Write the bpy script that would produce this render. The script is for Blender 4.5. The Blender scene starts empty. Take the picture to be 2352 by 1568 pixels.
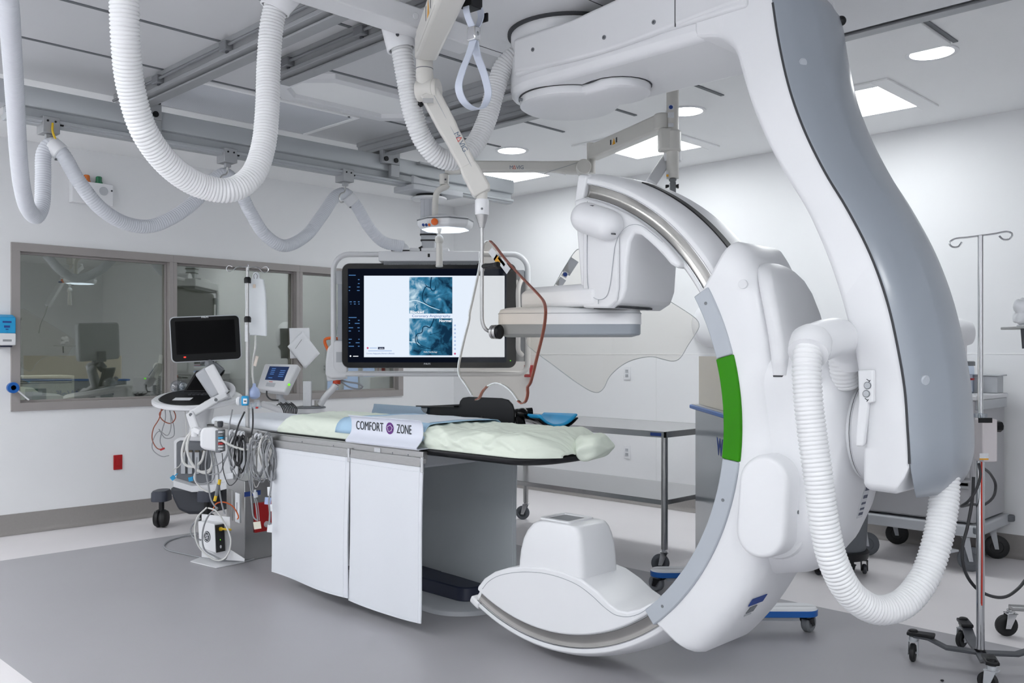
import bpy, bmesh, math, random
from mathutils import Vector, Matrix, noise
random.seed(7)
V = Vector
PI = math.pi
scene = bpy.context.scene
COL = scene.collection

# ------------------------------------------------------------------ camera
CAM_H = 1.32                    # lens height above the floor
FPX, HORIZON = 2080.0, 815.0    # focal length in pixels of the 2352x1568 frame, row of the horizon
SI, CO = 0.7027, 0.7115         # the camera looks into the room's corner at 45 degrees
FWD, RIGHT, UP = V((CO, SI, 0)), V((SI, -CO, 0)), V((0, 0, 1))
cam_data = bpy.data.cameras.new('camera')
cam = bpy.data.objects.new('camera', cam_data)
COL.objects.link(cam)
cam.location = (0, 0, CAM_H)
cam.rotation_euler = (PI / 2, 0, math.atan2(SI, CO) - PI / 2)
cam_data.sensor_width = 36.0
cam_data.lens = FPX / 2352 * 36.0
cam_data.shift_y = (HORIZON - 784) / 2352
cam_data.clip_start = 0.02
scene.camera = cam

# ------------------------------------------------------------------ exposure, world
scene.view_settings.view_transform = 'Standard'
scene.view_settings.look = 'None'
scene.view_settings.gamma = 1
scene.view_settings.use_curve_mapping = False
scene.view_settings.exposure = 0.0
PANEL_LIGHT = 13.5              # radiance of the ceiling fixtures
world = bpy.data.worlds.new('world')
scene.world = world
world.use_nodes = True
world.node_tree.nodes['Background'].inputs[0].default_value = (0.8, 0.85, 0.95, 1)
world.node_tree.nodes['Background'].inputs[1].default_value = 0.0

# ------------------------------------------------------------------ measuring: from the photo's pixels to the room
def at(px, py, t):
    r = (px - 1176) / FPX
    return V((t * (CO + SI * r), t * (SI - CO * r), CAM_H + (HORIZON - py) * t / FPX))
def onx(px, py, x):
    return at(px, py, x / (CO + SI * (px - 1176) / FPX))
def ony(px, py, y):
    return at(px, py, y / (SI - CO * (px - 1176) / FPX))
def onz(px, py, z):
    return at(px, py, (z - CAM_H) * FPX / (HORIZON - py))

# ------------------------------------------------------------------ materials
MATS = {}
def lin(c):
    return tuple((v / 255 / 12.92) if v / 255 <= 0.04045 else ((v / 255 + 0.055) / 1.055) ** 2.4 for v in c)
def mat(name, rgb, rough=0.5, metal=0.0, var=0.0, scale=8.0, bump=0.0, bscale=60.0, coat=0.0, emit=0.0, spec=None, stretch=None, alpha=1.0):
    m = bpy.data.materials.new(name); m.use_nodes = True
    nt = m.node_tree; b = nt.nodes['Principled BSDF']
    c = lin(rgb)
    b.inputs['Base Color'].default_value = (*c, 1)
    b.inputs['Roughness'].default_value = rough
    b.inputs['Metallic'].default_value = metal
    if coat: b.inputs['Coat Weight'].default_value = coat; b.inputs['Coat Roughness'].default_value = 0.12
    if spec is not None: b.inputs['Specular IOR Level'].default_value = spec
    if alpha < 1: b.inputs['Alpha'].default_value = alpha
    if emit:
        b.inputs['Emission Color'].default_value = (*c, 1); b.inputs['Emission Strength'].default_value = emit
    if var or bump or stretch:
        tc = nt.nodes.new('ShaderNodeTexCoord')
        src = tc.outputs['Object']
        if stretch:
            mp = nt.nodes.new('ShaderNodeMapping'); mp.inputs['Scale'].default_value = stretch
            nt.links.new(src, mp.inputs['Vector']); src = mp.outputs['Vector']
    if var:
        n = nt.nodes.new('ShaderNodeTexNoise'); n.inputs['Scale'].default_value = scale; n.inputs['Detail'].default_value = 5
        nt.links.new(src, n.inputs['Vector'])
        mx = nt.nodes.new('ShaderNodeMix'); mx.data_type = 'RGBA'
        mx.inputs[6].default_value = (*[max(0, v * (1 - var)) for v in c], 1)
        mx.inputs[7].default_value = (*[min(1, v * (1 + var)) for v in c], 1)
        nt.links.new(n.outputs['Fac'], mx.inputs[0]); nt.links.new(mx.outputs[2], b.inputs['Base Color'])
    if bump:
        n2 = nt.nodes.new('ShaderNodeTexNoise'); n2.inputs['Scale'].default_value = bscale; n2.inputs['Detail'].default_value = 3
        nt.links.new(src, n2.inputs['Vector'])
        bp = nt.nodes.new('ShaderNodeBump'); bp.inputs['Strength'].default_value = bump; bp.inputs['Distance'].default_value = 0.01
        nt.links.new(n2.outputs['Fac'], bp.inputs['Height']); nt.links.new(bp.outputs['Normal'], b.inputs['Normal'])
    MATS[name] = m
    return m
def emission(name, rgb, strength):
    m = bpy.data.materials.new(name); m.use_nodes = True
    nt = m.node_tree; nt.nodes.clear()
    e = nt.nodes.new('ShaderNodeEmission'); e.inputs[0].default_value = (*lin(rgb), 1); e.inputs[1].default_value = strength
    o = nt.nodes.new('ShaderNodeOutputMaterial'); nt.links.new(e.outputs[0], o.inputs[0])
    MATS[name] = m
    return m
def clear(name, rgb, gloss=0.05, rough=0.02, ior=1.45):
    """a thin clear sheet: tinted straight-through light plus the sheet's own reflection"""
    m = bpy.data.materials.new(name); m.use_nodes = True
    nt = m.node_tree; nt.nodes.clear()
    t = nt.nodes.new('ShaderNodeBsdfTransparent'); t.inputs[0].default_value = (*lin(rgb), 1)
    g = nt.nodes.new('ShaderNodeBsdfGlossy'); g.inputs['Roughness'].default_value = rough
    mx = nt.nodes.new('ShaderNodeMixShader'); o = nt.nodes.new('ShaderNodeOutputMaterial')
    mx.inputs[0].default_value = gloss
    nt.links.new(t.outputs[0], mx.inputs[1]); nt.links.new(g.outputs[0], mx.inputs[2]); nt.links.new(mx.outputs[0], o.inputs[0])
    MATS[name] = m
    return m

WALL = mat('wall paint', (236, 237, 239), 0.6, var=0.015, scale=2)
CEILSHADE = mat('shade-toned ceiling paint', (206, 207, 210), 0.55, var=0.02, scale=2)  # ceiling white darkened in the colour, stands in for shade
CEIL = mat('ceiling paint', (246, 247, 248), 0.7, var=0.02, scale=2)
SLOT = mat('grey ceiling slot', (104, 107, 112), 0.6)
SEAM = mat('dark groove', (60, 62, 66), 0.7)
GREYSEAM = mat('panel joint', (168, 172, 178), 0.7)
BASE = mat('vinyl skirting', (150, 146, 144), 0.5, var=0.06, scale=60)
FRAME = mat('painted steel frame', (158, 153, 151), 0.4, var=0.02, scale=4)
WHITE = mat('white moulded plastic', (232, 233, 236), 0.34, var=0.01, scale=3)
WHITE2 = mat('satin white cover', (226, 227, 230), 0.42, var=0.01, scale=3)
CREAM = mat('warm grey enamel', (212, 210, 205), 0.34, var=0.01, scale=5)
HOSE = mat('white ribbed plastic', (228, 229, 231), 0.28, var=0.02, scale=12)
HOSE2 = mat('soft white sleeve', (216, 219, 226), 0.45, var=0.02, scale=12)
COVER = mat('blue grey cover', (150, 157, 166), 0.3, var=0.02, scale=2, coat=0.25)
TRIMGREY = mat('grey trim', (178, 184, 192), 0.4, var=0.015, scale=4)
GREEN = mat('green strip', (48, 134, 0), 0.3, var=0.1, scale=5, spec=0.2)
STEEL = mat('brushed steel', (178, 178, 178), 0.3, 1.0, var=0.12, scale=30, stretch=(1, 1, 12))
STEELX = mat('brushed steel sheet', (186, 186, 186), 0.24, 1.0, var=0.06, scale=20, stretch=(1, 14, 1))
CHROME = mat('chrome', (205, 206, 208), 0.1, 1.0)
POLISH = mat('polished rail', (168, 166, 163), 0.2, 1.0, var=0.22, scale=5)  # warm tint and colour noise put in for reflected surroundings
ALU = mat('anodised aluminium', (166, 168, 171), 0.45, 0.35, var=0.05, scale=20)
ALUD = mat('dark grey aluminium', (128, 130, 134), 0.5, 0.3, var=0.05, scale=20)  # darker grey metal of conduits and clamps
BLACK = mat('black plastic', (20, 21, 24), 0.4, var=0.1, scale=10, spec=0.3)
GLOSSBLACK = mat('gloss black', (10, 10, 12), 0.18, spec=0.25)
CARBON = mat('carbon board', (18, 19, 22), 0.3, var=0.1, scale=40)
DARK = mat('dark grey plastic', (62, 64, 70), 0.45, var=0.06, scale=10)
MIDGREY = mat('mid grey plastic', (118, 121, 126), 0.45, var=0.05, scale=10)
LIGHTGREY = mat('light grey plastic', (188, 191, 196), 0.45, var=0.03, scale=10)
CURTAIN = mat('white lead vinyl', (226, 229, 235), 0.5, var=0.01, scale=3, bump=0.12, bscale=7)
CURTAING = mat('grey lead vinyl', (188, 194, 198), 0.3, var=0.03, scale=3, bump=0.12, bscale=6)
SHEET = mat('pale green sheet', (226, 234, 221), 0.75, var=0.03, scale=5, bump=0.25, bscale=22)
MATTRESS = mat('white mattress', (226, 230, 236), 0.55, var=0.02, scale=5)
BLUEPAD = mat('blue absorbent pad', (172, 206, 232), 0.75, var=0.03, scale=12)
PADWHITE = mat('pad fleece', (226, 232, 240), 0.8, var=0.03, scale=18)
BLUE = mat('blue edge', (22, 96, 178), 0.35, var=0.03, scale=8)
SKYBLUE = mat('bright blue foam', (34, 158, 214), 0.5, var=0.05, scale=10)
NAVY = mat('navy base', (30, 38, 62), 0.4)
RED = mat('red plastic', (176, 22, 28), 0.4, var=0.05, scale=10)
ORANGE = mat('orange plastic', (232, 104, 24), 0.35, var=0.03, scale=10)
AMBER = mat('amber beacon', (200, 104, 22), 0.25, coat=0.4)
GREENLAMP = mat('green beacon', (10, 112, 72), 0.25, coat=0.4)
YELLOW = mat('yellow plastic', (228, 190, 40), 0.4, var=0.03, scale=10)
WARN = mat('warning yellow', (222, 158, 30), 0.5, var=0.03, scale=20)
PAPER = mat('white paper', (236, 238, 242), 0.75, var=0.015, scale=10)
LABEL = mat('printed label', (216, 218, 222), 0.6, var=0.12, scale=160)
INK = mat('black ink', (38, 44, 52), 0.6)
INKBLUE = mat('blue ink', (34, 66, 140), 0.6)
INKRED = mat('red ink', (206, 66, 54), 0.6)
PURPLE = mat('purple disc', (92, 30, 120), 0.5)
CABLEW = mat('white cable', (214, 214, 212), 0.45)
CABLEG = mat('grey cable', (148, 150, 154), 0.5)
CABLED = mat('dark cable', (54, 55, 58), 0.5)
CABLEB = mat('brown cable', (150, 82, 62), 0.5)
CABLEO = mat('orange cable', (214, 98, 44), 0.5)
COPPER = mat('brown acrylic edge', (126, 62, 44), 0.25, var=0.12, scale=10, coat=0.5)
CLEAREDGE = mat('clear acrylic edge', (214, 218, 220), 0.12, coat=0.5)
BEIGE = mat('beige lead glass', (216, 206, 186), 0.3, var=0.02, scale=4, coat=0.3)
BARRIER = mat('grey laminate', (148, 155, 162), 0.22, var=0.03, scale=2, coat=0.4)
CARTGREY = mat('cart enamel', (176, 176, 180), 0.4, var=0.02, scale=5)
RUBBER = mat('grey rubber', (98, 102, 108), 0.6)
BLACKRUBBER = mat('black rubber', (24, 25, 27), 0.55)
BULB = mat('pale blue bulb', (168, 184, 222), 0.35, coat=0.3)
BAG = mat('white pouch', (226, 230, 234), 0.7, var=0.02, scale=8, bump=0.3, bscale=14)
SCREENOFF = mat('dark screen', (7, 7, 9), 0.2, spec=0.06)
ACRYLIC = clear('clear lead acrylic', (240, 234, 226), 0.035)
ACRYLIC2 = clear('clear acrylic', (246, 244, 240), 0.03)
LAMPGLASS = clear('lamp glass', (235, 240, 248), 0.06)
GUARDBLUE = clear('translucent blue guard', (188, 206, 220), 0.14, 0.25)
PLASTICFILM = clear('clear plastic film', (236, 240, 244), 0.16, 0.12)
LIT = emission('lit diffuser', (250, 254, 255), PANEL_LIGHT)
LIT_FILL = emission('added fill diffuser', (251, 254, 255), PANEL_LIGHT * 1.45)  # stronger emission for the added unseen panels
LEDBED = emission('lit exam lamp', (226, 240, 255), 2.2)
SCREENWHITE = emission('screen white', (232, 242, 255), 0.98)
SCREENDARK = emission('screen dark', (12, 17, 30), 0.9)
SCREENTEXT = emission('screen text', (84, 130, 184), 0.9)
SCREENPALE = emission('screen pale text', (244, 248, 255), 1.0)
SCREENBLUE = emission('screen blue text', (70, 104, 168), 1.0)
SCREENLINE = emission('screen faint text', (176, 196, 230), 1.0)
SCREENPINK = emission('screen pink', (198, 90, 130), 1.0)
VESSEL = emission('screen vessel', (14, 52, 78), 1.0)
VESSELPALE = emission('screen pale vessel', (214, 236, 248), 1.0)
INJECTSCREEN = emission('display navy', (44, 58, 92), 0.9)
INJECTTEXT = emission('display text', (82, 122, 186), 0.9)
REDLED = emission('red led', (255, 70, 60), 1.4)
GREENLED = emission('green led', (120, 255, 40), 1.4)

def floor_mat(name, rgb, speck):
    m = mat(name, rgb, 0.42)
    nt = m.node_tree; b = nt.nodes['Principled BSDF']
    tc = nt.nodes.new('ShaderNodeTexCoord')
    n1 = nt.nodes.new('ShaderNodeTexNoise'); n1.inputs['Scale'].default_value = 1.3; n1.inputs['Detail'].default_value = 6
    vo = nt.nodes.new('ShaderNodeTexNoise'); vo.inputs['Scale'].default_value = 300; vo.inputs['Detail'].default_value = 2
    v2 = nt.nodes.new('ShaderNodeTexVoronoi'); v2.inputs['Scale'].default_value = 55
    for n in (n1, vo, v2): nt.links.new(tc.outputs['Object'], n.inputs['Vector'])
    c = lin(rgb)
    mx = nt.nodes.new('ShaderNodeMix'); mx.data_type = 'RGBA'
    mx.inputs[6].default_value = (*[v * 0.93 for v in c], 1); mx.inputs[7].default_value = (*[min(1, v * 1.06) for v in c], 1)
    nt.links.new(n1.outputs['Fac'], mx.inputs[0])
    m2 = nt.nodes.new('ShaderNodeMix'); m2.data_type = 'RGBA'; m2.blend_type = 'OVERLAY'
    m2.inputs[0].default_value = speck
    nt.links.new(mx.outputs[2], m2.inputs[6]); nt.links.new(vo.outputs['Color'], m2.inputs[7])
    rp = nt.nodes.new('ShaderNodeMapRange'); rp.inputs[1].default_value = 0.0; rp.inputs[2].default_value = 0.08; rp.inputs[3].default_value = 1; rp.inputs[4].default_value = 0
    nt.links.new(v2.outputs['Distance'], rp.inputs[0])
    m3 = nt.nodes.new('ShaderNodeMix'); m3.data_type = 'RGBA'; m3.inputs[7].default_value = (*[min(1, v * 1.35) for v in c], 1)
    nt.links.new(rp.outputs[0], m3.inputs[0]); nt.links.new(m2.outputs[2], m3.inputs[6])
    bw = nt.nodes.new('ShaderNodeRGBToBW'); nt.links.new(m3.outputs[2], bw.inputs[0])
    hs = nt.nodes.new('ShaderNodeHueSaturation'); hs.inputs['Saturation'].default_value = 0.75
    nt.links.new(m3.outputs[2], hs.inputs['Color']); nt.links.new(hs.outputs[0], b.inputs['Base Color'])
    return m
FLOORG = floor_mat('grey vinyl floor', (172, 170, 176), 0.10)
FLOORL = floor_mat('light vinyl floor', (232, 227, 230), 0.06)

def glass_mat():
    m = bpy.data.materials.new('lead glass'); m.use_nodes = True
    nt = m.node_tree; nt.nodes.clear()
    t = nt.nodes.new('ShaderNodeBsdfTransparent'); t.inputs[0].default_value = (0.74, 0.76, 0.71, 1)
    g = nt.nodes.new('ShaderNodeBsdfGlossy'); g.inputs['Roughness'].default_value = 0.006; g.inputs[0].default_value = (0.9, 0.92, 0.9, 1)
    mx = nt.nodes.new('ShaderNodeMixShader'); mx.inputs[0].default_value = 0.30
    o = nt.nodes.new('ShaderNodeOutputMaterial')
    nt.links.new(t.outputs[0], mx.inputs[1]); nt.links.new(g.outputs[0], mx.inputs[2]); nt.links.new(mx.outputs[0], o.inputs[0])
    return m
LEADGLASS = glass_mat()

def xray_mat(name, seed):
    """blue-toned angiogram picture on the screen: soft tissue clouds, darker spine side"""
    m = bpy.data.materials.new(name); m.use_nodes = True
    nt = m.node_tree; nt.nodes.clear()
    tc = nt.nodes.new('ShaderNodeTexCoord')
    n1 = nt.nodes.new('ShaderNodeTexNoise'); n1.inputs['Scale'].default_value = 13; n1.inputs['Detail'].default_value = 9; n1.noise_dimensions = '4D'; n1.inputs['W'].default_value = seed
    n1.inputs['Distortion'].default_value = 0.8
    sx = nt.nodes.new('ShaderNodeSeparateXYZ'); nt.links.new(tc.outputs['Object'], sx.inputs[0])
    nt.links.new(tc.outputs['Object'], n1.inputs['Vector'])
    # brighter lung side at the left, darker spine side at the right
    rt = nt.nodes.new('ShaderNodeVectorMath'); rt.operation = 'DOT_PRODUCT'; rt.inputs[1].default_value = (SI, -CO, 0.0)
    nt.links.new(tc.outputs['Object'], rt.inputs[0])
    ma = nt.nodes.new('ShaderNodeMath'); ma.operation = 'MULTIPLY_ADD'; ma.inputs[1].default_value = -0.85; ma.inputs[2].default_value = 0.20 + seed * 0.004
    nt.links.new(rt.outputs['Value'], ma.inputs[0])
    ad = nt.nodes.new('ShaderNodeMath'); nt.links.new(ma.outputs[0], ad.inputs[1]); nt.links.new(n1.outputs['Fac'], ad.inputs[0])
    mb = nt.nodes.new('ShaderNodeMath'); mb.operation = 'MULTIPLY_ADD'; mb.inputs[1].default_value = 0.25; nt.links.new(sx.outputs['Z'], mb.inputs[0])
    nt.links.new(ad.outputs[0], mb.inputs[2])
    cr = nt.nodes.new('ShaderNodeValToRGB')
    e = cr.color_ramp.elements
    e[0].position = 0.30; e[0].color = (*lin((18, 50, 76)), 1)
    e[1].position = 0.78; e[1].color = (*lin((214, 238, 250)), 1)
    k = cr.color_ramp.elements.new(0.52); k.color = (*lin((56, 128, 166)), 1)
    nt.links.new(mb.outputs[0], cr.inputs[0])
    em = nt.nodes.new('ShaderNodeEmission'); nt.links.new(cr.outputs[0], em.inputs[0]); em.inputs[1].default_value = 0.95
    o = nt.nodes.new('ShaderNodeOutputMaterial'); nt.links.new(em.outputs[0], o.inputs[0])
    return m

# ------------------------------------------------------------------ mesh building
class MB:
    def __init__(self): self.v = []; self.f = []; self.mi = []; self.cur = 0
    def face(self, idx): self.f.append(tuple(idx)); self.mi.append(self.cur)
    def quad(self, a, b, c, d):
        i = len(self.v); self.v += [V(a), V(b), V(c), V(d)]; self.face((i, i + 1, i + 2, i + 3)); return self
    def poly(self, pts):
        i = len(self.v); self.v += [V(p) for p in pts]; self.face(range(i, i + len(pts))); return self
    def hexa(self, p):
        i = len(self.v); self.v += [V(q) for q in p]
        for q in ((3, 2, 1, 0), (4, 5, 6, 7), (0, 1, 5, 4), (1, 2, 6, 5), (2, 3, 7, 6), (3, 0, 4, 7)): self.face([i + k for k in q])
        return self
    def box(self, x0, x1, y0, y1, z0, z1):
        return self.hexa([(x0, y0, z0), (x1, y0, z0), (x1, y1, z0), (x0, y1, z0), (x0, y0, z1), (x1, y0, z1), (x1, y1, z1), (x0, y1, z1)])
    def obox(self, c, U, W, N, su, sw, sn):
        """box centred at c, sizes along the axes U, W, N"""
        c, U, W, N = V(c), V(U) * su / 2, V(W) * sw / 2, V(N) * sn / 2
        return self.hexa([c - U - W - N, c + U - W - N, c + U + W - N, c - U + W - N, c - U - W + N, c + U - W + N, c + U + W + N, c - U + W + N])
    def rings(self, rings, cap=True, closed=False):
        n = len(rings[0]); i0 = len(self.v)
        for r in rings: self.v += [V(p) for p in r]
        m = len(rings)
        for k in range(m if closed else m - 1):
            a, b = i0 + k * n, i0 + ((k + 1) % m) * n
            for j in range(n): self.face((a + j, a + (j + 1) % n, b + (j + 1) % n, b + j))
        if cap and not closed:
            self.face([i0 + j for j in reversed(range(n))]); self.face([i0 + (m - 1) * n + j for j in range(n)])
        return self
    def strip(self, rows):
        """open sheet through rows of points"""
        n = len(rows[0]); i0 = len(self.v)
        for r in rows: self.v += [V(p) for p in r]
        for k in range(len(rows) - 1):
            for j in range(n - 1): self.face((i0 + k * n + j, i0 + k * n + j + 1, i0 + (k + 1) * n + j + 1, i0 + (k + 1) * n + j))
        return self
    def tube(self, path, r, n=10, cap=True, closed=False, section=None):
        path = [V(p) for p in path]; m = len(path)
        rad = r if isinstance(r, (list, tuple)) else [r] * m
        tans = []
        for k in range(m):
            a = path[k - 1] if (k > 0 or closed) else path[k]
            b = path[(k + 1) % m] if (k < m - 1 or closed) else path[k]
            d = b - a
            tans.append(d.normalized() if d.length > 1e-9 else (tans[-1] if tans else UP.copy()))
        ref = UP if abs(tans[0].dot(UP)) < 0.95 else RIGHT
        u = (ref - tans[0] * ref.dot(tans[0])).normalized()
        rings = []
        for k in range(m):
            u = u - tans[k] * u.dot(tans[k])
            u = u.normalized() if u.length > 1e-6 else tans[k].orthogonal().normalized()
            w = tans[k].cross(u)
            if section: rings.append([path[k] + u * (a * rad[k]) + w * (b * rad[k]) for a, b in section])
            else: rings.append([path[k] + (u * math.cos(2 * PI * j / n) + w * math.sin(2 * PI * j / n)) * rad[k] for j in range(n)])
        return self.rings(rings, cap, closed)
    def cyl(self, a, b, r0, r1=None, n=20): return self.tube([a, b], [r0, r0 if r1 is None else r1], n)
    def lathe(self, o, axis, prof, n=28):
        o = V(o); ax = V(axis).normalized()
        return self.tube_fixed([(o + ax * d, r) for d, r in prof], ax, n)
    def tube_fixed(self, pr, ax, n):
        u = ax.orthogonal().normalized(); w = ax.cross(u)
        return self.rings([[p + (u * math.cos(2 * PI * j / n) + w * math.sin(2 * PI * j / n)) * max(r, 1e-4) for j in range(n)] for p, r in pr])
    def prism(self, pts, d):
        """polygon pts (3-D) extruded by the vector d"""
        d = V(d); return self.rings([[V(p) for p in pts], [V(p) + d for p in pts]])
    def bar(self, a, b, w, h, up=UP):
        a, b = V(a), V(b); t = (b - a); L = t.length; t.normalize()
        s = t.cross(V(up)); s = s.normalized() if s.length > 1e-6 else t.orthogonal().normalized()
        return self.obox((a + b) / 2, t, s, s.cross(t), L, w, h)
    def ball(self, c, r, n=16, m=10, sc=(1, 1, 1)):
        c = V(c)
        return self.rings([[c + V((r * sc[0] * math.sin(PI * i / m) * math.cos(2 * PI * j / n), r * sc[1] * math.sin(PI * i / m) * math.sin(2 * PI * j / n), -r * sc[2] * math.cos(PI * i / m))) for j in range(n)] for i in [0.02] + list(range(1, m)) + [m - 0.02]])

def spline(pts, step=0.02, closed=False):
    """smooth curve through the points, resampled at about equal steps"""
    p = [V(q) for q in pts]; n = len(p); out = []
    segs = n if closed else n - 1
    for i in range(segs):
        a = p[i - 1] if (i > 0 or closed) else p[0] * 2 - p[1]
        b, c = p[i], p[(i + 1) % n]
        d = p[(i + 2) % n] if (i + 2 < n or closed) else c * 2 - b
        ta, tb, tc = 0, 0, 0
        d1, d2, d3 = max((b - a).length, 1e-6) ** .5, max((c - b).length, 1e-6) ** .5, max((d - c).length, 1e-6) ** .5
        m1 = ((b - a) / d1 - (c - a) / (d1 + d2) + (c - b) / d2) * d2
        m2 = ((c - b) / d2 - (d - b) / (d2 + d3) + (d - c) / d3) * d2
        k = max(4, int((c - b).length / step * 2))
        for j in range(k):
            s = j / k
            out.append(b * (2 * s ** 3 - 3 * s * s + 1) + m1 * (s ** 3 - 2 * s * s + s) + c * (-2 * s ** 3 + 3 * s * s) + m2 * (s ** 3 - s * s))
    if not closed: out.append(p[-1])
    # equal steps
    if closed: out.append(out[0])
    L = [0]
    for a, b in zip(out, out[1:]): L.append(L[-1] + (b - a).length)
    cnt = max(2, int(round(L[-1] / step))); res = []; k = 0
    for i in range(cnt + 1):
        s = L[-1] * i / cnt
        while k < len(L) - 2 and L[k + 1] < s: k += 1
        f = (s - L[k]) / max(L[k + 1] - L[k], 1e-9)
        res.append(out[k].lerp(out[k + 1], f))
    return res[:-1] if closed else res

def rrect(w, h, r, n=5):
    """rounded rectangle outline as (u, v) pairs, counter-clockwise"""
    out = []
    for cx, cy, a0 in ((w / 2 - r, h / 2 - r, 0), (-w / 2 + r, h / 2 - r, 90), (-w / 2 + r, -h / 2 + r, 180), (w / 2 - r, -h / 2 + r, 270)):
        for k in range(n + 1):
            a = math.radians(a0 + 90 * k / n); out.append((cx + r * math.cos(a), cy + r * math.sin(a)))
    return out
def framed(O, U, W, pairs, N=V((0, 0, 0)), d=0.0):
    O, U, W, N = V(O), V(U), V(W), V(N)
    return [O + U * a + W * b + N * d for a, b in pairs]

def wm(o):
    m = o.matrix_basis.copy()
    return (wm(o.parent) @ m) if o.parent else m
def finish(o, bevel=0, seg=2, angle=38, sub=0):
    me = o.data
    for p in me.polygons: p.use_smooth = True
    me.set_sharp_from_angle(angle=math.radians(angle))
    if bevel:
        b = o.modifiers.new('bevel', 'BEVEL'); b.width = bevel; b.segments = seg; b.limit_method = 'ANGLE'; b.angle_limit = math.radians(30); b.harden_normals = False
    if sub:
        s = o.modifiers.new('smooth', 'SUBSURF'); s.levels = sub; s.render_levels = sub
def obj(name, mb, mats, parent=None, bevel=0, seg=2, angle=38, sub=0, origin=None, weld=False):
    me = bpy.data.meshes.new(name)
    inv = Matrix.Identity(4)
    o = bpy.data.objects.new(name, me); COL.objects.link(o)
    if parent:
        o.parent = parent; inv = wm(parent).inverted()
    elif mb.v:
        if origin is None:
            xs, ys, zs = zip(*[(p.x, p.y, p.z) for p in mb.v])
            origin = V(((min(xs) + max(xs)) / 2, (min(ys) + max(ys)) / 2, min(zs)))
        o.location = V(origin); inv = Matrix.Translation(-V(origin))
    me.from_pydata([tuple(inv @ p) for p in mb.v], [], mb.f)
    mats = mats if isinstance(mats, (list, tuple)) else [mats]
    for m in mats: me.materials.append(m)
    for p, k in zip(me.polygons, mb.mi): p.material_index = min(k, len(mats) - 1)
    bm = bmesh.new(); bm.from_mesh(me)
    if weld: bmesh.ops.remove_doubles(bm, verts=bm.verts, dist=1e-5)
    bmesh.ops.recalc_face_normals(bm, faces=bm.faces)
    bm.to_mesh(me); bm.free()
    finish(o, bevel, seg, angle, sub)
    return o
def tag(o, label=None, cat=None, group=None, kind=None):
    if label: o['label'] = label
    if cat: o['category'] = cat
    if group: o['group'] = group
    if kind: o['kind'] = kind
    return o
def thing(name, loc, label, cat, group=None):
    o = bpy.data.objects.new(name, None); COL.objects.link(o); o.location = V(loc); o.empty_display_size = 0.1
    return tag(o, label, cat, group)
def single(name, mb, m, label, cat, group=None, **k):
    return tag(obj(name, mb, m, **k), label, cat, group)
def struct(name, mb, m, parent=None, **k):
    o = obj(name, mb, m, parent, **k)
    if not parent: o['kind'] = 'structure'
    return o
def copy_tree(o, parent=None):
    c = o.copy(); COL.objects.link(c)
    if parent: c.parent = parent
    for ch in list(o.children): copy_tree(ch, c)
    return c
def text(name, s, O, U, W, h, m, parent, width=None, align='CENTER', depth=0.0004, bold=0.0):
    """raised lettering: baseline origin O, reading direction U, up W, capital height h"""
    cu = bpy.data.curves.new(name, 'FONT'); cu.body = s; cu.size = h / 0.69; cu.align_x = align; cu.extrude = depth; cu.offset = bold
    cu.resolution_u = 3
    t = bpy.data.objects.new(name, cu); COL.objects.link(t)
    dg = bpy.context.evaluated_depsgraph_get(); dg.update()
    me = bpy.data.meshes.new_from_object(t.evaluated_get(dg))
    bpy.data.objects.remove(t); bpy.data.curves.remove(cu)
    U, W = V(U).normalized(), V(W).normalized(); N = U.cross(W)
    k = 1.0
    if width:
        xs = [v.co.x for v in me.vertices]; k = width / max(1e-6, max(xs) - min(xs))
    inv = wm(parent).inverted() if parent else Matrix.Identity(4)
    for v in me.vertices: v.co = inv @ (V(O) + U * (v.co.x * k) + W * v.co.y + N * v.co.z)
    me.materials.clear(); me.materials.append(m)
    me.name = name
    o = bpy.data.objects.new(name, me); COL.objects.link(o)
    if parent: o.parent = parent
    return o
def hose(mb, pts, r, pitch, depth=0.12, n=18, taper=None):
    """ribbed hose: rings of ridges along a smooth path"""
    path = spline(pts, pitch / 4)
    m = len(path); rad = []
    for k in range(m):
        rr = r if taper is None else r + (taper - r) * k / m
        rad.append(rr * (1 - depth * (0, 0.35, 1, 0.35)[k % 4]))
    return mb.tube(path, rad, n)
def cable(name, pts, r, m, parent=None, step=0.012, n=7, label=None, cat=None, group=None):
    b = MB(); b.tube(spline(pts, step), r, n)
    o = obj(name, b, m, parent)
    if not parent: tag(o, label, cat, group)
    return o
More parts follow.
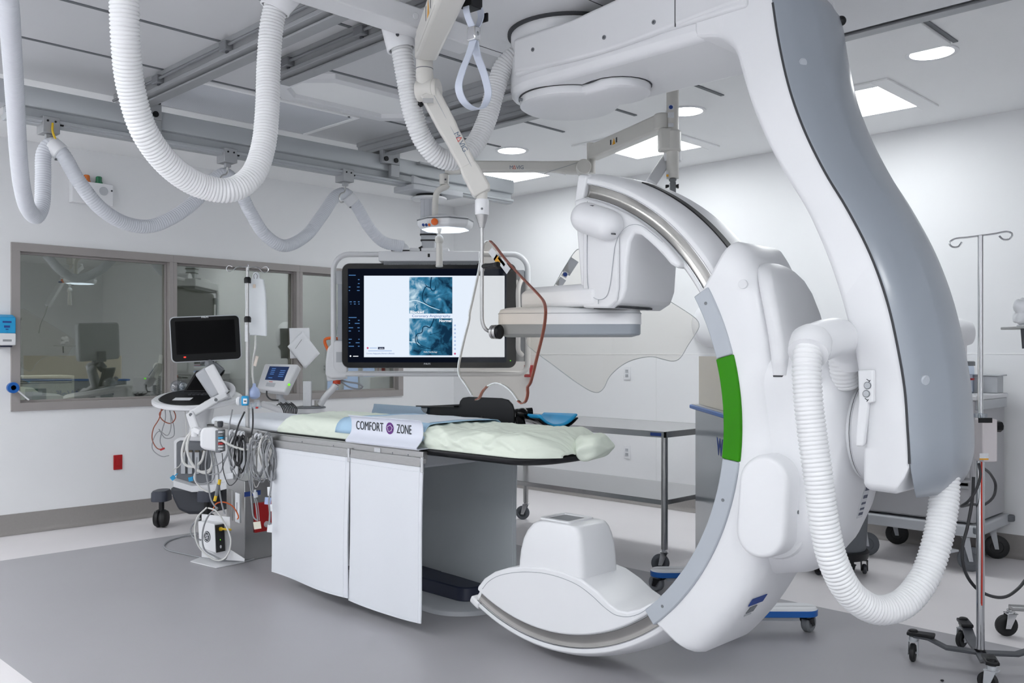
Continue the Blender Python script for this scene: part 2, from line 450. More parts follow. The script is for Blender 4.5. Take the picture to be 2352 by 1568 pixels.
def caster_parts(root, top, wheel_r, face, wheel_m=RUBBER, fork_m=CHROME, w=0.024, trail=0.02):
    """swivel caster: fork and wheel; face is the horizontal rolling direction"""
    top = V(top); f = V((face[0], face[1], 0)).normalized(); s = V((-f.y, f.x, 0))
    hub = V((top.x, top.y, wheel_r)) - f * trail
    b = MB()
    b.cyl((top.x, top.y, top.z), (top.x, top.y, top.z - 0.018), 0.018, n=12)
    for k in (-1, 1):
        o = s * k * (w / 2 + 0.006)
        a = V((top.x, top.y, top.z - 0.016)) + o
        b.prism([a - f * 0.022, a + f * 0.022, hub + o + f * 0.012 - UP * 0.012, hub + o - f * 0.012 - UP * 0.012], s * k * 0.003)
    b.obox(V((top.x, top.y, top.z - 0.018)), f, s, UP, 0.05, w + 0.018, 0.005)
    b.cyl(hub - s * (w / 2 + 0.01), hub + s * (w / 2 + 0.01), 0.006, n=8)
    c = obj('caster', b, fork_m, root, bevel=0.001)
    wb = MB(); wb.lathe(hub - s * w / 2, s, [(0, wheel_r * 0.55), (0.0, wheel_r * 0.86), (w * 0.2, wheel_r), (w * 0.8, wheel_r), (w, wheel_r * 0.86), (w, wheel_r * 0.55), (w * 0.9, wheel_r * 0.5), (w * 0.9, 0.004)], 26)
    wb.lathe(hub - s * w / 2, s, [(w * 0.1, 0.004), (w * 0.1, wheel_r * 0.52), (0, wheel_r * 0.56)], 26)
    obj('wheel', wb, wheel_m, c)
    return c
# ================================================================== THE ROOM
X0, X1, Y0, Y1, H = -1.8, 6.5, -2.2, 7.3, 2.914
WX0, WX1 = ony(24, 700, Y1).x, ony(924, 700, Y1).x       # window opening in the left wall
WZ0, WZ1 = 0.905, 2.15
b = MB()
# floor: light border, large grey field in the middle (edges read off the photograph)
fa, fb = onz(0, 1291, 0), onz(430, 1222, 0)
gx0, gy1 = onz(35, 1538, 0).x, (fa.y + fb.y) / 2
ga, gb = onz(1800, 1378, 0), onz(2300, 1478, 0)
gx1 = (ga.x + gb.x) / 2
xs, ys = [X0, gx0, gx1, X1], [Y0, gy1, Y1]
b.cur = 0
b.quad((gx0, Y0, 0), (gx1, Y0, 0), (gx1, gy1, 0), (gx0, gy1, 0))
b.cur = 1
b.quad((X0, Y0, 0), (gx0, Y0, 0), (gx0, gy1, 0), (X0, gy1, 0))
b.quad((gx1, Y0, 0), (X1, Y0, 0), (X1, gy1, 0), (gx1, gy1, 0))
b.quad((X0, gy1, 0), (X1, gy1, 0), (X1, Y1, 0), (X0, Y1, 0))
struct('floor', b, [FLOORG, FLOORL], origin=(0, 0, 0))
b = MB(); b.box(X0 - .1, X1 + .1, Y0 - .1, Y1 + .1, H, H + 0.1); struct('ceiling', b, CEIL)
b = MB(); b.box(X1, X1 + .12, Y0, Y1 + .12, 0, H); struct('wall_right', b, WALL)
b = MB(); b.box(X0 - .12, X1, Y0 - .12, Y0, 0, H); struct('wall_front', b, WALL)
b = MB(); b.box(X0 - .12, X0, Y0, Y1, 0, H); struct('wall_rear', b, WALL)
b = MB()
b.box(X0, WX0, Y1, Y1 + .12, 0, H); b.box(WX1, X1, Y1, Y1 + .12, 0, H)
b.box(WX0, WX1, Y1, Y1 + .12, 0, WZ0); b.box(WX0, WX1, Y1, Y1 + .12, WZ1, H)
struct('wall_left', b, WALL)
# coved skirting
def skirt(name, a, c, n):
    a, c, n = V(a), V(c), V(n)
    prof = [(0, .15), (.006, .15), (.006, .035), (.012, .018), (.026, .006), (.05, .0015), (0, .0015)]
    b = MB(); b.rings([[p + n * u + UP * w for u, w in prof] for p in (a, c)])
    struct(name, b, BASE, angle=60)
skirt('baseboard_left', (X0, Y1, 0), (X1, Y1, 0), (0, -1, 0))
skirt('baseboard_right', (X1, Y1, 0), (X1, Y0, 0), (-1, 0, 0))
# thin joint of the wall cladding on the right wall
b = MB(); b.box(X1 - .002, X1, Y0, Y1, 1.325, 1.332); struct('trim_1', b, mat('cladding joint', (246, 247, 248), 0.5))
b = MB(); b.box(X1 - .0015, X1, 3.05, 3.054, .15, 1.325); b.box(X1 - .0015, X1, 4.65, 4.654, .15, 1.325); struct('trim_2', b, mat('cladding seam', (226, 227, 228), 0.5))

# ------------------------------------------------------------------ the control-room window: three panes
m1a, m1b = ony(388, 700, Y1).x, ony(405, 700, Y1).x
m2a, m2b = ony(679, 700, Y1).x, ony(693, 700, Y1).x
fw = 0.062
edges = [(WX0, WX0 + fw, m1a, m1b), (m1a, m1b, m2a, m2b), (m2a, m2b, WX1 - fw, WX1)]
for i, (oa, ia, ib, oc) in enumerate(edges):
    b = MB()
    xa = oa if i == 0 else (oa + ia) / 2
    xb = oc if i == 2 else (ib + oc) / 2
    b.box(xa, xb, Y1 - .018, Y1 + .12, WZ1 - fw, WZ1); b.box(xa, xb, Y1 - .018, Y1 + .12, WZ0, WZ0 + fw)
    b.box(xa, ia, Y1 - .018, Y1 + .12, WZ0 + fw, WZ1 - fw); b.box(ib, xb, Y1 - .018, Y1 + .12, WZ0 + fw, WZ1 - fw)
    s = .016                                              # glazing stops
    b.box(ia, ib, Y1 + .035, Y1 + .055, WZ1 - fw - s, WZ1 - fw); b.box(ia, ib, Y1 + .035, Y1 + .055, WZ0 + fw, WZ0 + fw + s)
    b.box(ia, ia + s, Y1 + .035, Y1 + .055, WZ0 + fw + s, WZ1 - fw - s); b.box(ib - s, ib, Y1 + .035, Y1 + .055, WZ0 + fw + s, WZ1 - fw - s)
    w = struct('window_%d' % (i + 1), b, FRAME, bevel=.002)
    p = MB(); p.box(ia + .002, ib - .002, Y1 + .057, Y1 + .069, WZ0 + fw, WZ1 - fw)
    obj('pane', p, LEADGLASS, w)
# the dim control room beyond
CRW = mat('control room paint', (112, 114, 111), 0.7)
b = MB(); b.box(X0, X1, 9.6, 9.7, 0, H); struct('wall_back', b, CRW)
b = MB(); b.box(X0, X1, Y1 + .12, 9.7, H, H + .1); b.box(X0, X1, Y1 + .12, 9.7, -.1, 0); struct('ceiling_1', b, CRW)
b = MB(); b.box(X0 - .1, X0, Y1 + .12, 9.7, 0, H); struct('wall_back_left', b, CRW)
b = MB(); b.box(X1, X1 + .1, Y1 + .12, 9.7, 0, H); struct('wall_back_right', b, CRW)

# ------------------------------------------------------------------ ceiling joints, slots and panels
b = MB(); b.box(X0, 4.1, Y0, 5.66, H - .003, H + .001); struct('ceiling_2', b, CEILSHADE)  # ceiling zone darkened by paint for the weaker light there
b = MB()
for y in (1.63, 2.32, 2.985, 3.645, 4.28, 4.93): b.box(0.9, 4.86, y - .012, y + .012, H - .006, H + .01)
struct('trim_3', b, SLOT)
b = MB(); b.box(4.2, 4.84, 1.645, 2.3, H - .02, H); struct('trim_4', b, CEIL, bevel=.004)
PERF = mat('perforated tile', (214, 217, 223), 0.6)
nt = PERF.node_tree; tc = nt.nodes.new('ShaderNodeTexCoord'); vo = nt.nodes.new('ShaderNodeTexVoronoi'); vo.inputs['Scale'].default_value = 90; vo.inputs['Randomness'].default_value = 0
rp = nt.nodes.new('ShaderNodeMapRange'); rp.inputs[1].default_value = .2; rp.inputs[2].default_value = .3; rp.inputs[3].default_value = .55; rp.inputs[4].default_value = 1
mx = nt.nodes.new('ShaderNodeMix'); mx.data_type = 'RGBA'; mx.inputs[6].default_value = (.2, .21, .23, 1); mx.inputs[7].default_value = (*lin((214, 217, 223)), 1)
nt.links.new(tc.outputs['Object'], vo.inputs['Vector']); nt.links.new(vo.outputs['Distance'], rp.inputs[0]); nt.links.new(rp.outputs[0], mx.inputs[0]); nt.links.new(mx.outputs[2], nt.nodes['Principled BSDF'].inputs['Base Color'])
# perforated air diffuser beyond the last joint
t = thing('ceiling_vent', (3.0, 5.3, H), 'perforated white air panel set in the ceiling beside the wheeled monitor beam', 'vent')
vx0, vx1, vy0, vy1 = 2.42, 3.56, 5.0, 5.62
b = MB(); b.box(vx0, vx1, vy0, vy1, H - .01, H - .006); obj('perforated_plate', b, PERF, t)
b = MB()
for q in ((vx0 - .03, vx1 + .03, vy0 - .03, vy0), (vx0 - .03, vx1 + .03, vy1, vy1 + .03), (vx0 - .03, vx0, vy0, vy1), (vx1, vx1 + .03, vy0, vy1)): b.box(*q, H - .016, H)
obj('frame', b, CEIL, t, bevel=.003)
for x, y in ((vx0 + .05, vy0 - .015), (vx1 - .05, vy0 - .015), (vx0 + .05, vy1 + .015)):
    s = MB(); s.cyl((x, y, H - .016), (x, y, H - .02), .008, n=10); obj('screw', s, DARK, t)
# raised frame with cut corners
t = thing('ceiling_hatch', (3.3, 4.62, H), 'white ceiling hatch with a raised frame and cut corners between two joints', 'hatch')
def oct_(x0, x1, y0, y1, c, z): return [V(p) for p in ((x0 + c, y0, z), (x1 - c, y0, z), (x1, y0 + c, z), (x1, y1 - c, z), (x1 - c, y1, z), (x0 + c, y1, z), (x0, y1 - c, z), (x0, y0 + c, z))]
b = MB()
o1, o2, i1, i2 = oct_(2.78, 3.86, 4.31, 4.9, .16, H), oct_(2.79, 3.85, 4.32, 4.89, .16, H - .03), oct_(2.86, 3.78, 4.39, 4.82, .13, H - .03), oct_(2.87, 3.77, 4.4, 4.81, .13, H - .004)
b.rings([o1, o2, i1, i2], cap=False); obj('frame', b, WHITE2, t, bevel=.003)
b = MB(); b.poly(oct_(2.87, 3.77, 4.4, 4.81, .13, H - .004)); obj('tray', b, CEIL, t)

# ------------------------------------------------------------------ lamps of the room
def downlight(x, y, label):
    t = thing('downlight', (x, y, H), label, 'ceiling light', 'round recessed lights')
    b = MB(); b.lathe((x, y, H), (0, 0, -1), [(0, .13), (.006, .13), (.008, .122), (.006, .108), (0, .108)], 40); obj('trim_ring', b, WHITE2, t)
    b = MB(); b.lathe((x, y, H - .001), (0, 0, -1), [(0, .108), (.003, .107), (.004, .001)], 40); obj('diffuser', b, LIT, t)
downlight(4.95, 1.78, 'round recessed light near the upper right corner, right of the curved gantry arm')
downlight(5.01, 3.35, 'round recessed light half hidden behind the thin white lamp column')
downlight(5.02, 4.96, 'round recessed light just above the horizontal lettered lamp arm')
def panel_light(x, y, label, w=.6, m=None):
    t = thing('ceiling_panel_light', (x, y, H), label, 'ceiling light', 'square light panels')
    h = w / 2
    b = MB()
    for q in ((-h - .1, h + .1, -h - .1, -h), (-h - .1, h + .1, h, h + .1), (-h - .1, -h, -h, h), (h, h + .1, -h, h)): b.box(x + q[0], x + q[1], y + q[2], y + q[3], H - .012, H)
    obj('frame', b, CEIL, t, bevel=.003)
    b = MB(); b.box(x - h, x + h, y - h, y + h, H - .008, H - .004); obj('diffuser', b, m or LIT, t)
panel_light(5.62, 5.68, 'square light panel above the big lit monitor, cut by the lettered lamp arm')
panel_light(5.62, 4.12, 'square light panel behind the slanting arm beside the lamp column')
panel_light(5.62, 2.52, 'square light panel peeking out right of the curved grey gantry arm')
# unseen light panels added around the camera, brighter than the visible ones
for x, y in ((1.6, -1.1), (-.2, -.9), (-.9, 1.0), (-.9, 2.8), (-.9, 4.6), (-.2, 6.2)):
    panel_light(x, y, 'added light panel out of view', .75, LIT_FILL)
for o in COL.objects:
    if o.get('label') == 'added light panel out of view': o['group'] = 'added light panels out of view'
# unseen strip lamp added to light the fronts behind the window glass
b = MB(); b.box(1.9, 5.7, 7.46, 7.62, H - .02, H - .012); single('control_room_fill_light', b, emission('added strip lamp', (244, 247, 246), 22.0), 'added strip lamp on the ceiling of the room beyond the window', 'ceiling light')

# ------------------------------------------------------------------ things on the walls
# alarm box with two beacons, left wall
p0, p1 = ony(158, 412, Y1), ony(252, 476, Y1)
t = thing('alarm_box', (p0.x, Y1, p1.z), 'white wall box high on the left wall with amber and green beacons on top', 'alarm box')
b = MB(); b.box(p0.x, p1.x, Y1 - .07, Y1 - .001, p1.z, p0.z - .01); obj('case', b, WHITE, t, bevel=.004)
w = p1.x - p0.x; zc = (p1.z + p0.z) / 2
for u, r in ((.76, .034),): s = MB(); s.cyl((p0.x + w * u, Y1 - .07, zc + .02), (p0.x + w * u, Y1 - .074, zc + .02), r, n=24); obj('speaker', s, LIGHTGREY, t)
for u in (.1, .96): s = MB(); s.cyl((p0.x + w * u, Y1 - .07, zc + .03), (p0.x + w * u, Y1 - .075, zc + .03), .007, n=10); obj('screw', s, DARK, t)
for u, m, nm in ((.38, AMBER, 'amber beacon'), (.68, GREENLAMP, 'green beacon')):
    s = MB(); s.lathe((p0.x + w * u, Y1 - .04, p0.z - .01), (0, 0, 1), [(0, .028), (.012, .028), (.012, .024), (.05, .023), (.055, .018), (.056, .001)], 20)
    o = obj('beacon', s, m, t); o['label'] = nm
# red outlet plate low on the left wall
p0, p1 = ony(260, 1045, Y1), ony(280, 1077, Y1)
t = thing('wall_plate', (p0.x, Y1, p1.z), 'red power outlet plate low on the left wall under the window', 'outlet')
b = MB(); b.box(p0.x, p1.x, Y1 - .012, Y1 - .001, p1.z, p0.z); obj('plate', b, RED, t, bevel=.003)
b = MB(); b.box(p0.x + .02, p1.x - .02, Y1 - .017, Y1 - .012, p1.z + .03, p0.z - .03); obj('socket', b, RED, t, bevel=.002)
# hand sanitiser at the left edge of the picture
p0, p1 = ony(-14, 722, Y1), ony(27, 797, Y1)
t = thing('sanitizer_dispenser', ((p0.x + p1.x) / 2, Y1, p1.z), 'white hand sanitizer dispenser with a bright blue front left of the window', 'dispenser')
b = MB(); b.box(p0.x, p1.x, Y1 - .1, Y1 - .001, p1.z + .012, p1.z + .1); obj('housing', b, WHITE, t, bevel=.008)
b = MB(); b.box(p0.x, p1.x, Y1 - .095, Y1 - .001, p1.z + .1, p0.z - .02)
b.prism([(p0.x, Y1 - .095, p0.z - .02), (p0.x, Y1 - .03, p0.z), (p0.x, Y1 - .001, p0.z), (p0.x, Y1 - .001, p0.z - .02)], (p1.x - p0.x, 0, 0))
obj('cartridge', b, SKYBLUE, t, bevel=.006)
b = MB(); b.box(p0.x + .02, p1.x - .02, Y1 - .08, Y1 - .01, p1.z, p1.z + .012); obj('nozzle', b, NAVY, t)
for k, (z0, z1, m) in enumerate(((.185, .198, INKBLUE), (.15, .166, INKBLUE), (.135, .142, INKBLUE), (.118, .124, INKBLUE))):
    s = MB(); s.box(p0.x + .03 + .01 * k, p1.x - .03 - .01 * k, Y1 - .0965, Y1 - .095, p1.z + z0 - .01, p1.z + z1 - .01); obj('print', s, m, t)
s = MB(); s.box(p0.x + .03, p1.x - .03, Y1 - .1005, Y1 - .1, p1.z + .04, p1.z + .055); obj('print', s, CABLEG, t)
# blue tape roll hung beside the window on a thin white rod
c = ony(29, 890, Y1 - .05)
b = MB(); b.lathe(c + V((0, -.022, 0)), (0, 1, 0), [(0, .018), (0, .038), (.002, .04), (.03, .04), (.032, .038), (.032, .018), (0, .018)], 28)
t = single('tape_roll', b, BLUE, 'bright blue round roll hanging at the lower left corner of the window', 'roll', origin=c)
b = MB(); b.cyl(c + V((0, .01, 0)), V((c.x, Y1 - .001, c.z)), .008); b.cyl(c + V((.02, .0, -.01)), ony(66, 918, Y1 - .03), .006); obj('peg', b, WHITE, t)
# outlets on the right wall
def outlet(px, py, label):
    c = onx(px, py, X1)
    t = thing('wall_outlet', (X1, c.y, c.z - .055), label, 'outlet', 'white outlets on the right wall')
    b = MB(); b.box(X1 - .007, X1 - .001, c.y - .036, c.y + .036, c.z - .058, c.z + .058); obj('plate', b, WHITE, t, bevel=.003)
    for dz in (.02, -.02):
        s = MB(); s.box(X1 - .01, X1 - .007, c.y - .017, c.y + .017, c.z + dz - .014, c.z + dz + .014); f = obj('socket', s, LIGHTGREY, t, bevel=.002)
        s = MB()
        for dy in (-.006, .006): s.box(X1 - .0108, X1 - .01, c.y + dy - .001, c.y + dy + .001, c.z + dz - .003, c.z + dz + .007)
        obj('slot', s, DARK, f)
outlet(1441, 857, 'white wall outlet seen above the steel table top')
outlet(1441, 1038, 'white wall outlet seen between the steel table top and its lower shelf')
p0, p1 = onx(1210, 838, X1), onx(1226, 866, X1)
b = MB(); b.box(X1 - .04, X1 - .001, p1.y, p0.y, p1.z, p0.z)
t = single('call_box', b, RED, 'small red box on the right wall behind the lower corner of the big monitor frame', 'alarm box', bevel=.004)
s = MB(); s.box(X1 - .044, X1 - .04, p1.y + .02, p0.y - .02, p1.z + .03, p0.z - .03); obj('pull', s, WHITE, t)

# ------------------------------------------------------------------ beyond the glass
gy = Y1 + .62
b = MB(); b.box(WX0 - .3, WX1 + .3, Y1 + .13, Y1 + 1.3, .82, .86); struct('trim_5', b, mat('worktop', (120, 120, 120), .5))
p0, p1 = ony(20, 864, gy), ony(171, 915, gy)
t = thing('computer_case', ((p0.x + p1.x) / 2, gy, .86), 'white vented computer case behind the window at its lower left', 'computer')
b = MB(); b.box(p0.x, p1.x, gy, gy + .35, .86, p0.z); obj('case', b, mat('bright case', (250, 250, 244), .5), t, bevel=.004)
for k in range(3):
    s = MB(); z = p0.z - .02 - .018 * k; s.box(p0.x + .06, p1.x - .02, gy - .001, gy, z - .006, z); obj('vent_slot', s, MIDGREY, t)
q0, q1 = ony(58, 893, gy), ony(106, 917, gy)
s = MB(); s.box(q0.x, q1.x, gy - .004, gy, .862, q0.z); obj('port_panel', s, mat('green board', (92, 104, 84), .5), t)
s = MB(); s.box(q0.x + .05, q1.x - .04, gy - .03, gy - .004, q0.z - .05, q0.z - .02); obj('connector', s, LIGHTGREY, t)
s = MB(); s.box(q0.x + .05, q1.x - .05, gy - .012, gy - .004, .864, q0.z - .055); obj('circuit', s, mat('circuit green', (40, 120, 60), .5), t)
# telephone handset by the first mullion
gy = Y1 + .1
h0, h1 = ony(371, 815, gy), ony(362, 868, gy)
b = MB(); b.tube(spline([h0, h0.lerp(h1, .3) + V((.01, 0, 0)), h0.lerp(h1, .6), h1], .01), [.02] * 99, 10) if False else b.tube([h0, h0.lerp(h1, .25), h0.lerp(h1, .6), h1], [.018, .016, .022, .026], 12)
b.ball(h0.lerp(h1, .55) + V((-.02, 0, 0)), .034, sc=(1, .6, 1.3))
t = single('telephone_handset', b, CREAM, 'cream telephone handset hanging behind the first window pane beside the mullion', 'telephone')
pts = [h1 + V((.012 * math.cos(k * 1.3), .012 * math.sin(k * 1.3), -.003 * k)) for k in range(46)]
b = MB(); b.tube(pts, .0035, 6); obj('coiled_cord', b, CREAM, t)
p0, p1 = ony(338, 866, Y1 + .6), ony(384, 910, Y1 + .6)
b = MB(); b.box(p0.x, p1.x, Y1 + .6, Y1 + .9, .861, p0.z); single('desk_printer', b, BLACK, 'black desk machine behind the lower right corner of the first window pane', 'machine', bevel=.01)
p0, p1 = ony(404, 872, Y1 + .4), ony(640, 912, Y1 + .4)
b = MB(); b.box(p0.x, p1.x, Y1 + .4, Y1 + .5, .861, p0.z); single('desk_riser', b, BLACK, 'low black console along the bottom of the middle window pane', 'console', bevel=.006)
for a, c, nm in ((752, 776, 'left'), (790, 822, 'middle'), (834, 860, 'right')):
    gy = Y1 + .5
    p0, p1 = ony(a, 836, gy), ony(c, 905, gy)
    t = thing('desk_monitor', ((p0.x + p1.x) / 2, gy, .86), {'left': 'glowing blue desk screen, leftmost behind the last window pane', 'middle': 'glowing blue desk screen, middle one behind the last window pane', 'right': 'glowing blue desk screen, rightmost behind the last window pane'}[nm], 'monitor', 'desk screens in the control room')
    b = MB(); b.box(p0.x - .01, p1.x + .01, gy, gy + .03, .92, p0.z + .15); obj('case', b, BLACK, t)
    b = MB(); b.box(p0.x, p1.x, gy - .002, gy, .93, p0.z + .14); obj('screen', b, emission('desk screen ' + nm, (110, 150, 220), 1.3), t)
    b = MB(); b.box(p0.x + .03, p1.x - .03, gy + .005, gy + .025, .861, .92); obj('stand', b, BLACK, t)
p0, p1 = ony(850, 866, Y1 + .28), ony(905, 892, Y1 + .28)
b = MB(); b.box(p0.x, p1.x, Y1 + .28, Y1 + .46, .861, p0.z); single('desk_cabinet', b, CREAM, 'pale low cabinet behind the lower right corner of the last window pane', 'cabinet', bevel=.006)
# papers taped over the second mullion
pc = ony(694, 795, Y1 - .03)
t = thing('taped_papers', (pc.x, Y1 - .02, pc.z - .2), 'two white paper sheets taped at different angles over the window mullion', 'paper')
for nm, ang, dy, dx, dz in (('paper_sheet', 2, 0, -.02, .03), ('paper_sheet', 42, -.006, .02, -.035)):
    a = math.radians(ang); U = V((math.cos(a), 0, math.sin(a))); W = V((-math.sin(a), 0, math.cos(a)))
    c = V((pc.x + dx, Y1 - .022 + dy, pc.z + dz)); rows = []
    for i in range(9):
        rows.append([c + U * (j / 8 - .5) * .216 + W * (i / 8 - .5) * .279 + V((0, -.012 * (i / 8) * abs(j / 8 - .5) * 2 * (1 - i / 8), 0)) for j in range(9)])
    b = MB(); b.strip(rows); o = obj(nm, b, PAPER, t); so = o.modifiers.new('thick', 'SOLIDIFY'); so.thickness = .0006
b = MB(); b.obox(V((pc.x - .04, Y1 - .034, pc.z + .02)), V((math.cos(.9), 0, math.sin(.9))), V((-math.sin(.9), 0, math.cos(.9))), V((0, 1, 0)), .11, .003, .0008); obj('print', b, MIDGREY, t)
# ================================================================== CEILING RAILS
RZ = 2.785
def rail(name, x, y0, y1, label, w=.11, clamps=()):
    t = thing('ceiling_rail', (x, (y0 + y1) / 2, RZ), label, 'rail', 'long ceiling rails')
    pr = [(-w / 2, H - .001), (-w / 2, H - .03), (-w / 2 + .012, H - .034), (-w / 2 + .012, RZ + .055), (-w / 2, RZ + .05), (-w / 2, RZ + .028), (-.012, RZ + .022), (-.012, RZ + .012), (-w / 2 + .02, RZ + .01), (-w / 2 + .02, RZ),
          (w / 2 - .02, RZ), (w / 2 - .02, RZ + .01), (.012, RZ + .012), (.012, RZ + .022), (w / 2, RZ + .028), (w / 2, RZ + .05), (w / 2 - .012, RZ + .055), (w / 2 - .012, H - .034), (w / 2, H - .03), (w / 2, H - .001)]
    b = MB(); b.rings([[V((x + u, y, z)) for u, z in pr] for y in (y0, y1)]); obj('profile', b, ALU, t, bevel=.002, seg=1)
    sxc = clamps[0][1]
    s = MB(); s.cyl((x + sxc * (w / 2 + .012), y0, H - .05), (x + sxc * (w / 2 + .012), y1 - .03, H - .05), .008, n=8); obj('conduit', s, ALUD, t)
    for cy, sx in clamps:
        s = MB(); s.box(x + sx * w / 2 - .03, x + sx * w / 2 + .03, cy - .035, cy + .035, H - .075, H - .03); c = obj('clamp', s, ALUD, t, bevel=.004)
        s = MB(); s.cyl((x + sx * w / 2, cy, H - .075), (x + sx * w / 2, cy, H - .083), .012, n=10); obj('bolt', s, DARK, c)
rail('r', 2.28, -1.6, 5.62, 'grey ceiling rail carrying the left end of the monitor beam', clamps=((4.98, -1), (4.2, -1), (2.9, -1)))
rail('r', 2.63, -1.6, 4.34, 'grey ceiling rail ending in mid air between the two big hoses', clamps=((4.2, -1), (3.55, -1)))
rail('r', 3.66, -1.6, 4.36, 'grey ceiling rail behind the hanging strap loop', clamps=((4.26, 1),))
rail('r', 4.08, -1.6, 5.62, 'grey ceiling rail with its edge along the bright right part of the ceiling', clamps=((4.28, 1), (5.0, 1)))

# ------------------------------------------------------------------ the beam that carries the big monitor
BY, BZ0, BZ1 = 5.38, 2.59, 2.783
t = thing('monitor_beam', (3.3, BY, BZ1), 'long grey aluminium beam across the ceiling with hose hooks and the monitor column', 'beam')
b = MB()
pr = [(-.05, BZ1), (-.05, 2.682), (-.046, 2.676), (-.018, 2.672), (-.018, 2.628), (-.05, 2.622), (-.05, 2.606), (-.034, 2.602), (-.034, BZ0)]
pr = pr + [(-u, z) for u, z in reversed(pr)]
b.rings([[V((x, BY + u, z)) for u, z in pr] for x in (1.55, 5.42)]); obj('profile', b, mat('beam enamel', (176, 180, 184), .42, .15, var=.03, scale=6), t, bevel=.002, seg=1)
b = MB(); b.box(1.51, 1.55, BY - .06, BY + .06, 2.66, BZ1 + .01); obj('end_cap', b, LIGHTGREY, t, bevel=.004)
for x in (2.28, 4.08):                                   # roller brackets under the two outer rails
    s = MB(); s.box(x - .06, x + .1, BY - .09, BY - .05, 2.72, BZ1 + .03); s.box(x + .02, x + .1, BY - .085, BY - .05, 2.63, 2.72); c = obj('bracket', s, ALU, t, bevel=.004)
    s = MB()
    for u in (-.03, .06): s.cyl((x + u, BY - .09, 2.75), (x + u, BY - .1, 2.75), .018, n=12)
    s.box(x - .05, x + .09, BY - .1, BY - .05, BZ1 + .03, BZ1 + .05); obj('roller', s, BLACK, c)
s = MB(); s.box(4.36, 4.76, BY - .1, BY - .052, 2.76, 2.775); s.prism([(4.1, BY - .1, 2.82), (4.35, BY - .1, 2.82), (4.35, BY - .1, 2.66), (4.3, BY - .1, 2.62)], (0, .02, 0)) if False else None
obj('guide', s, ALU, t)
# cable trolleys with hooks
def hook(px, label, earth=False):
    c = ony(px, 300, BY); x = c.x
    t = thing('hose_hook', (x, BY, BZ0), label, 'hook', 'hose hooks on the monitor beam')
    b = MB(); b.box(x - .045, x + .045, BY - .06, BY + .045, 2.545, 2.635); obj('trolley', b, ALU, t, bevel=.004)
    s = MB(); s.cyl((x + .045, BY - .03, 2.61), (x + .07, BY - .03, 2.61), .015, n=12); obj('stop', s, BLACK, t)
    for u in (-.02, .02): s = MB(); s.cyl((x + u, BY - .06, 2.61), (x + u, BY - .064, 2.61), .006, n=8); obj('screw', s, BLACK, t)
    s = MB(); s.box(x - .018, x + .018, BY - .03, BY, 2.52, 2.545); obj('swivel', s, ALU, t, bevel=.002)
    s = MB(); s.tube(spline([(x, BY - .015, 2.52), (x, BY - .015, 2.49), (x - .008, BY - .015, 2.475), (x - .03, BY - .015, 2.465), (x - .045, BY - .015, 2.45), (x - .05, BY - .015, 2.42), (x - .035, BY - .015, 2.40), (x - .015, BY - .015, 2.405)], .008), .0055, 8); obj('hook_wire', s, STEEL, t)
    if earth:
        s = MB(); s.tube(spline([(x + .005, BY - .06, 2.60), (x + .0, BY - .075, 2.55), (x + .02, BY - .07, 2.50), (x + .03, BY - .05, 2.46), (x + .01, BY - .03, 2.43)], .01), .006, 7); obj('earth_wire', s, YELLOW, t)
    return V((x - .04, BY - .015, 2.40))
hk1 = hook(110, 'leftmost hose hook on the monitor beam, with a yellow earth wire', True)
hk2 = hook(520, 'middle hose hook on the monitor beam, above the bottom of the big hose loop')
hk3 = hook(790, 'rightmost hose hook on the monitor beam, above the last peak of the hanging hose')

# ================================================================== THE X-RAY GANTRY
CX, CY, CZ = 3.0, 2.611, 1.07               # isocentre
G = thing('x_ray_gantry', (CX, CY, H), 'big white ceiling hung x-ray C-arm machine with a curved grey arm and a green stripe', 'x-ray machine')
# carriage between the rails
b = MB(); b.box(2.44, 3.84, .9, 3.06, 2.725, 2.782); obj('carriage', b, WHITE2, G, bevel=.008)
b = MB(); b.box(2.46, 3.82, 2.42, 2.62, 2.70, 2.726) if False else b.prism([(2.5, 2.35, 2.726), (2.5, 2.62, 2.726), (2.52, 2.60, 2.70), (2.52, 2.38, 2.70)], (.3, 0, 0))
b = MB()
for q in ((2.5, 2.503, 1.2, 2.35), (2.5, 3.8, 2.995, 2.998), (2.95, 2.953, 2.3, 2.55), (2.70, 2.95, 2.3, 2.303)): b.box(*q, 2.7235, 2.7255)
obj('cover_joint', b, DARK, G)
b = MB(); b.box(2.92, 3.42, 1.72, 2.22, 2.665, 2.726); obj('drive_box', b, MIDGREY, G, bevel=.02, seg=3)
b = MB()
for k, (x, y) in enumerate(((2.46, 2.52), (2.52, 2.46))):
    b.poly([(x - .03, y - .03, 2.7238), (x + .03, y - .03, 2.7238), (x, y + .04, 2.7238)])
obj('arrow_mark', b, INK, G)
# cross beam that brings the hoses in
b = MB(); b.box(1.02, 2.62, 2.79, 2.905, 2.615, 2.70); obj('hose_beam', b, WHITE2, G, bevel=.006)
s = MB(); s.cyl((2.28, 2.79, 2.66), (2.28, 2.784, 2.66), .014, n=16); obj('screw_cap', s, WHITE, G, bevel=.002)
s = MB(); s.box(2.33, 2.46, 2.785, 2.79, 2.625, 2.70); obj('beam_plate', s, WHITE2, G, bevel=.002)
F1, F2 = V((1.80, 2.95, 2.63)), onz(905, 58, 2.66)
def fitting(a, d, r0, r1, L):
    b = MB(); b.lathe(a, d, [(-.02, r0 * .8), (0, r0), (L * .2, r0), (L, r1), (L + .012, r1), (L + .012, r1 * .86), (L - .01, r1 * .84)], 26)
    o = obj('hose_fitting', b, WHITE, G, bevel=.002); return o
f1a, f1b = at(652, -28, 3.36), at(633, 16, 3.36)
fitting(f1a, (f1b - f1a).normalized(), .075, .056, (f1b - f1a).length)
F2 = at(907, 46, 3.72)
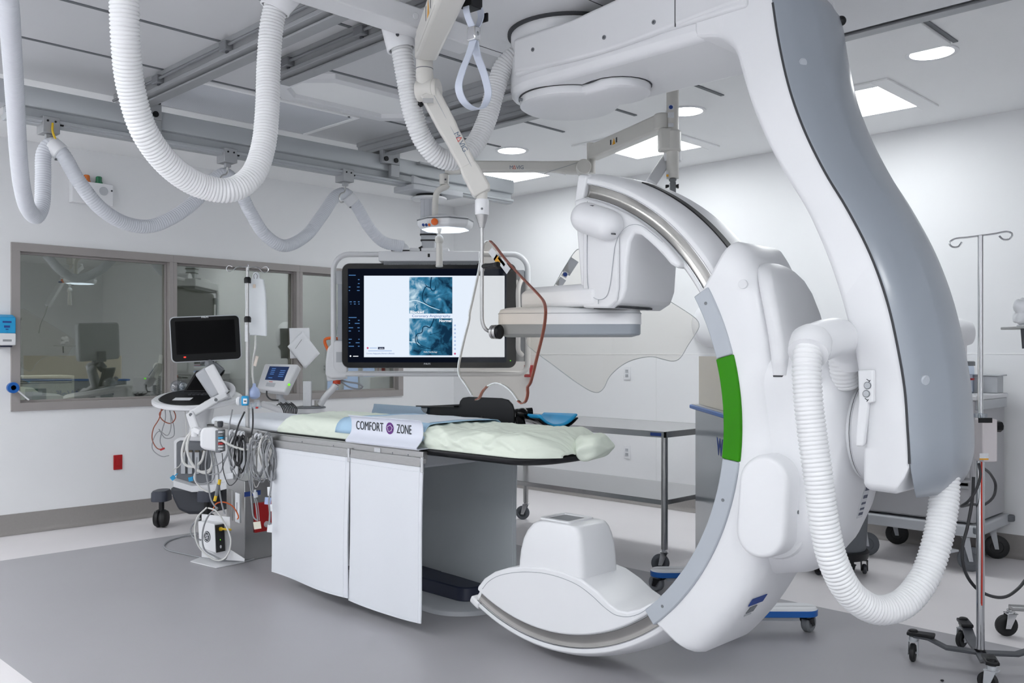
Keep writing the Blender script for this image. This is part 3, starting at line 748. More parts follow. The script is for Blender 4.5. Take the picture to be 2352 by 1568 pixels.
fdir = (at(921, 108, 3.72) - F2).normalized()
f2 = fitting(F2, fdir, .062, .060, (at(922, 108, 3.72) - F2).length)
s = MB(); s.cyl(F2 + fdir * .085 - FWD * .062, F2 + fdir * .085 - FWD * .07, .007, n=8); obj('screw', s, DARK, f2)
# slewing ring
b = MB(); b.lathe((CX, CY, 2.725), (0, 0, -1), [(0, .27), (.012, .27), (.012, .25)], 56); obj('ring_gap', b, SEAM, G)
b = MB(); b.lathe((CX, CY, 2.713), (0, 0, -1), [(0, .255), (.03, .255), (.06, .25), (.09, .245)], 56); obj('slewing_ring', b, WHITE2, G)
# horizontal beam: rounded end under the ring, running to the curved arm
def beam_outline(w, y1, z, ex=0):
    out = []
    for k in range(17):
        a = PI * k / 16
        out.append(V((CX + (w + ex) * math.cos(a), CY + .0 + (w * 1.08 + ex) * math.sin(a), z)))
    return [V((CX + w + ex, y1, z))] + out + [V((CX - w - ex, y1, z))]
b = MB(); b.prism(beam_outline(.246, 1.56, 2.44), (0, 0, .2)); obj('beam', b, WHITE, G, bevel=.035, seg=4)
# cover over the side of the beam, its lower edge a long wave
b = MB()
top = []; n = 24
prof = []
for k in range(n + 1):
    f = k / n; y = 2.69 - f * 1.1
    zl = 2.515 - .022 * math.sin(f * PI * 1.3) - .012 * f
    zu = 2.655 + .10 * max(0, f - .3) * (1 if f < .8 else .8 / f)
    prof.append((y, zl, zu))
for sx in (-1, 1):
    poly = [V((CX + sx * .27, y, zl)) for y, zl, zu in prof] + [V((CX + sx * .27, y, zu)) for y, zl, zu in reversed(prof)]
    b.prism(poly, (-sx * .03, 0, 0))
obj('beam_cover', b, WHITE2, G, bevel=.012, seg=3)
b = MB(); b.prism([V((CX - .265, y, zu - .02)) for y, zl, zu in prof] + [V((CX - .265, prof[-1][0], 2.5)), V((CX - .265, prof[0][0], 2.5))], (.53, 0, 0)); obj('beam_core', b, WHITE2, G, bevel=.012, seg=3)
for px, py in ((1224, 114), (1388, 86), (1502, 51)):
    p = onx(px, py, CX - .27); s = MB(); s.cyl(p, p - V((.003, 0, 0)), .0085, n=14); f = obj('screw', s, MIDGREY, G)
    s = MB(); s.cyl(p - V((.003, 0, 0)), p - V((.0035, 0, 0)), .004, n=6); obj('socket', s, DARK, f)
s = MB(); y = 1.87
s.box(CX - .2715, CX - .268, y, y + .003, 2.5, 2.70); obj('cover_seam', s, SEAM, G)
# lobed disc below the beam
def lobe(r1, r2, z):
    out = []
    c2 = .27
    for k in range(72):
        a = 2 * PI * k / 72; d = V((math.cos(a), math.sin(a), 0)); s = 0
        q = r1
        cc = V((0, -c2, 0)); bb = d.dot(cc); disc = bb * bb - (c2 * c2 - r2 * r2)
        if disc > 0: q = max(q, bb + math.sqrt(disc))
        out.append(V((CX, CY, z)) + d * q)
    return out
b = MB(); b.rings([lobe(.215, .135, 2.442), lobe(.217, .137, 2.43), lobe(.215, .135, 2.408), lobe(.20, .12, 2.398)]); hd = obj('hub_disc', b, WHITE, G)
b = MB(); b.rings([lobe(.222, .142, 2.444), lobe(.222, .142, 2.438)]); obj('disc_gap', b, SEAM, hd)
s = MB(); p = V((CX - .19, CY + .1, 2.42)); s.cyl(p, p + V((-.014, .008, 0)), .006, n=10); obj('screw', s, MIDGREY, hd)

# ------------------------------------------------------------------ the curved L-arm
inner = [(1.80, 2.445), (1.70, 2.42), (1.645, 2.36), (1.62, 2.28), (1.585, 2.17), (1.546, 2.073), (1.474, 1.931), (1.382, 1.778), (1.302, 1.589), (1.245, 1.395), (1.217, 1.259), (1.205, 1.1), (1.203, .923)]
outer = [(1.80, 2.78), (1.60, 2.76), (1.535, 2.68), (1.515, 2.6), (1.496, 2.499), (1.474, 2.363), (1.436, 2.197), (1.382, 2.045), (1.309, 1.894), (1.245, 1.785), (1.169, 1.634), (1.116, 1.485), (1.083, 1.34), (1.062, 1.21), (1.055, 1.106), (1.05, 1.02), (1.062, .965), (1.09, .92)]
def sp2(pts, st=.03): return [(p.y, p.z) for p in spline([(0, a, c) for a, c in pts], st)]
si, so = sp2(inner), sp2(outer)
b = MB()
N = 60
def resample(pts, n):
    L = [0]
    for a, c in zip(pts, pts[1:]): L.append(L[-1] + math.dist(a, c))
    out = []; k = 0
    for i in range(n + 1):
        s = L[-1] * i / n
        while k < len(L) - 2 and L[k + 1] < s: k += 1
        f = (s - L[k]) / (L[k + 1] - L[k]); out.append((pts[k][0] + (pts[k + 1][0] - pts[k][0]) * f, pts[k][1] + (pts[k + 1][1] - pts[k][1]) * f))
    return out
ri, ro = resample(si, N), resample(so, N)
hw = .25
rings = []
for (iy, iz), (oy, oz) in zip(ri, ro):
    c = .03
    dy, dz = oy - iy, oz - iz; L = math.hypot(dy, dz); uy, uz = dy / L * c, dz / L * c
    rings.append([V((CX - hw, iy + uy, iz + uz)), V((CX - hw, oy, oz)), V((CX + hw, oy, oz)), V((CX + hw, iy + uy, iz + uz)), V((CX + hw - .01, iy + uy * .3, iz + uz * .3)), V((CX + hw - c, iy, iz)), V((CX - hw + c, iy, iz)), V((CX - hw + .01, iy + uy * .3, iz + uz * .3))])
cc_ = sum(rings[-1], V()) / len(rings[-1])
for k_, dz_ in ((.96, .012), (.88, .022)): rings.append([cc_ + (p - cc_) * k_ - UP * dz_ for p in rings[N]])
b.rings(rings); LA = obj('curved_arm', b, WHITE, G, angle=40, bevel=.006)
# blue-grey cover on the outside of the arm
def cover_ring(y, z, ny, nz, k, s):
    xs = [(-.252, -.004), (-.252, .0), (-.25, .006), (-.18, .038), (-.105, .070), (-.088, .075), (-.03, .079), (.05, .077), (.12, .064), (.19, .04), (.235, .012), (.252, 0), (.252, -.004)]
    return [V((CX + .03 * (1 - s) + u * s, y + ny * h * k, z + nz * h * k)) for u, h in xs]
co = resample(sp2([p for p in outer[3:-2]] + [(1.05, .93), (1.062, .885)]), 64)
rings = []
for i, (y, z) in enumerate(co):
    a, c = co[max(0, i - 1)], co[min(64, i + 1)]
    ty, tz = c[0] - a[0], c[1] - a[1]; L = math.hypot(ty, tz); ny, nz = tz / L, -ty / L
    if ny > 0: ny, nz = -ny, -nz
    f = i / 64
    e = max(0, (f - .89) / .11); s = math.sqrt(max(0.02, 1 - e ** 3 * .5)); k = 1.0 if f < .90 else max(.3, 1 - ((f - .90) / .10) ** 2 * .7)
    e0 = max(0, (.05 - f) / .05); k *= (1 - .6 * e0)
    rings.append(cover_ring(y, z, ny if f < .9 else ny, nz if f < .9 else nz * .3, k, s))
b = MB(); b.rings(rings); cv = obj('arm_cover', b, COVER, G, angle=60); cv['label'] = 'blue grey outer cover'
b = MB()
gp = [V((CX - hw - .0015, y + .003, z)) for y, z in co[4:61]]
b.tube(gp, .0042, 6); obj('cover_gap', b, SEAM, G)
for zc in (2.29, 1.79, 1.255):
    i = min(range(1, 64), key=lambda k: abs(co[k][1] - zc)); ty, tz = co[i + 1][0] - co[i - 1][0], co[i + 1][1] - co[i - 1][1]; L = math.hypot(ty, tz); ny, nz = -abs(tz) / L, (-ty if tz > 0 else ty) / L
    p = V((CX - .185, co[i][0] + ny * .036, co[i][1] + nz * .036)); d = V((-.41, ny * .91, nz * .91)); s = MB(); s.lathe(p - d * .004, d, [(0, .0165), (.006, .0165), (.009, .013), (.0095, .001)], 22); obj('screw_cap', s, TRIMGREY, cv)
s = MB(); p = onx(1932, 48, CX + .15); s.ball(p, .018); obj('bumper_stud', s, BLACK, cv)
# handle with two round buttons on the arm's near side
nx = CX - hw
hp = [onx(a, c, nx) for a, c in ((1977, 849), (2012, 849), (2012, 923), (2000, 925), (1996, 962), (1990, 1018), (1986, 1024), (1972, 1024), (1972, 1000), (1975, 960), (1979, 920))]
b = MB(); b.prism(hp, (-.022, 0, 0)); hd = obj('control_handle', b, WHITE, G, bevel=.005, seg=3)
for py in (885, 904):
    p = onx(1993 - (py - 885) * .15, py, nx - .022); s = MB(); s.lathe(p, (-1, 0, 0), [(0, .0115), (.002, .0115), (.0025, .0095)], 20); k = obj('button_ring', s, MIDGREY, hd)
    s = MB(); s.lathe(p, (-1, 0, 0), [(0, .0095), (.004, .009), (.0045, .001)], 20); s_ = obj('button', s, LIGHTGREY, hd)
for px, py in ((1994, 873), (1990, 917)):
    p = onx(px, py, nx - .0222); s = MB(); s.obox(p, V((0, .8, .6)), V((0, -.6, .8)), V((1, 0, 0)), .012, .0022, .0006); s.obox(p + V((0, -.004, -.003)), V((0, -.6, .8)), V((0, .8, .6)), V((1, 0, 0)), .009, .0022, .0006); obj('mark', s, INK, hd)

# ------------------------------------------------------------------ pivot between arm and sleeve
b = MB(); b.lathe((CX, 1.215, CZ), (0, 1, 0), [(0, .165), (.055, .165), (.058, .17)], 48); obj('pivot_ring', b, WHITE, G)
b = MB(); b.lathe((CX, 1.272, CZ), (0, 1, 0), [(0, .168), (.004, .168)], 48); obj('pivot_gap', b, SEAM, G)
b = MB(); b.lathe((CX, 1.276, CZ), (0, 1, 0), [(0, .165), (.02, .168)], 48)
def hsec(y, hx, z0, z1, r): return framed(V((CX, y, (z0 + z1) / 2)), V((1, 0, 0)), UP, rrect(hx * 2, z1 - z0, r, 8))
b.rings([hsec(1.285, .165, .905, 1.235, .16), hsec(1.30, .178, .86, 1.27, .16), hsec(1.33, .192, .75, 1.31, .17), hsec(1.37, .20, .67, 1.34, .17), hsec(1.42, .202, .61, 1.36, .17), hsec(1.47, .202, .57, 1.38, .17), hsec(1.60, .20, .54, 1.40, .17)]); pv = obj('pivot_housing', b, WHITE, G, angle=60)
for u in (-.03, .03):
    p = V((CX - .205, 1.39, CZ + .08 + u)) ; s = MB(); s.ball(p + V((.02, -.0, 0)), .012); obj('plug', s, WHITE2, pv)
b = MB(); p0 = onx(1955, 1105, CX - .17); U = V((.25, -.95, .1)).normalized()
b.obox(V((CX + .02, 1.3065, .83)), V((1, 0, 0)), V((0, -.263, .965)), V((0, -.965, -.263)), .04, .13, .002); rl = obj('rating_label', b, LABEL, G)
for dz, h_ in ((.045, .022), (.012, .012), (-.012, .008), (-.032, .008), (-.05, .01)):
    s = MB(); s.obox(V((CX + .02, 1.3065, .83)) + V((0, -.263, .965)) * dz + V((0, -.965, -.263)) * .0012, V((1, 0, 0)), V((0, -.263, .965)), V((0, -.965, -.263)), .032, h_, .0008); obj('print', s, mat('label print %d' % (dz * 1000), (92, 96, 116), .6), rl)

# ------------------------------------------------------------------ the sleeve that holds the C
def arcp(rho, deg, x): a = math.radians(deg); return V((x, CY + rho * math.cos(a), CZ + rho * math.sin(a)))
def arc_loft(sec, d0, d1, n, endf=None):
    rings = []
    for k in range(n + 1):
        f = k / n; d = d0 + (d1 - d0) * f
        rings.append([arcp(r, d, x) for x, r in (endf(sec, f) if endf else sec)])
    return rings
def ss(f, e):                      # soft ends
    g = min(f, 1 - f) / e
    return 1.0 if g >= 1 else math.sqrt(max(0.0, 1 - (1 - g) ** 2))
def sleeve_sec(f):
    d = 149.5 + 82.5 * f
    m = max(0, 1 - abs(d - 172) / 27); m = m * m * (3 - 2 * m)
    ro = 1.152 - .05 * m - .02 * (1 - ss(f, .05))
    x0, x1 = 2.79, 3.21
    c = .055
    pts = []
    base = [(x0, .93), (x0, ro - .075), (x0 + .004, ro - .05), (x0 + .014, ro - .028), (x0 + .034, ro - .009), (x0 + .065, ro), (x1 - c * 1.7, ro), (x1 - c, ro - .015), (x1 - .02, ro - .05), (x1, ro - .10), (x1, .93)]
    return base
rings = []
n = 56
for k in range(n + 1):
    f = k / n; d = 149.5 + 82.5 * f
    rings.append([arcp(r, d - (6.5 * (r - .93) / .25 if f < .5 else 0) * (1 - min(1, f / .15)) + ((-5.0) * (r - .93) / .25) * max(0, (f - .85) / .15), x) for x, r in sleeve_sec(f)])
b = MB(); b.rings(rings); obj('sleeve', b, WHITE, G, angle=45, bevel=.012, seg=3)
def trim_sec(f): return [(2.782, .908), (2.782, .972), (2.80, .976), (3.20, .976), (3.218, .972), (3.218, .908)]
def trim(name, d0, d1, m, push=0.0, n=24):
    rings = [[arcp(r + (push if r > .95 else -push), d0 + (d1 - d0) * k / n, x + (-push if x < 3 else push)) for x, r in trim_sec(0)] for k in range(n + 1)]
    b = MB(); b.rings(rings); return obj(name, b, m, G, bevel=.004)
trim('sleeve_trim', 149.6, 164.9, TRIMGREY)
trim('sleeve_trim', 187.2, 231.5, TRIMGREY)
gs = trim('green_strip', 165, 187.1, GREEN, .002)
for d in (152.5, 196, 226.5):
    p = arcp(.94, d, 2.782); s = MB(); s.lathe(p, (-1, 0, 0), [(0, .006), (.001, .006), (.0012, .001)], 12); obj('screw', s, MIDGREY, G)
for px, py in ((1706, 652),):
    p = onx(px, py, 2.79); s = MB(); s.lathe(p, V((-1, -.2, 0)), [(-.01, .016), (.001, .016), (.002, .012), (.002, .001)], 18); obj('screw_cap', s, WHITE2, G, bevel=.001)
# sticker on the sleeve's outer side near the floor
for px, py, w, h, m in ((1767, 1352, .10, .034, INKBLUE), (1757, 1378, .05, .03, MIDGREY), (1752, 1394, .045, .006, LIGHTGREY)):
    a = 212.5 + (py - 1352) * .085
    o = arcp(1.157, a, 3.0 - .10); er = (arcp(1, a, 0) - arcp(0, a, 0)); et = V((0, -math.sin(math.radians(a)), math.cos(math.radians(a))))
    nrm = er.copy(); U = (V((1, 0, 0)) - nrm * nrm.x).normalized()
    s = MB(); s.obox(o - er * .003, U, nrm.cross(U), nrm, w, h, .002); obj('sticker', s, m, G)
# pods on the sleeve: lower pad, upper head with the hose elbow
def capsule_pts(c, U, W, L, r, n=12):
    out = []
    for k in range(n + 1):
        a = PI * k / n; out.append(c + W * (L / 2 + r * math.sin(a)) + U * r * math.cos(a))
    for k in range(n + 1):
        a = PI + PI * k / n; out.append(c + W * (-L / 2 + r * math.sin(a)) + U * r * math.cos(a))
    return out
# lower pad: leans with the sleeve
c = V((2.72, 1.525, .815)); U = V((0, -1, 0)); W = V((0, -.07, 1)).normalized()
b = MB()
rr = [[p + V((off, 0, 0)) for p in capsule_pts(c, U, W, .165, r, 16)] for off, r in ((.16, .094), (.022, .092), (.008, .088), (.0015, .081), (0, .074))]
b.rings(list(reversed(rr))); lp = obj('lower_pod', b, WHITE, G, angle=40)
b = MB(); rr = [[p + V((off, -.012, .004)) for p in capsule_pts(c, U, W, .175, r, 16)] for off, r in ((.16, .107), (.105, .106), (.095, .10))]
b.rings(list(reversed(rr))); obj('pod_base', b, WHITE2, lp, angle=40)
s = MB(); p = V((2.80, 1.4325, .80)); s.cyl(p + V((0, .004, 0)), p + V((0, -.003, 0)), .007, n=12); obj('screw', s, MIDGREY, lp)
# upper head: a tombstone shell standing on the outer side of the sleeve
b = MB()
def hs(z, x0, x1, yf, r):
    x0, x1, yf, z = x0 + .012, x1 + .04, yf - .006, 1.252 + (z - 1.252) * 1.04
    return framed(V(((x0 + x1) / 2, yf + .028, z)), V((1, 0, 0)), V((0, 1, 0)), rrect(x1 - x0, .056, r, 5))
HSEC = [(1.252, 2.785, 3.125, 1.480, .018), (1.30, 2.785, 3.122, 1.487, .02), (1.38, 2.786, 3.112, 1.500, .022), (1.46, 2.788, 3.10, 1.518, .024), (1.53, 2.795, 3.08, 1.538, .025), (1.575, 2.812, 3.055, 1.556, .026), (1.605, 2.84, 3.02, 1.575, .026), (1.622, 2.875, 2.985, 1.590, .026), (1.63, 2.91, 2.955, 1.605, .02)]
b.rings([hs(*q) for q in HSEC]); up = obj('upper_pod', b, WHITE2, G, angle=50)
s = MB(); s.ball(V((2.94, 1.535, 1.50)), .016, sc=(1, .6, 1.3)); obj('plug', s, WHITE, up)
s = MB(); s.rings([hs(1.2515, 2.788, 3.12, 1.486, .018), hs(1.246, 2.788, 3.12, 1.486, .018)]); obj('seam', s, SEAM, up)
# elbow the hoses leave from
e0 = at(1853, 800, 2.62); 
b = MB(); b.tube(spline([at(1822, 790, 2.84), at(1840, 778, 2.76), at(1862, 775, 2.68), at(1866, 790, 2.66), at(1858, 803, 2.65)], .02), [.06] * 400, 24) if False else b.lathe(at(1856, 812, 2.66), (at(1868, 765, 2.72) - at(1856, 812, 2.66)), [(0, .052), (.0, .058), (.03, .061), (.06, .06), (.085, .045), (.09, .001)], 26)
obj('hose_elbow', b, WHITE, G)
b = MB(); b.tube(spline([at(1866, 792, 2.72), at(1900, 778, 2.78), at(1930, 778, 2.86), at(1948, 800, 2.92), at(1950, 830, 2.95)], .02), .062, 24); obj('hose_elbow', b, WHITE, G)

# ------------------------------------------------------------------ the C itself
sec = [(2.85, .905), (2.85, .918), (2.862, .923), (2.868, .948), (2.862, .974), (2.85, .979), (2.85, .996), (2.858, 1.004), (2.90, 1.020), (2.95, 1.028), (3.03, 1.032), (3.11, 1.034), (3.142, 1.031), (3.15, 1.022), (3.15, .905), (3.13, .892), (2.87, .892)]
b = MB(); b.rings(arc_loft(sec, 101.8, 297.2, 110)); ca = obj('c_arm', b, WHITE, G, angle=35, bevel=.002, seg=1)
band = [(2.8605, .925), (2.8665, .948), (2.8605, .972), (2.857, .972), (2.857, .925)]
for d0, d1 in ((103.6, 150), (230, 296)):
    b = MB(); b.rings(arc_loft([(2.8575, .9225), (2.8615, .935), (2.863, .948), (2.8615, .961), (2.8575, .9745), (2.870, .9745), (2.870, .9225)], d0, d1, 60)); s = obj('polished_rail', b, POLISH, G, angle=60)
    b = MB()
    for r in (.9215, .9765): b.tube([arcp(r, d0 + (d1 - d0) * k / 60, 2.8515) for k in range(61)], .003, 6)
    obj('rail_edge', b, CHROME, s)
b = MB(); b.rings(arc_loft([(2.985, 1.028), (2.985, 1.0345), (3.022, 1.036), (3.022, 1.028)], 113, 150, 50)); obj('drive_belt', b, BLACK, G)
b = MB(); b.rings(arc_loft([(2.842, .90), (2.842, 1.005), (2.86, 1.013), (3.14, 1.013), (3.158, 1.005), (3.158, .90)], 100.6, 103.4, 4)); obj('end_stop', b, WHITE, G, bevel=.008, seg=3)
b = MB(); b.rings(arc_loft([(2.842, .975), (2.842, 1.005), (2.86, 1.018), (3.14, 1.018), (3.158, 1.005), (3.158, .975)], 294.8, 298.2, 4)); obj('end_stop', b, WHITE, G, bevel=.008, seg=3)

# ------------------------------------------------------------------ detector head
def A(d, r=.915): a = math.radians(d); return (CY + r * math.cos(a), CZ + r * math.sin(a))
yz = [(2.385, 1.512), (2.235, 1.505), (2.185, 1.53), (2.165, 1.58), (2.155, 1.70), (2.145, 1.76), (2.125, 1.79)] + [A(d, .880) for d in (126, 129, 132, 135, 138)] + [A(140.5, .893)] + [A(d, .917) for d in range(140, 101, -3)] + [(2.43, 1.955)]
b = MB(); b.prism([V((2.82, y, z)) for y, z in yz], (.34, 0, 0)); obj('detector_column', b, WHITE, G, bevel=.022, seg=3)
# lower part of the column, fuller towards the head end
b = MB()
yz2 = [(2.37, 1.512), (2.24, 1.505), (2.2, 1.53), (2.19, 1.58), (2.19, 1.78), (2.22, 1.86), (2.37, 1.86)]
b.prism([V((2.806, y, z)) for y, z in yz2], (.015, 0, 0)); fp = obj('front_panel', b, WHITE2, G, bevel=.012, seg=3)
# panel joint lines on the near side
for pts in (((1349, 462), (1349, 640), (1352, 665), (1362, 682), (1378, 688), (1393, 680), (1401, 655), (1408, 600), (1414, 560), (1425, 535), (1445, 518), (1470, 517), (1500, 537), (1522, 556)), ((1374, 688), (1374, 698))):
    q = [onx(a, c, 2.8035) for a, c in pts]
    s = MB(); s.tube(spline(q, .01) if len(q) > 2 else q, .0013, 5); obj('panel_joint', s, GREYSEAM, G)
# bumper pad on the near side
c0, c1 = onx(1346, 500, 2.79), onx(1396, 517, 2.79)
b = MB(); d = (c1 - c0); L = d.length; d.normalize(); r = .062
b.lathe(c0 - d * r, d, [(r * (1 - math.cos(PI / 2 * k / 6)), r * math.sin(PI / 2 * k / 6)) for k in range(7)] + [(L + r + r * math.sin(PI / 2 * k / 6), r * math.cos(PI / 2 * k / 6)) for k in range(7)], 26)
bp_ = obj('bumper', b, WHITE, G)
for px, py in ((1360, 473), (1409, 537)):
    p = onx(px, py, 2.765); s = MB(); s.obox(p, V((0, -1, -.15)).normalized(), UP, V((1, 0, 0)), .016, .006, .01); obj('slot', s, DARK, bp_)
# detector: wide flat box turned square to the camera, a lower block behind
dU = V((SI * .998 + CO * -.06, -CO * .998 + SI * -.06, 0)).normalized(); dN = dU.cross(UP)      # along the front face, towards the room
dc = V((CX - .01, CY - .01, 0))
def slab(w, d, r, z): return framed(dc + UP * z, dU, dN, rrect(w, d, r, 6))
b = MB(); b.rings([slab(.575, .50, .045, 1.402), slab(.585, .51, .05, 1.407), slab(.585, .51, .05, 1.446)]); obj('detector_band', b, mat('detector band', (150, 157, 165), .38, var=.02, scale=5), G)
b = MB(); b.rings([slab(.59, .515, .052, 1.446), slab(.592, .517, .055, 1.452), slab(.59, .515, .055, 1.492), slab(.575, .50, .06, 1.508), slab(.53, .46, .07, 1.516), slab(.48, .41, .07, 1.519)]); dt = obj('detector', b, WHITE, G, angle=50)
b = MB(); b.tube(slab(.5922, .5172, .055, 1.491), .0012, 5, closed=True); obj('joint', b, GREYSEAM, dt)
b = MB(); b.rings([[V((2.80 + e, 2.30 + e, z)), V((3.19 - e, 2.30 + e, z)), V((3.19 - e, 2.72 - e, z)), V((2.80 + e, 2.72 - e, z))] for z, e in ((1.517, 0), (1.58, 0), (1.602, .012), (1.61, .03))]); obj('detector_mount', b, WHITE, G, bevel=.03, seg=4)
b = MB(); b.box(2.84, 3.06, 2.21, 2.34, 1.506, 1.512); obj('mount_gap', b, SEAM, G)

# ------------------------------------------------------------------ tube housing at the bottom
tp = [(1097, 1347), (1112, 1328), (1135, 1313), (1165, 1304), (1205, 1300), (1250, 1303), (1295, 1314), (1335, 1331), (1370, 1357), (1398, 1385), (1418, 1400), (1440, 1405), (1468, 1398), (1492, 1385)]
top = [onx(a, c, 2.832) for a, c in tp]
bot = [arcp(.92, 231 + (296.5 - 231) * k / 30, 2.832) for k in range(31)]
b = MB(); b.prism(top + bot, (.30, 0, 0)); obj('tube_housing', b, WHITE, G, bevel=.014, seg=3, angle=40)
tp2 = [(1108, 1352), (1120, 1337), (1140, 1324), (1170, 1316), (1205, 1313), (1248, 1316), (1290, 1327), (1328, 1344), (1360, 1368), (1388, 1394), (1412, 1411), (1440, 1416), (1466, 1410), (1484, 1400)]
q = [onx(a, c, 2.8315) for a, c in tp2]
s = MB(); s.tube(spline(q, .012), .0014, 5); obj('panel_joint', s, GREYSEAM, G)
# the hat with the collimator window
def hat(z, f):
    x0, x1 = 2.838 + .01 * f, 3.085 - .03 * f
    y0, y1 = 2.40 + .045 * f, 2.775 - .125 * f
    c = V(((x0 + x1) / 2, (y0 + y1) / 2, z))
    return framed(c, V((1, 0, 0)), V((0, 1, 0)), rrect(x1 - x0, y1 - y0, .03, 4))
zs = [(.36, 0), (.42, .02), (.47, .08), (.52, .2), (.56, .38), (.59, .62), (.602, .8), (.609, .93), (.612, 1.12)]
b = MB(); b.rings([hat(z, f) for z, f in zs]); obj('tube_cover', b, WHITE, G, angle=45)
wc = V((2.955, 2.585, .612))
b = MB()
def sq(h, r, z): return framed(V((wc.x, wc.y, z)), V((1, 0, 0)), V((0, 1, 0)), rrect(h, h, r, 3))
b.rings([sq(.175, .02, .61), sq(.172, .02, .619), sq(.135, .008, .619), sq(.132, .008, .613)], cap=False); wf = obj('window_frame', b, WHITE2, G, angle=30)
b = MB(); b.rings([sq(.132, .004, .613), sq(.12, .004, .6125)], cap=True); obj('collimator_window', b, DARK, wf)
b = MB(); b.box(wc.x - .052, wc.x + .052, wc.y - .052, wc.y + .052, .613, .6155); obj('collimator_glass', b, MIDGREY, wf)
# ================================================================== HOSES
b = MB(); hose(b, [V((1.12, 2.845, 2.63)), at(283, -60, 2.755), at(285, 0, 2.755), at(288, 90, 2.78), at(300, 200, 2.85), at(333, 305, 2.93), at(395, 385, 3.04), at(465, 428, 3.14), at(530, 436, 3.2), at(578, 405, 3.26), at(604, 340, 3.31), at(614, 250, 3.34), at(617, 150, 3.36), at(624, 60, 3.36), at(634, 14, 3.36)], .0445, .0118, .11, 22)
single('corrugated_hose', b, HOSE, 'thick corrugated hose hanging in the biggest U at upper left', 'hose', 'thick corrugated hoses on the x-ray machine', angle=80)
b = MB(); hose(b, [at(921, 100, 3.72), at(926, 135, 3.72), at(937, 200, 3.74), at(950, 265, 3.76), at(974, 325, 3.8), at(1010, 362, 3.84), at(1050, 366, 3.88), at(1088, 335, 3.92), at(1118, 275, 3.95), at(1138, 205, 3.96), at(1158, 152, 3.96), at(1190, 125, 3.96), at(1215, 120, 3.96)], .044, .0125, .11, 22)
single('corrugated_hose', b, HOSE, 'thick corrugated hose drooping behind the cream arm to the horizontal gantry beam', 'hose', 'thick corrugated hoses on the x-ray machine', angle=80)
b = MB(); hose(b, [at(1858, 795, 2.67), at(1853, 830, 2.655), at(1855, 900, 2.64), at(1866, 1000, 2.63), at(1880, 1100, 2.62), at(1893, 1200, 2.62), at(1914, 1290, 2.63), at(1955, 1365, 2.66), at(2015, 1400, 2.7), at(2075, 1385, 2.74), at(2124, 1325, 2.78), at(2152, 1245, 2.81), at(2166, 1170, 2.84), at(2170, 1120, 2.86), at(2170, 1080, 2.87)], .0425, .0125, .11, 22, .0455)
single('corrugated_hose', b, HOSE, 'thick corrugated hose hanging low from the sleeve elbow to the curved arm foot', 'hose', 'thick corrugated hoses on the x-ray machine', angle=80)
b = MB(); hose(b, [at(1934, 815, 2.94), at(1938, 850, 2.95), at(1942, 885, 2.97)], .045, .0125, .09, 20)
tag(obj('hose_stub', b, HOSE, G, angle=80))
# the long cable hose looped along the monitor beam
HP = [at(8, -80, 3.3) + V((-.02, .02, H - at(8, -80, 3.3).z)), at(18, 0, 3.55), at(26, 100, 3.8), at(36, 250, 4.15), at(42, 350, 4.4), at(50, 425, 4.57), at(65, 480, 4.75), at(83, 497, 4.86), at(96, 470, 4.93), at(99, 410, 4.98), at(102, 350, 5.0), at(118, 332, 5.02), at(142, 352, 5.03), at(180, 415, 5.1), at(230, 477, 5.22), at(290, 513, 5.38), at(345, 519, 5.5), at(400, 497, 5.6), at(455, 455, 5.72), at(492, 412, 5.8), at(518, 400, 5.84), at(543, 425, 5.9), at(575, 487, 6.0), at(610, 540, 6.1), at(650, 564, 6.2), at(700, 543, 6.36), at(740, 494, 6.5), at(772, 450, 6.6), at(794, 445, 6.66), at(818, 472, 6.71), at(848, 522, 6.77), at(880, 555, 6.83), at(925, 566, 6.88)]
t = thing('cable_hose', HP[11], 'long soft white hose looping under the beam hooks to the big monitor', 'hose')
b = MB(); hose(b, HP, .039, .0145, .07, 18, .045); obj('ribbed_sleeve', b, HOSE2, t, angle=80)
for a, c in ((HP[11], HP[12]), (HP[28], HP[29])):
    d = (c - a).normalized(); m = a.lerp(c, .45); s = MB(); s.lathe(m - d * .035, d, [(0, .045), (.005, .05), (.065, .05), (.07, .045)], 22); k = obj('collar', s, WHITE, t)
    s = MB(); s.cyl(m - UP * .05, m - UP * .065, .008, n=8); obj('clip', s, MIDGREY, k)

# ================================================================== STRAP LOOP
SC = at(1088, 150, 3.0); SU = (RIGHT * .62 + FWD * .78).normalized(); SN = SU.cross(UP)
def sp(px, py): return SC + SU * ((px - 1088) * 3.0 / FPX / .62) + UP * ((150 - py) * 3.0 / FPX)
def ribbon(pts, w, th):
    b = MB(); path = spline(pts, .008); m = len(path); rows = []
    for k, p in enumerate(path):
        d = (path[min(m - 1, k + 1)] - path[max(0, k - 1)]).normalized(); n = d.cross(SN).normalized()
        rows.append([p + SN * w / 2 + n * th / 2, p - SN * w / 2 + n * th / 2, p - SN * w / 2 - n * th / 2, p + SN * w / 2 - n * th / 2])
    b.rings(rows); return b
STRAP = mat('grey silicone strap', (196, 203, 218), .4, var=.02, scale=8)
t = thing('hanging_strap', SC + UP * .22, 'pale grey strap loop with a chrome buckle hanging from a black clamp', 'strap')
obj('loop', ribbon([sp(1087, 92), sp(1079, 125), sp(1063, 175), sp(1056, 215), sp(1066, 240), sp(1087, 250), sp(1109, 238), sp(1120, 205), sp(1112, 165), sp(1096, 125), sp(1090, 92)], .03, .0045), STRAP, t, bevel=.001)
obj('upper_loop', ribbon([sp(1088, 70), sp(1074, 40), sp(1072, 22), sp(1082, 8), sp(1096, 8), sp(1104, 25), sp(1100, 48), sp(1090, 70)], .026, .004), STRAP, t, bevel=.001)
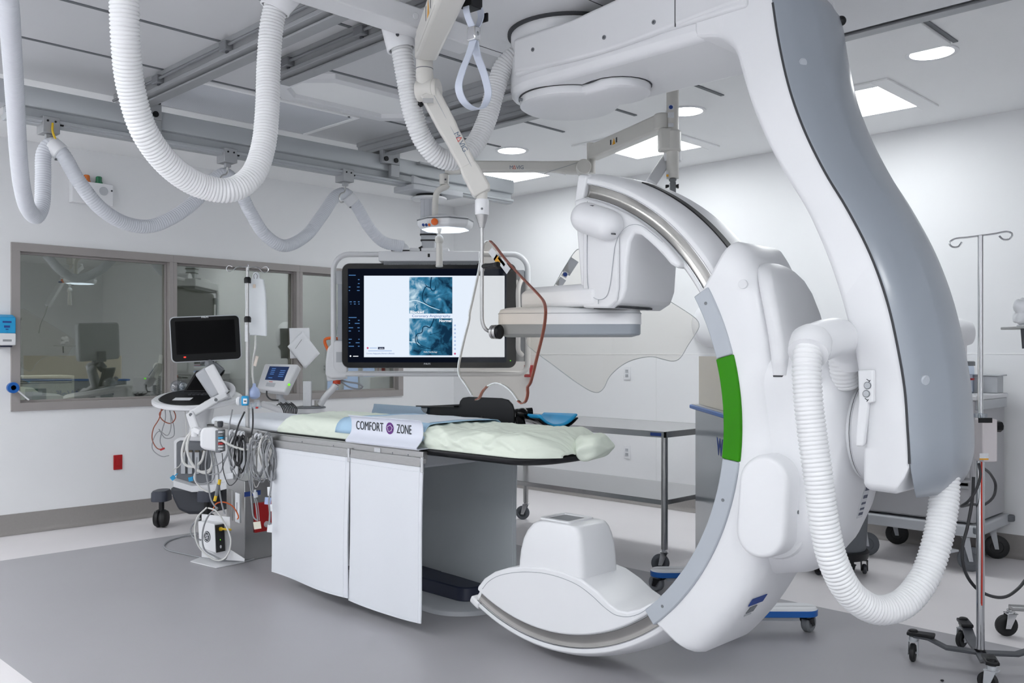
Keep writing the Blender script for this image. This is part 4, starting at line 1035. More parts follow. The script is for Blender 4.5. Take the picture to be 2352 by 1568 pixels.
b = MB(); b.obox(sp(1088, 79), SU, UP, SN, .03, .046, .036); bk = obj('buckle', b, CHROME, t, bevel=.004, seg=3)
b = MB(); b.lathe(sp(1088, 79) + SN * .018, SN, [(0, .008), (.001, .008), (.001, .006), (0, .006)], 18); obj('emblem', b, LIGHTGREY, bk)
b = MB(); b.obox(sp(1082, 12), SU, UP, SN, .05, .035, .05); b.obox(sp(1096, -10), SU, UP, SN, .02, .07, .03); b.cyl(sp(1084, -40), sp(1084, 0), .006); b.obox(sp(1112, 30), SU, UP, SN, .008, .03, .03); obj('clamp', b, BLACK, t, bevel=.003)

# ================================================================== NEAR SHIELD ARM
t = thing('shield_arm', at(975, 200, 3.698), 'cream jointed ceiling arm carrying a clear shield with a brown edge over the table', 'shield arm')
a0, a1 = at(1062, -90, 2.623), at(978, 112, 3.629)
d = (a1 - a0).normalized(); side = d.cross(UP).normalized()
b = MB(); b.bar(a0, a1, .09, .095); ea = obj('extension_arm', b, CREAM, t, bevel=.014, seg=3)
b = MB(); m0, m1 = a0.lerp(a1, .30), a0.lerp(a1, .90); b.bar(m0 - side * .043, m1 - side * .043, .012, .078); obj('side_cover', b, CREAM, ea, bevel=.004)
p = a0.lerp(a1, .46) - side * .0495
s = MB(); s.poly([p - d * .035 - UP * .03, p + d * .035 - UP * .03, p + UP * .035]); obj('warning_sign', s, WARN, ea)
for k in (-.075, .075):
    s = MB(); s.obox(p + d * k, d, UP, side, .014, .05, .0006); obj('sticker', s, INK, ea)
jt = at(975, 150, 3.672)
b = MB(); b.cyl(at(975, 95, 3.672), at(975, 172, 3.672), .0345, n=28); obj('pivot_post', b, CREAM, t, bevel=.004)
b = MB(); b.lathe(at(975, 158, 3.672), (0, 0, -1), [(0, .0355), (.003, .0355)], 28); obj('joint_gap', b, MIDGREY, t)
k0 = at(984, 207, 3.672)
kn = (RIGHT * .9 - FWD * .3).normalized()
b = MB(); b.lathe(k0 - kn * .047, kn, [(0, .039), (.003, .043), (.073, .043), (.076, .04)], 30); b.cyl(at(975, 170, 3.672), at(979, 205, 3.672), .036, n=28); kk = obj('knuckle', b, CREAM, t)
b = MB(); b.lathe(k0 + kn * .028, kn, [(0, .041), (.010, .043), (.017, .04), (.019, .001)], 30); obj('knuckle_cap', b, CREAM, kk)
s = MB(); s.obox(at(983, 231, 3.612), RIGHT, UP, FWD, .043, .019, .004); obj('cover_plate', s, STEEL, kk)
s = MB(); s.ball(at(966, 238, 3.732), .014); obj('stop_knob', s, BLACK, kk)
s0, s1 = at(987, 215, 3.672), at(1105, 438, 3.698)
d = (s1 - s0).normalized(); sd = d.cross(FWD).normalized()
b = MB()
sec_ = lambda p, w, h: [p + sd * a * w + FWD * c * h for a, c in ((-.5, -.42), (-.42, -.5), (.42, -.5), (.5, -.42), (.5, .42), (.42, .5), (-.42, .5), (-.5, .42))]
b.rings([sec_(s0.lerp(s1, f), w, h) for f, w, h in ((0, .081, .077), (.35, .079, .077), (.43, .072, .073), (1, .064, .065))]); sa = obj('spring_arm', b, CREAM, t, bevel=.004)
b = MB(); q0, q1 = s0.lerp(s1, .02), s0.lerp(s1, .98); b.tube([q0 - FWD * .0392 - sd * -.010, q1 - FWD * .0333 - sd * -.010], .0012, 5); obj('joint_line', b, GREYSEAM, sa)
b = MB(); b.rings([sec_(s0.lerp(s1, f), w, h) for f, w, h in ((.74, .071, .069), (.8, .079, .072), (1.0, .084, .077), (1.03, .069, .069))]); obj('end_cover', b, CREAM, t, bevel=.006)
o = s0.lerp(s1, .50) - FWD * .0445 + sd * .014
TXTBLUE, TXTRED = mat('logo blue grey', (96, 112, 132), .5), mat('logo red', (206, 84, 72), .5)
def logo(parent, O, U, W, h, pale=1.0):
    w = h * .95
    for s_, k, m in (('M', 0, TXTBLUE), ('V', 1.9 * h, TXTBLUE), ('I', 2.72 * h, TXTBLUE), ('G', 3.05 * h, TXTBLUE)):
        text('lettering', s_, O + U * k, U, W, h, m, parent, align='LEFT')
    N = U.cross(W); p = O + U * (1.42 * h); sss = MB()
    sss.bar(p - U * h * .42, p + W * h, h * .13, .0005, N); sss.bar(p + U * h * .42, p + W * h, h * .13, .0005, N); sss.bar(p - U * h * .38 + W * h * .06, p + U * h * .38 + W * h * .06, h * .12, .0005, N)
    obj('lettering', sss, TXTRED, parent)
logo(sa, s0.lerp(s1, .44) - FWD * .0375 + sd * .008, d, sd if sd.z > 0 else -sd, .021)
b = MB(); b.cyl(at(1107, 428, 3.698), at(1107, 462, 3.698), .0225, n=24); obj('end_post', b, CREAM, t)
b = MB(); b.lathe(at(1107, 458, 3.698), (0, 0, -1), [(0, .026), (.004, .0285), (.06, .0285), (.064, .026)], 26); so = obj('socket', b, WHITE, t)
s = MB(); s.cyl(at(1107, 479, 3.669), at(1107, 479, 3.665), .005, n=8); obj('screw', s, MIDGREY, so)
b = MB(); b.lathe(at(1107, 492, 3.698), (0, 0, -1), [(0, .025), (.004, .027), (.05, .012), (.055, .011)], 24); obj('steel_cone', b, STEEL, t)
rod = [at(1107, 518, 3.698), at(1107, 640, 3.698), at(1107, 715, 3.698), at(1108, 740, 3.698), at(1114, 754, 3.698), at(1124, 761, 3.707), at(1136, 762, 3.724)]
b = MB(); b.tube(spline(rod, .015), .0075, 12); obj('steel_rod', b, STEEL, t)
dc_ = at(1137, 762, 3.707); dn = (RIGHT * .86 - FWD * .5).normalized()
b = MB(); b.lathe(dc_ - dn * .017, dn, [(0, .015), (0, .024), (.003, .028), (.012, .028), (.014, .024), (.017, .024), (.019, .029), (.029, .029), (.031, .024), (.031, .001)], 28); kb = obj('clamp_disc', b, STEEL, t)
b = MB(); b.lathe(dc_ + dn * .0138, dn, [(0, .0245), (.005, .0297), (.0103, .0297), (.0138, .026)], 28); obj('washer', b, BLACK, kb)
# the clear shield itself, hanging in the plane of the table's long axis
SX = 2.60
out = [(1112, 560), (1118, 553), (1126, 553), (1136, 563), (1160, 594), (1200, 638), (1240, 680), (1249, 692), (1253, 708), (1252, 735), (1247, 765), (1236, 810), (1222, 866), (1217, 882), (1212, 888), (1212, 905), (1207, 922), (1199, 927), (1190, 920), (1176, 900), (1158, 885), (1138, 879), (1120, 886), (1108, 900), (1100, 915), (1093, 918), (1084, 906), (1068, 880), (1056, 863), (1053, 845), (1058, 815), (1066, 780), (1078, 730), (1078, 722), (1085, 690), (1098, 630)]
sv = [onx(a, c, SX) for a, c in out]
b = MB(); b.poly(sv); pn = obj('clear_shield', b, ACRYLIC, t)
i0, i1 = 2, 18
def edge(name, pts, m, th, parent, closed=False, n=V((1, 0, 0))):
    b = MB(); rings = []
    path = spline(pts, .012) if not closed else spline(pts, .012, True)
    for k, p in enumerate(path):
        a, c = path[max(0, k - 1)], path[min(len(path) - 1, k + 1)]; dd = (c - a).normalized(); q = dd.cross(n).normalized()
        rings.append([p + n * th + q * .0022, p - n * th + q * .0022, p - n * th - q * .0022, p + n * th - q * .0022])
    b.rings(rings); return obj(name, b, m, parent)
edge('brown_edge', sv[i0:i1 + 1], COPPER, .007, pn)
edge('brown_edge', sv[22:26], COPPER, .007, pn)
edge('clear_edge', sv[26:] + sv[:3], CLEAREDGE, .0055, pn)
edge('clear_edge', sv[18:23], CLEAREDGE, .0055, pn)
b = MB(); h0, h1 = at(1108, 612, 3.698), at(1144, 607, 3.612); b.cyl(h0, h1, .0095, n=14); b.lathe(h1, (h1 - h0), [(-.02, .0095), (-.015, .0116), (0, .0116), (.002, .0095)], 14); obj('grip', b, BLACK, t)
b = MB(); b.cyl(at(1107, 604, 3.698), at(1107, 622, 3.698), .011, n=14); obj('grip_clamp', b, STEEL, t)
for (px, py, w, h, m) in ((1133, 583, .05, .06, LABEL), (1143, 597, .045, .05, WARN), (1152, 600, .02, .06, INK), (1159, 611, .05, .075, LABEL)):
    c = onx(px, py, SX - .003); U = V((0, -.707, -.707)); s = MB(); s.obox(c, U, V((0, -.707, .707)), V((1, 0, 0)), h * .86, w * .6, .001); obj('sticker', s, m, pn)

# ================================================================== FAR COLUMN: exam lamp arm and second shield
t = thing('exam_lamp', at(1545, 60, 5.0), 'small white exam lamp glowing on a jointed cream arm from a ceiling column', 'exam lamp')
cc = at(1545, 400, 5.0)
b = MB(); b.cyl((cc.x, cc.y, 2.55), (cc.x, cc.y, H), .034, n=28); b.cyl((cc.x, cc.y, H - .03), (cc.x, cc.y, H), .09, n=28); ct = obj('ceiling_column', b, CREAM, t)
for py, h, w, m in ((246, .028, .03, LABEL), (264, .03, .034, LABEL), (287, .02, .03, LABEL)):
    s = MB(); s.obox(at(1541, py, 4.964), RIGHT, UP, FWD, w, h, .002); st_ = obj('sticker', s, m, ct)
s = MB(); s.lathe(at(1541, 246, 4.9625), -FWD, [(0, .011), (.001, .001)], 18); obj('mandatory_sign', s, INKBLUE, ct)
b = MB(); b.cyl(at(1545, 300, 5.0), at(1545, 349, 5.0), .046, n=28); b.obox(at(1527, 322, 5.0), RIGHT, UP, FWD, .07, .125, .08); obj('hub', b, CREAM, t, bevel=.012, seg=3)
b = MB(); b.cyl(at(1545, 349, 5.0), at(1545, 410, 5.0), .034, n=28); lw = obj('lower_post', b, CREAM, t)
s = MB(); s.obox(at(1533, 398, 4.965), RIGHT, UP, FWD, .012, .03, .003); obj('sticker', s, LABEL, lw); 
s = MB(); s.obox(at(1533, 403, 4.9645), RIGHT, UP, FWD, .012, .012, .003); obj('sticker', s, WARN, lw)
b = MB(); b.lathe(at(1545, 411, 5.0), (0, 0, -1), [(0, .022), (.01, .02), (.018, .012), (.04, .012)], 20); b.obox(at(1545, 436, 5.0), RIGHT, UP, FWD, .032, .085, .03); tc_ = obj('tool_clamp', b, MIDGREY, t, bevel=.003)
s = MB()
s.prism([at(1537, 424, 4.98), at(1529, 424, 4.98), at(1529, 432, 4.98), at(1537, 429, 4.98)], FWD * .02); obj('wing', s, BLACK, tc_)
s = MB(); s.prism([at(1553, 424, 4.98), at(1559, 422, 4.98), at(1559, 432, 4.98), at(1553, 429, 4.98)], FWD * .02); obj('wing', s, BLACK, tc_)
# extension arm and spring arm
x0_, x1_ = at(1524, 281, 5.0), at(1362, 351, 5.7)
b = MB(); b.bar(x0_, x1_, .07, .095); b.cyl(at(1521, 262, 5.02), at(1521, 300, 5.02), .045, n=24); xa = obj('extension_arm', b, CREAM, t, bevel=.01, seg=3)
d = (x1_ - x0_).normalized(); sd2 = d.cross(UP).normalized()
if sd2.dot(FWD) > 0: sd2 = -sd2
p = x0_.lerp(x1_, .60) + sd2 * .0365
s = MB(); s.poly([p - d * .018 - UP * .02, p + d * .018 - UP * .02, p + UP * .018]); obj('warning_sign', s, WARN, xa)
for k in (-.03, .035): s = MB(); s.obox(p + d * k, d, UP, sd2, .012, .03, .001); obj('sticker', s, INK, xa)
b = MB(); b.cyl(at(1357, 329, 5.7), at(1357, 372, 5.7), .026, n=24); obj('pivot_post', b, CREAM, t)
b = MB(); b.cyl(at(1357, 368, 5.7), at(1357, 398, 5.7), .03, n=24); b.lathe(at(1340, 385, 5.65) - FWD * .0, -FWD, [(-.06, .03), (-.06, .046), (.04, .046), (.044, .042), (.044, .001)], 30); kj = obj('knuckle', b, CREAM, t)
y0_, y1_ = at(1342, 385, 5.7), at(1088, 386, 5.7)
b = MB(); d = (y1_ - y0_).normalized()
sec2 = lambda p, h, w, dz: [p + UP * (a * h + dz) + FWD * c * w for a, c in ((-.5, -.4), (-.4, -.5), (.4, -.5), (.5, -.4), (.5, .4), (.4, .5), (-.4, .5), (-.5, .4))]
b.rings([sec2(y0_.lerp(y1_, f), h, w, dz) for f, h, w, dz in ((0, .08, .07, 0), (.12, .078, .07, 0), (.3, .062, .066, .006), (1, .07, .066, .008), (1.18, .07, .066, .008))]); ya = obj('spring_arm', b, CREAM, t, bevel=.004)
logo(ya, at(1170, 388, 5.7 - .0345), RIGHT, UP, .022)
s = MB(); s.tube(spline([at(1330, 372, 5.66), at(1300, 382, 5.66), at(1262, 394, 5.66), at(1250, 399, 5.66)], .02), .0016, 5); obj('joint_line', s, GREYSEAM, ya)
# lamp end
b = MB(); b.cyl(at(1020, 400, 5.68), at(1020, 424, 5.68), .03, n=22); lj = obj('lamp_post', b, CREAM, t, bevel=.004)
b = MB(); b.bar(at(1088, 388, 5.7), at(1022, 392, 5.7), .06, .05); obj('arm_tip', b, CREAM, t, bevel=.012)
s = MB(); s.cyl(at(1023, 412, 5.65), at(1023, 412, 5.646), .006, n=8); obj('screw', s, DARK, lj)
b = MB(); b.tube(spline([at(1028, 424, 5.68), at(1024, 429, 5.68), at(1013, 433, 5.68), at(1004, 442, 5.68), at(1000, 462, 5.68), at(999, 500, 5.68)], .015), .02, 14); obj('curved_tube', b, CREAM, t)
b = MB()
def hexring(rx, ry, z, c):
    return [c + RIGHT * (rx * math.cos(2 * PI * (k + .25) / 8 )) + FWD * (ry * math.sin(2 * PI * (k + .25) / 8)) + UP * z for k in range(8)]
lc = at(1023, 515, 5.7)
b.rings([hexring(.155, .15, -.035, lc), hexring(.175, .17, -.015, lc), hexring(.178, .172, .02, lc), hexring(.165, .16, .034, lc), hexring(.09, .09, .044, lc), hexring(.06, .06, .06, lc)]); lh = obj('lamp_head', b, WHITE, t, bevel=.006)
b = MB(); b.rings([hexring(.179, .173, .016, lc), hexring(.179, .173, .024, lc)]); obj('grey_seal', b, MIDGREY, lh)
b = MB(); b.rings([hexring(.15, .145, -.037, lc), hexring(.145, .14, -.039, lc)]); obj('light_face', b, LEDBED, lh)
for px, r, m in ((998, .021, ORANGE), (972, .008, INKBLUE), (979, .008, INKBLUE), (986, .008, ORANGE)):
    p = at(px, 509 if r > .02 else 516, 5.53); s = MB(); s.lathe(p, -FWD, [(-.02, r), (.004, r), (.006, r * .8), (.006, .001)], 20); k = obj('button', s, m, lh)
b = MB(); b.lathe(at(1009, 522, 5.6), (0, 0, -1), [(0, .016), (.012, .015), (.045, .006), (.05, .014), (.06, .024), (.075, .027), (.09, .026), (.1, .018), (.14, .02), (.235, .021), (.238, .024), (.245, .02), (.246, .001)], 22); obj('sterile_handle', b, CREAM, t)
# second shield, square to the camera behind the detector
t = thing('hanging_shield', at(1410, 720, 4.75), 'clear shield with labels hanging behind the flat detector, its lower edge scalloped', 'shield')
out2 = [(1331, 571), (1323, 575), (1300, 608), (1255, 690), (1214, 770), (1208, 786), (1216, 797), (1270, 838), (1330, 882), (1360, 899), (1374, 901), (1386, 892), (1398, 868), (1414, 850), (1440, 832), (1470, 822), (1500, 819), (1520, 824), (1545, 829), (1560, 824), (1582, 790), (1603, 757), (1606, 748), (1603, 737), (1594, 728), (1515, 677), (1430, 625), (1345, 574)]
sv2 = [at(a, c, 4.75 + (a - 1410) / 900) for a, c in out2]
pn = (RIGHT * 1 + FWD * (4.75 / FPX * 0 + .42)).normalized().cross(UP)
b = MB(); b.poly(sv2); p2 = obj('clear_panel', b, ACRYLIC2, t)
b = MB(); b.tube(spline(sv2, .015, True), .0022, 6, closed=True); obj('clear_edge', b, CLEAREDGE, p2)
for px, py, w, h, m in ((1310, 612, .045, .085, LIGHTGREY), (1298, 630, .028, .03, LABEL), (1288, 648, .035, .045, LIGHTGREY), (1292, 647, .02, .03, WARN)):
    c = at(px, py, 4.75 + (px - 1410) / 900 - .004); U = (RIGHT * .55 + UP * .83).normalized(); s = MB(); s.obox(c, U, U.cross(FWD), FWD, h, w, .002); obj('sticker', s, m, p2)
s = MB(); s.lathe(at(1298, 630, 4.75 - 112 / 900 - .0055), -FWD, [(0, .011), (.0008, .001)], 16); obj('mandatory_sign', s, INKBLUE, p2)
b = MB(); w0, w1 = at(1534, 362, 5.12), at(1490, 428, 4.95); b.bar(w0, w1, .06, .08, FWD); b.bar(w1, at(1420, 560, 4.85), .05, .06, FWD); hb = obj('holder_arm', b, WHITE2, t, bevel=.008)
b = MB(); b.tube(spline([at(1420, 560, 4.85), at(1412, 600, 4.83), at(1410, 650, 4.78), at(1410, 700, 4.76)], .02), .009, 10); obj('holder_rod', b, STEEL, t)
b = MB(); b.cyl(at(1545, 345, 5.05), at(1545, 372, 5.05), .05, n=20); b.bar(at(1545, 360, 5.05), w0, .05, .05); obj('collar', b, WHITE2, t, bevel=.004)

# ================================================================== THE BIG MONITOR
MT = 6.95
def mp(px, py, dt=0.0): return at(px, py, MT + dt)
mcol = ony(985, 500, BY)
t = thing('ceiling_monitor', (mcol.x, mcol.y, BZ0), 'very large black rimmed monitor showing two blue angiogram pictures, framed by a white tube', 'monitor')
b = MB(); b.box(mcol.x - .25, mcol.x + .25, BY - .12, BY + .12, 2.555, 2.6); b.prism([(mcol.x - .25, BY - .12, 2.6), (mcol.x - .25, BY - .12, 2.66), (mcol.x + .12, BY - .12, 2.6)], (0, .03, 0)); obj('trolley', b, LIGHTGREY, t, bevel=.006)
b = MB(); b.lathe((mcol.x, BY, 2.556), (0, 0, -1), [(0, .10), (.03, .10), (.03, .09)], 36); obj('bearing', b, BLACK, t)
b = MB(); b.lathe((mcol.x, BY, 2.536), (0, 0, -1), [(0, .13), (.006, .138), (.016, .138), (.02, .13)], 40); obj('flange', b, WHITE, t)
def cr(z, w): return framed(V((mcol.x, BY, z)), RIGHT, FWD, rrect(w, w * .85, .012, 3))
z538, z551, z566 = mp(985, 538).z, mp(985, 551).z, mp(985, 567).z
b = MB(); b.rings([cr(2.53, .122), cr(z538, .122)]); cm = obj('column', b, mat('column aluminium', (190, 192, 198), .4, .2, var=.03, scale=6), t)
b = MB()
for u in (-.03, .012, .03): b.obox(V((mcol.x, BY, (2.53 + z538) / 2)) + RIGHT * u - FWD * .0525, RIGHT, UP, FWD, .003, 2.53 - z538, .002)
obj('groove', b, GREYSEAM, cm)
b = MB(); b.rings([cr(z538, .115), cr(z551, .115)]); b.rings([cr(z551, .105), cr(z566 - .03, .105)]); obj('inner_column', b, LIGHTGREY, t)
b = MB(); b.rings([cr(z538 + .006, .13), cr(z538 - .006, .13)]); b.rings([cr(z551 + .005, .122), cr(z551 - .005, .122)]); obj('seal', b, BLACK, t)
def mbox(x0, x1, y0, y1, d0, d1, b=None):
    """box square to the camera: columns x0..x1, rows y0..y1, depths d0..d1 behind the monitor's front"""
    b = b or MB(); c = (mp(x0, y0) + mp(x1, y1)) / 2 + FWD * (d0 + d1) / 2
    return b.obox(c, RIGHT, UP, FWD, abs(x1 - x0) * MT / FPX, abs(y1 - y0) * MT / FPX, d1 - d0)
b = mbox(870, 1101, 577, 600, -.02, .22); hs = obj('top_housing', b, WHITE2, t, bevel=.006)
mbx = mbox(941, 1030, 569, 577, .0, .2); obj('housing_step', mbx, WHITE2, t, bevel=.005)
obj('housing_base', mbox(881, 1096, 600, 608, .0, .2), MIDGREY, t)
s = mbox(983, 988, 583, 591, -.022, -.02); obj('status_window', s, BLACK, hs)
s = MB(); s.bar(mp(962, 570), mp(970, 566), .012, .012); s.cyl(mp(966, 568), mp(966, 577), .005); obj('cable_clip', s, BLACK, hs)
b = MB(); pts = [mp(898, 576), ] + [mp(920 + 22 * math.cos(PI - PI * k / 14), 576 - 20 * math.sin(PI * k / 14)) for k in range(1, 14)] + [mp(942, 576)]
b.prism([p - FWD * .01 for p in pts], FWD * .12); he = obj('hose_entry', b, WHITE, t, bevel=.006)
obj('entry_gap', mbox(899, 941, 574, 577, -.012, .11), BLACK, he)
# tubular frame
def rr_px(x0, x1, y0, y1, r, n=8):
    out = []
    for cx, cy, a0 in ((x1 - r, y0 + r, -90), (x1 - r, y1 - r * .6, 0), (x0 + r, y1 - r * .6, 90), (x0 + r, y0 + r, 180)):
        rr_ = r if cy < 700 else r * .6
        ccx = (x1 - rr_) if cx > 990 else (x0 + rr_)
        for k in range(n + 1):
            a = math.radians(a0 + 90 * k / n); out.append((ccx + rr_ * math.cos(a), cy + rr_ * math.sin(a)))
    return out
b = MB(); b.tube([mp(a, c, .09) for a, c in rr_px(766, 1212, 584, 858, 36)], .0215, 14, closed=True); obj('tube_frame', b, WHITE, t, angle=80)
for x, y0, y1 in ((777, 620, 650), (777, 808, 832), (1195, 618, 640), (1195, 806, 830)):
    obj('bracket', mbox(x - 9, x + 9, y0, y1, .07, .1), LIGHTGREY, t)
obj('side_plate', mbox(770, 784, 625, 830, .1, .11), TRIMGREY, t)
obj('side_plate', mbox(1190, 1206, 620, 830, .1, .11), TRIMGREY, t)
b = MB(); b.tube(spline([mp(1199, 640, .05), mp(1191, 660, .0), mp(1190, 690, -.03), mp(1192, 730, -.04), mp(1190, 780, -.03), mp(1191, 805, .0), mp(1199, 815, .05)], .02), .018, 12); obj('grab_handle', b, WHITE, t)
def mr(x0, x1, y0, y1, r, d, n=6):
    c = (mp(x0, y0) + mp(x1, y1)) / 2 + FWD * d
    return framed(c, RIGHT, UP, rrect((x1 - x0) * MT / FPX, (y1 - y0) * MT / FPX, r, n))
b = MB(); b.rings([mr(788, 1183, 607, 842, .05, .085), mr(784.5, 1186, 604, 845, .06, .07), mr(784.5, 1186, 604, 845, .06, .012), mr(786, 1184.5, 605.5, 843.5, .057, 0)]); bz = obj('bezel', b, GLOSSBLACK, t, angle=50)
scr = obj('screen', mbox(799, 1163, 617, 832, -.002, .0), SCREENDARK, t)
def panel(name, x0, x1, y0, y1, m, d=-.0035, parent=scr):
    b = MB(); b.quad(mp(x0, y1, d), mp(x1, y1, d), mp(x1, y0, d), mp(x0, y0, d)); return obj(name, b, m, parent)
panel('picture_area', 836, 1159, 633, 820, SCREENWHITE)
for nm, y0, y1, sd_ in (('x_ray_picture', 636, 720, 3.0), ('x_ray_picture', 731, 816, 8.0)): panel(nm, 940, 1039, y0, y1, xray_mat('angiogram %d' % sd_, sd_), -.0045)
def vessel(pts, w, m=VESSEL, d=-.0056):
    q = spline([mp(a, c, d) for a, c in pts], .006); rows = []
    for k, p in enumerate(q):
        a, c = q[max(0, k - 1)], q[min(len(q) - 1, k + 1)]; n = (c - a).normalized().cross(FWD); ww = w * (1 - .5 * k / len(q))
        rows.append([p + n * ww, p - n * ww])
    b = MB(); b.strip(rows); return obj('vessel', b, m, scr)
vessel([(991, 636), (989, 650), (988, 660), (979, 658), (973, 668), (970, 682), (974, 693), (984, 700), (1000, 705)], .0045)
vessel([(988, 660), (994, 668), (1000, 664), (1000, 656)], .004); vessel([(980, 657), (976, 653)], .003); vessel([(954, 708), (954, 702), (957, 698)], .0022, VESSELPALE)
vessel([(940, 692), (955, 690), (972, 696), (990, 705), (1010, 712)], .0035, VESSELPALE, -.005)
vessel([(997, 731), (993, 742), (987, 752), (979, 749), (972, 751), (969, 763), (957, 768), (954, 780), (960, 793), (970, 798), (990, 801), (1012, 805)], .0042)
vessel([(957, 770), (960, 785), (968, 793), (985, 799)], .003); vessel([(987, 768), (1000, 765), (1016, 759)], .002)
vessel([(940, 785), (955, 786), (965, 792)], .003, VESSELPALE, -.005)
pt = lambda a, c: mp(a, c, -.0058)
text('lettering', 'Blocked', pt(942, 719), RIGHT, UP, .0195, SCREENPALE, scr, 31 * MT / FPX, 'LEFT', .0001, .0009)
text('lettering', 'Normal', pt(1008.5, 739), RIGHT, UP, .0195, SCREENPALE, scr, 28 * MT / FPX, 'LEFT', .0001, .0009)
text('lettering', 'Coronary Angiography', pt(946, 728), RIGHT, UP, .019, SCREENBLUE, scr, 88 * MT / FPX, 'LEFT', .0001)
text('lettering', 'Daily Cardiology', pt(973, 809.5), RIGHT, UP, .011, SCREENPALE, scr, 31 * MT / FPX, 'LEFT', .0001)
text('lettering', 'Subscribe', pt(871, 800.7), RIGHT, UP, .007, SCREENPALE, scr, 9.5 * MT / FPX, 'LEFT', .0001)
text('lettering', 'Coronary Angiography (Normal vs Blocked)', pt(841.5, 813), RIGHT, UP, .0105, SCREENBLUE, scr, 64 * MT / FPX, 'LEFT', .0001)
panel('pill', 868, 883, 796.5, 802, mat('pill navy', (22, 46, 92), .5), -.0052)
for y, x0, x1, m in ((799, 849, 866, SCREENLINE), (805.5, 846, 900, SCREENLINE)): panel('text_line', x0, x1, y - 1, y + 1, m, -.005)
for x, y in ((844.5, 799), (1045, 812)):
    b = MB(); b.lathe(mp(x, y, -.0055), -FWD, [(0, .008), (.0005, .001)], 14); obj('avatar', b, SCREENPINK, scr)
for k in range(7): panel('icon', 1043, 1047, 745 + 9 * k, 749 + 9 * k, SCREENLINE, -.005)
rows_ = [(632, 801, 817), (642, 822, 826), (651, 822, 826), (659, 801, 805), (659, 820, 826), (667, 801, 804), (667, 820, 826), (693, 803, 808), (693, 812, 817), (693, 822, 826), (698, 805, 807), (698, 813, 817), (698, 823, 826), (729, 801, 819), (735.5, 801, 804), (735.5, 822, 826), (742.5, 801, 804), (742.5, 815, 826), (752.5, 801, 811), (752.5, 821, 826), (760, 801, 806), (760, 823, 826), (779, 801, 808), (779, 823, 826), (787, 801, 805), (787, 817, 826), (795, 801, 813), (795, 822, 826), (818, 811, 823)]
for k, (y, x0, x1) in enumerate(rows_): panel('readout', x0, x1, y - 1.0, y + .8, SCREENTEXT if k not in (28,) else SCREENPALE, -.004)
b = MB(); b.lathe(mp(805, 817.5, -.004), -FWD, [(0, .0065), (.0005, .001)], 14); obj('clock', b, SCREENPALE, scr)
text('lettering', 'PHILIPS', mp(981, 837, -.001), RIGHT, UP, .0125, LIGHTGREY, bz, 15 * MT / FPX, 'CENTER', .0003, .0004)
s = MB(); s.lathe(mp(1172.5, 828, -.001), -FWD, [(0, .004), (.001, .001)], 10); obj('power_light', s, GREENLED, bz)
# ================================================================== PATIENT TABLE
TX0, TX1 = 2.745, 3.245
HY, FY = 2.60, 5.45                       # head end, foot end
t = thing('patient_table', (3.0, 3.9, 0), 'long x-ray table with a thin black board top and steel side rails', 'table')
def board(z, e=0.0, y0=HY):
    pts = [(TX1 - e, FY - e), (TX0 + e, FY - e), (TX0 + e, y0 + .16)]
    for k in range(1, 9):
        a = PI / 2 * k / 8; pts.append((TX0 + e + .17 * (1 - math.cos(a)) , y0 + .16 - (.16 - e) * math.sin(a)))
    for k in range(0, 9):
        a = PI / 2 * (1 - k / 8); pts.append((TX1 - e - .17 * (1 - math.cos(a)), y0 + .16 - (.16 - e) * math.sin(a)))
    return [V((x, y, z)) for x, y in pts]
b = MB(); b.rings([board(.845, .035), board(.85, .015), board(.868, 0), board(.876, 0), board(.879, .004)]); obj('table_board', b, CARBON, t, angle=50)
for x, sx in ((TX0 - .012, -1), (TX1 + .012, 1)):
    b = MB(); b.box(x - .014, x + .014, 3.27, 5.4, .825, .868); b.box(x + sx * .008 - .006, x + sx * .008 + .006, 3.3, 5.38, .868, .874); r_ = obj('side_rail', b, STEEL, t, bevel=.002)
    for y in (3.38, 3.5, 3.62, 4.0, 4.3): s = MB(); s.cyl((x + sx * .014, y, .845), (x + sx * .0155, y, .845), .004, n=8); obj('rail_screw', s, MIDGREY, r_)
b = MB(); b.box(TX0 + .05, TX1 - .05, 3.4, 5.2, .77, .845); obj('rail_carriage', b, LIGHTGREY, t, bevel=.01)
b = MB(); b.rings([framed(V((3.18, 4.62, z)), V((1, 0, 0)), V((0, 1, 0)), rrect(w, l, .09, 5)) for z, w, l in ((.10, .26, .6), (.45, .26, .6), (.77, .26, .6))]); obj('column', b, WHITE2, t)
b = MB(); b.rings([framed(V((3.31, 4.1, z)), V((1, 0, 0)), V((0, 1, 0)), rrect(w, l, .08, 6)) for z, w, l in ((.028, .26, 1.25), (.10, .24, 1.23))]); obj('base_skirt', b, NAVY, t, bevel=.006)
b = MB(); b.rings([framed(V((3.25, 4.0, z)), V((1, 0, 0)), V((0, 1, 0)), rrect(w, l, .24, 12)) for z, w, l in ((.001, .5, 1.36), (.022, .49, 1.35), (.03, .47, 1.33))]); obj('floor_plate', b, LIGHTGREY, t)
s = MB(); s.obox((TX0 - .0275, 3.62, .846), V((0, 1, 0)), UP, V((1, 0, 0)), .05, .03, .001); obj('rating_label', s, LABEL, t)

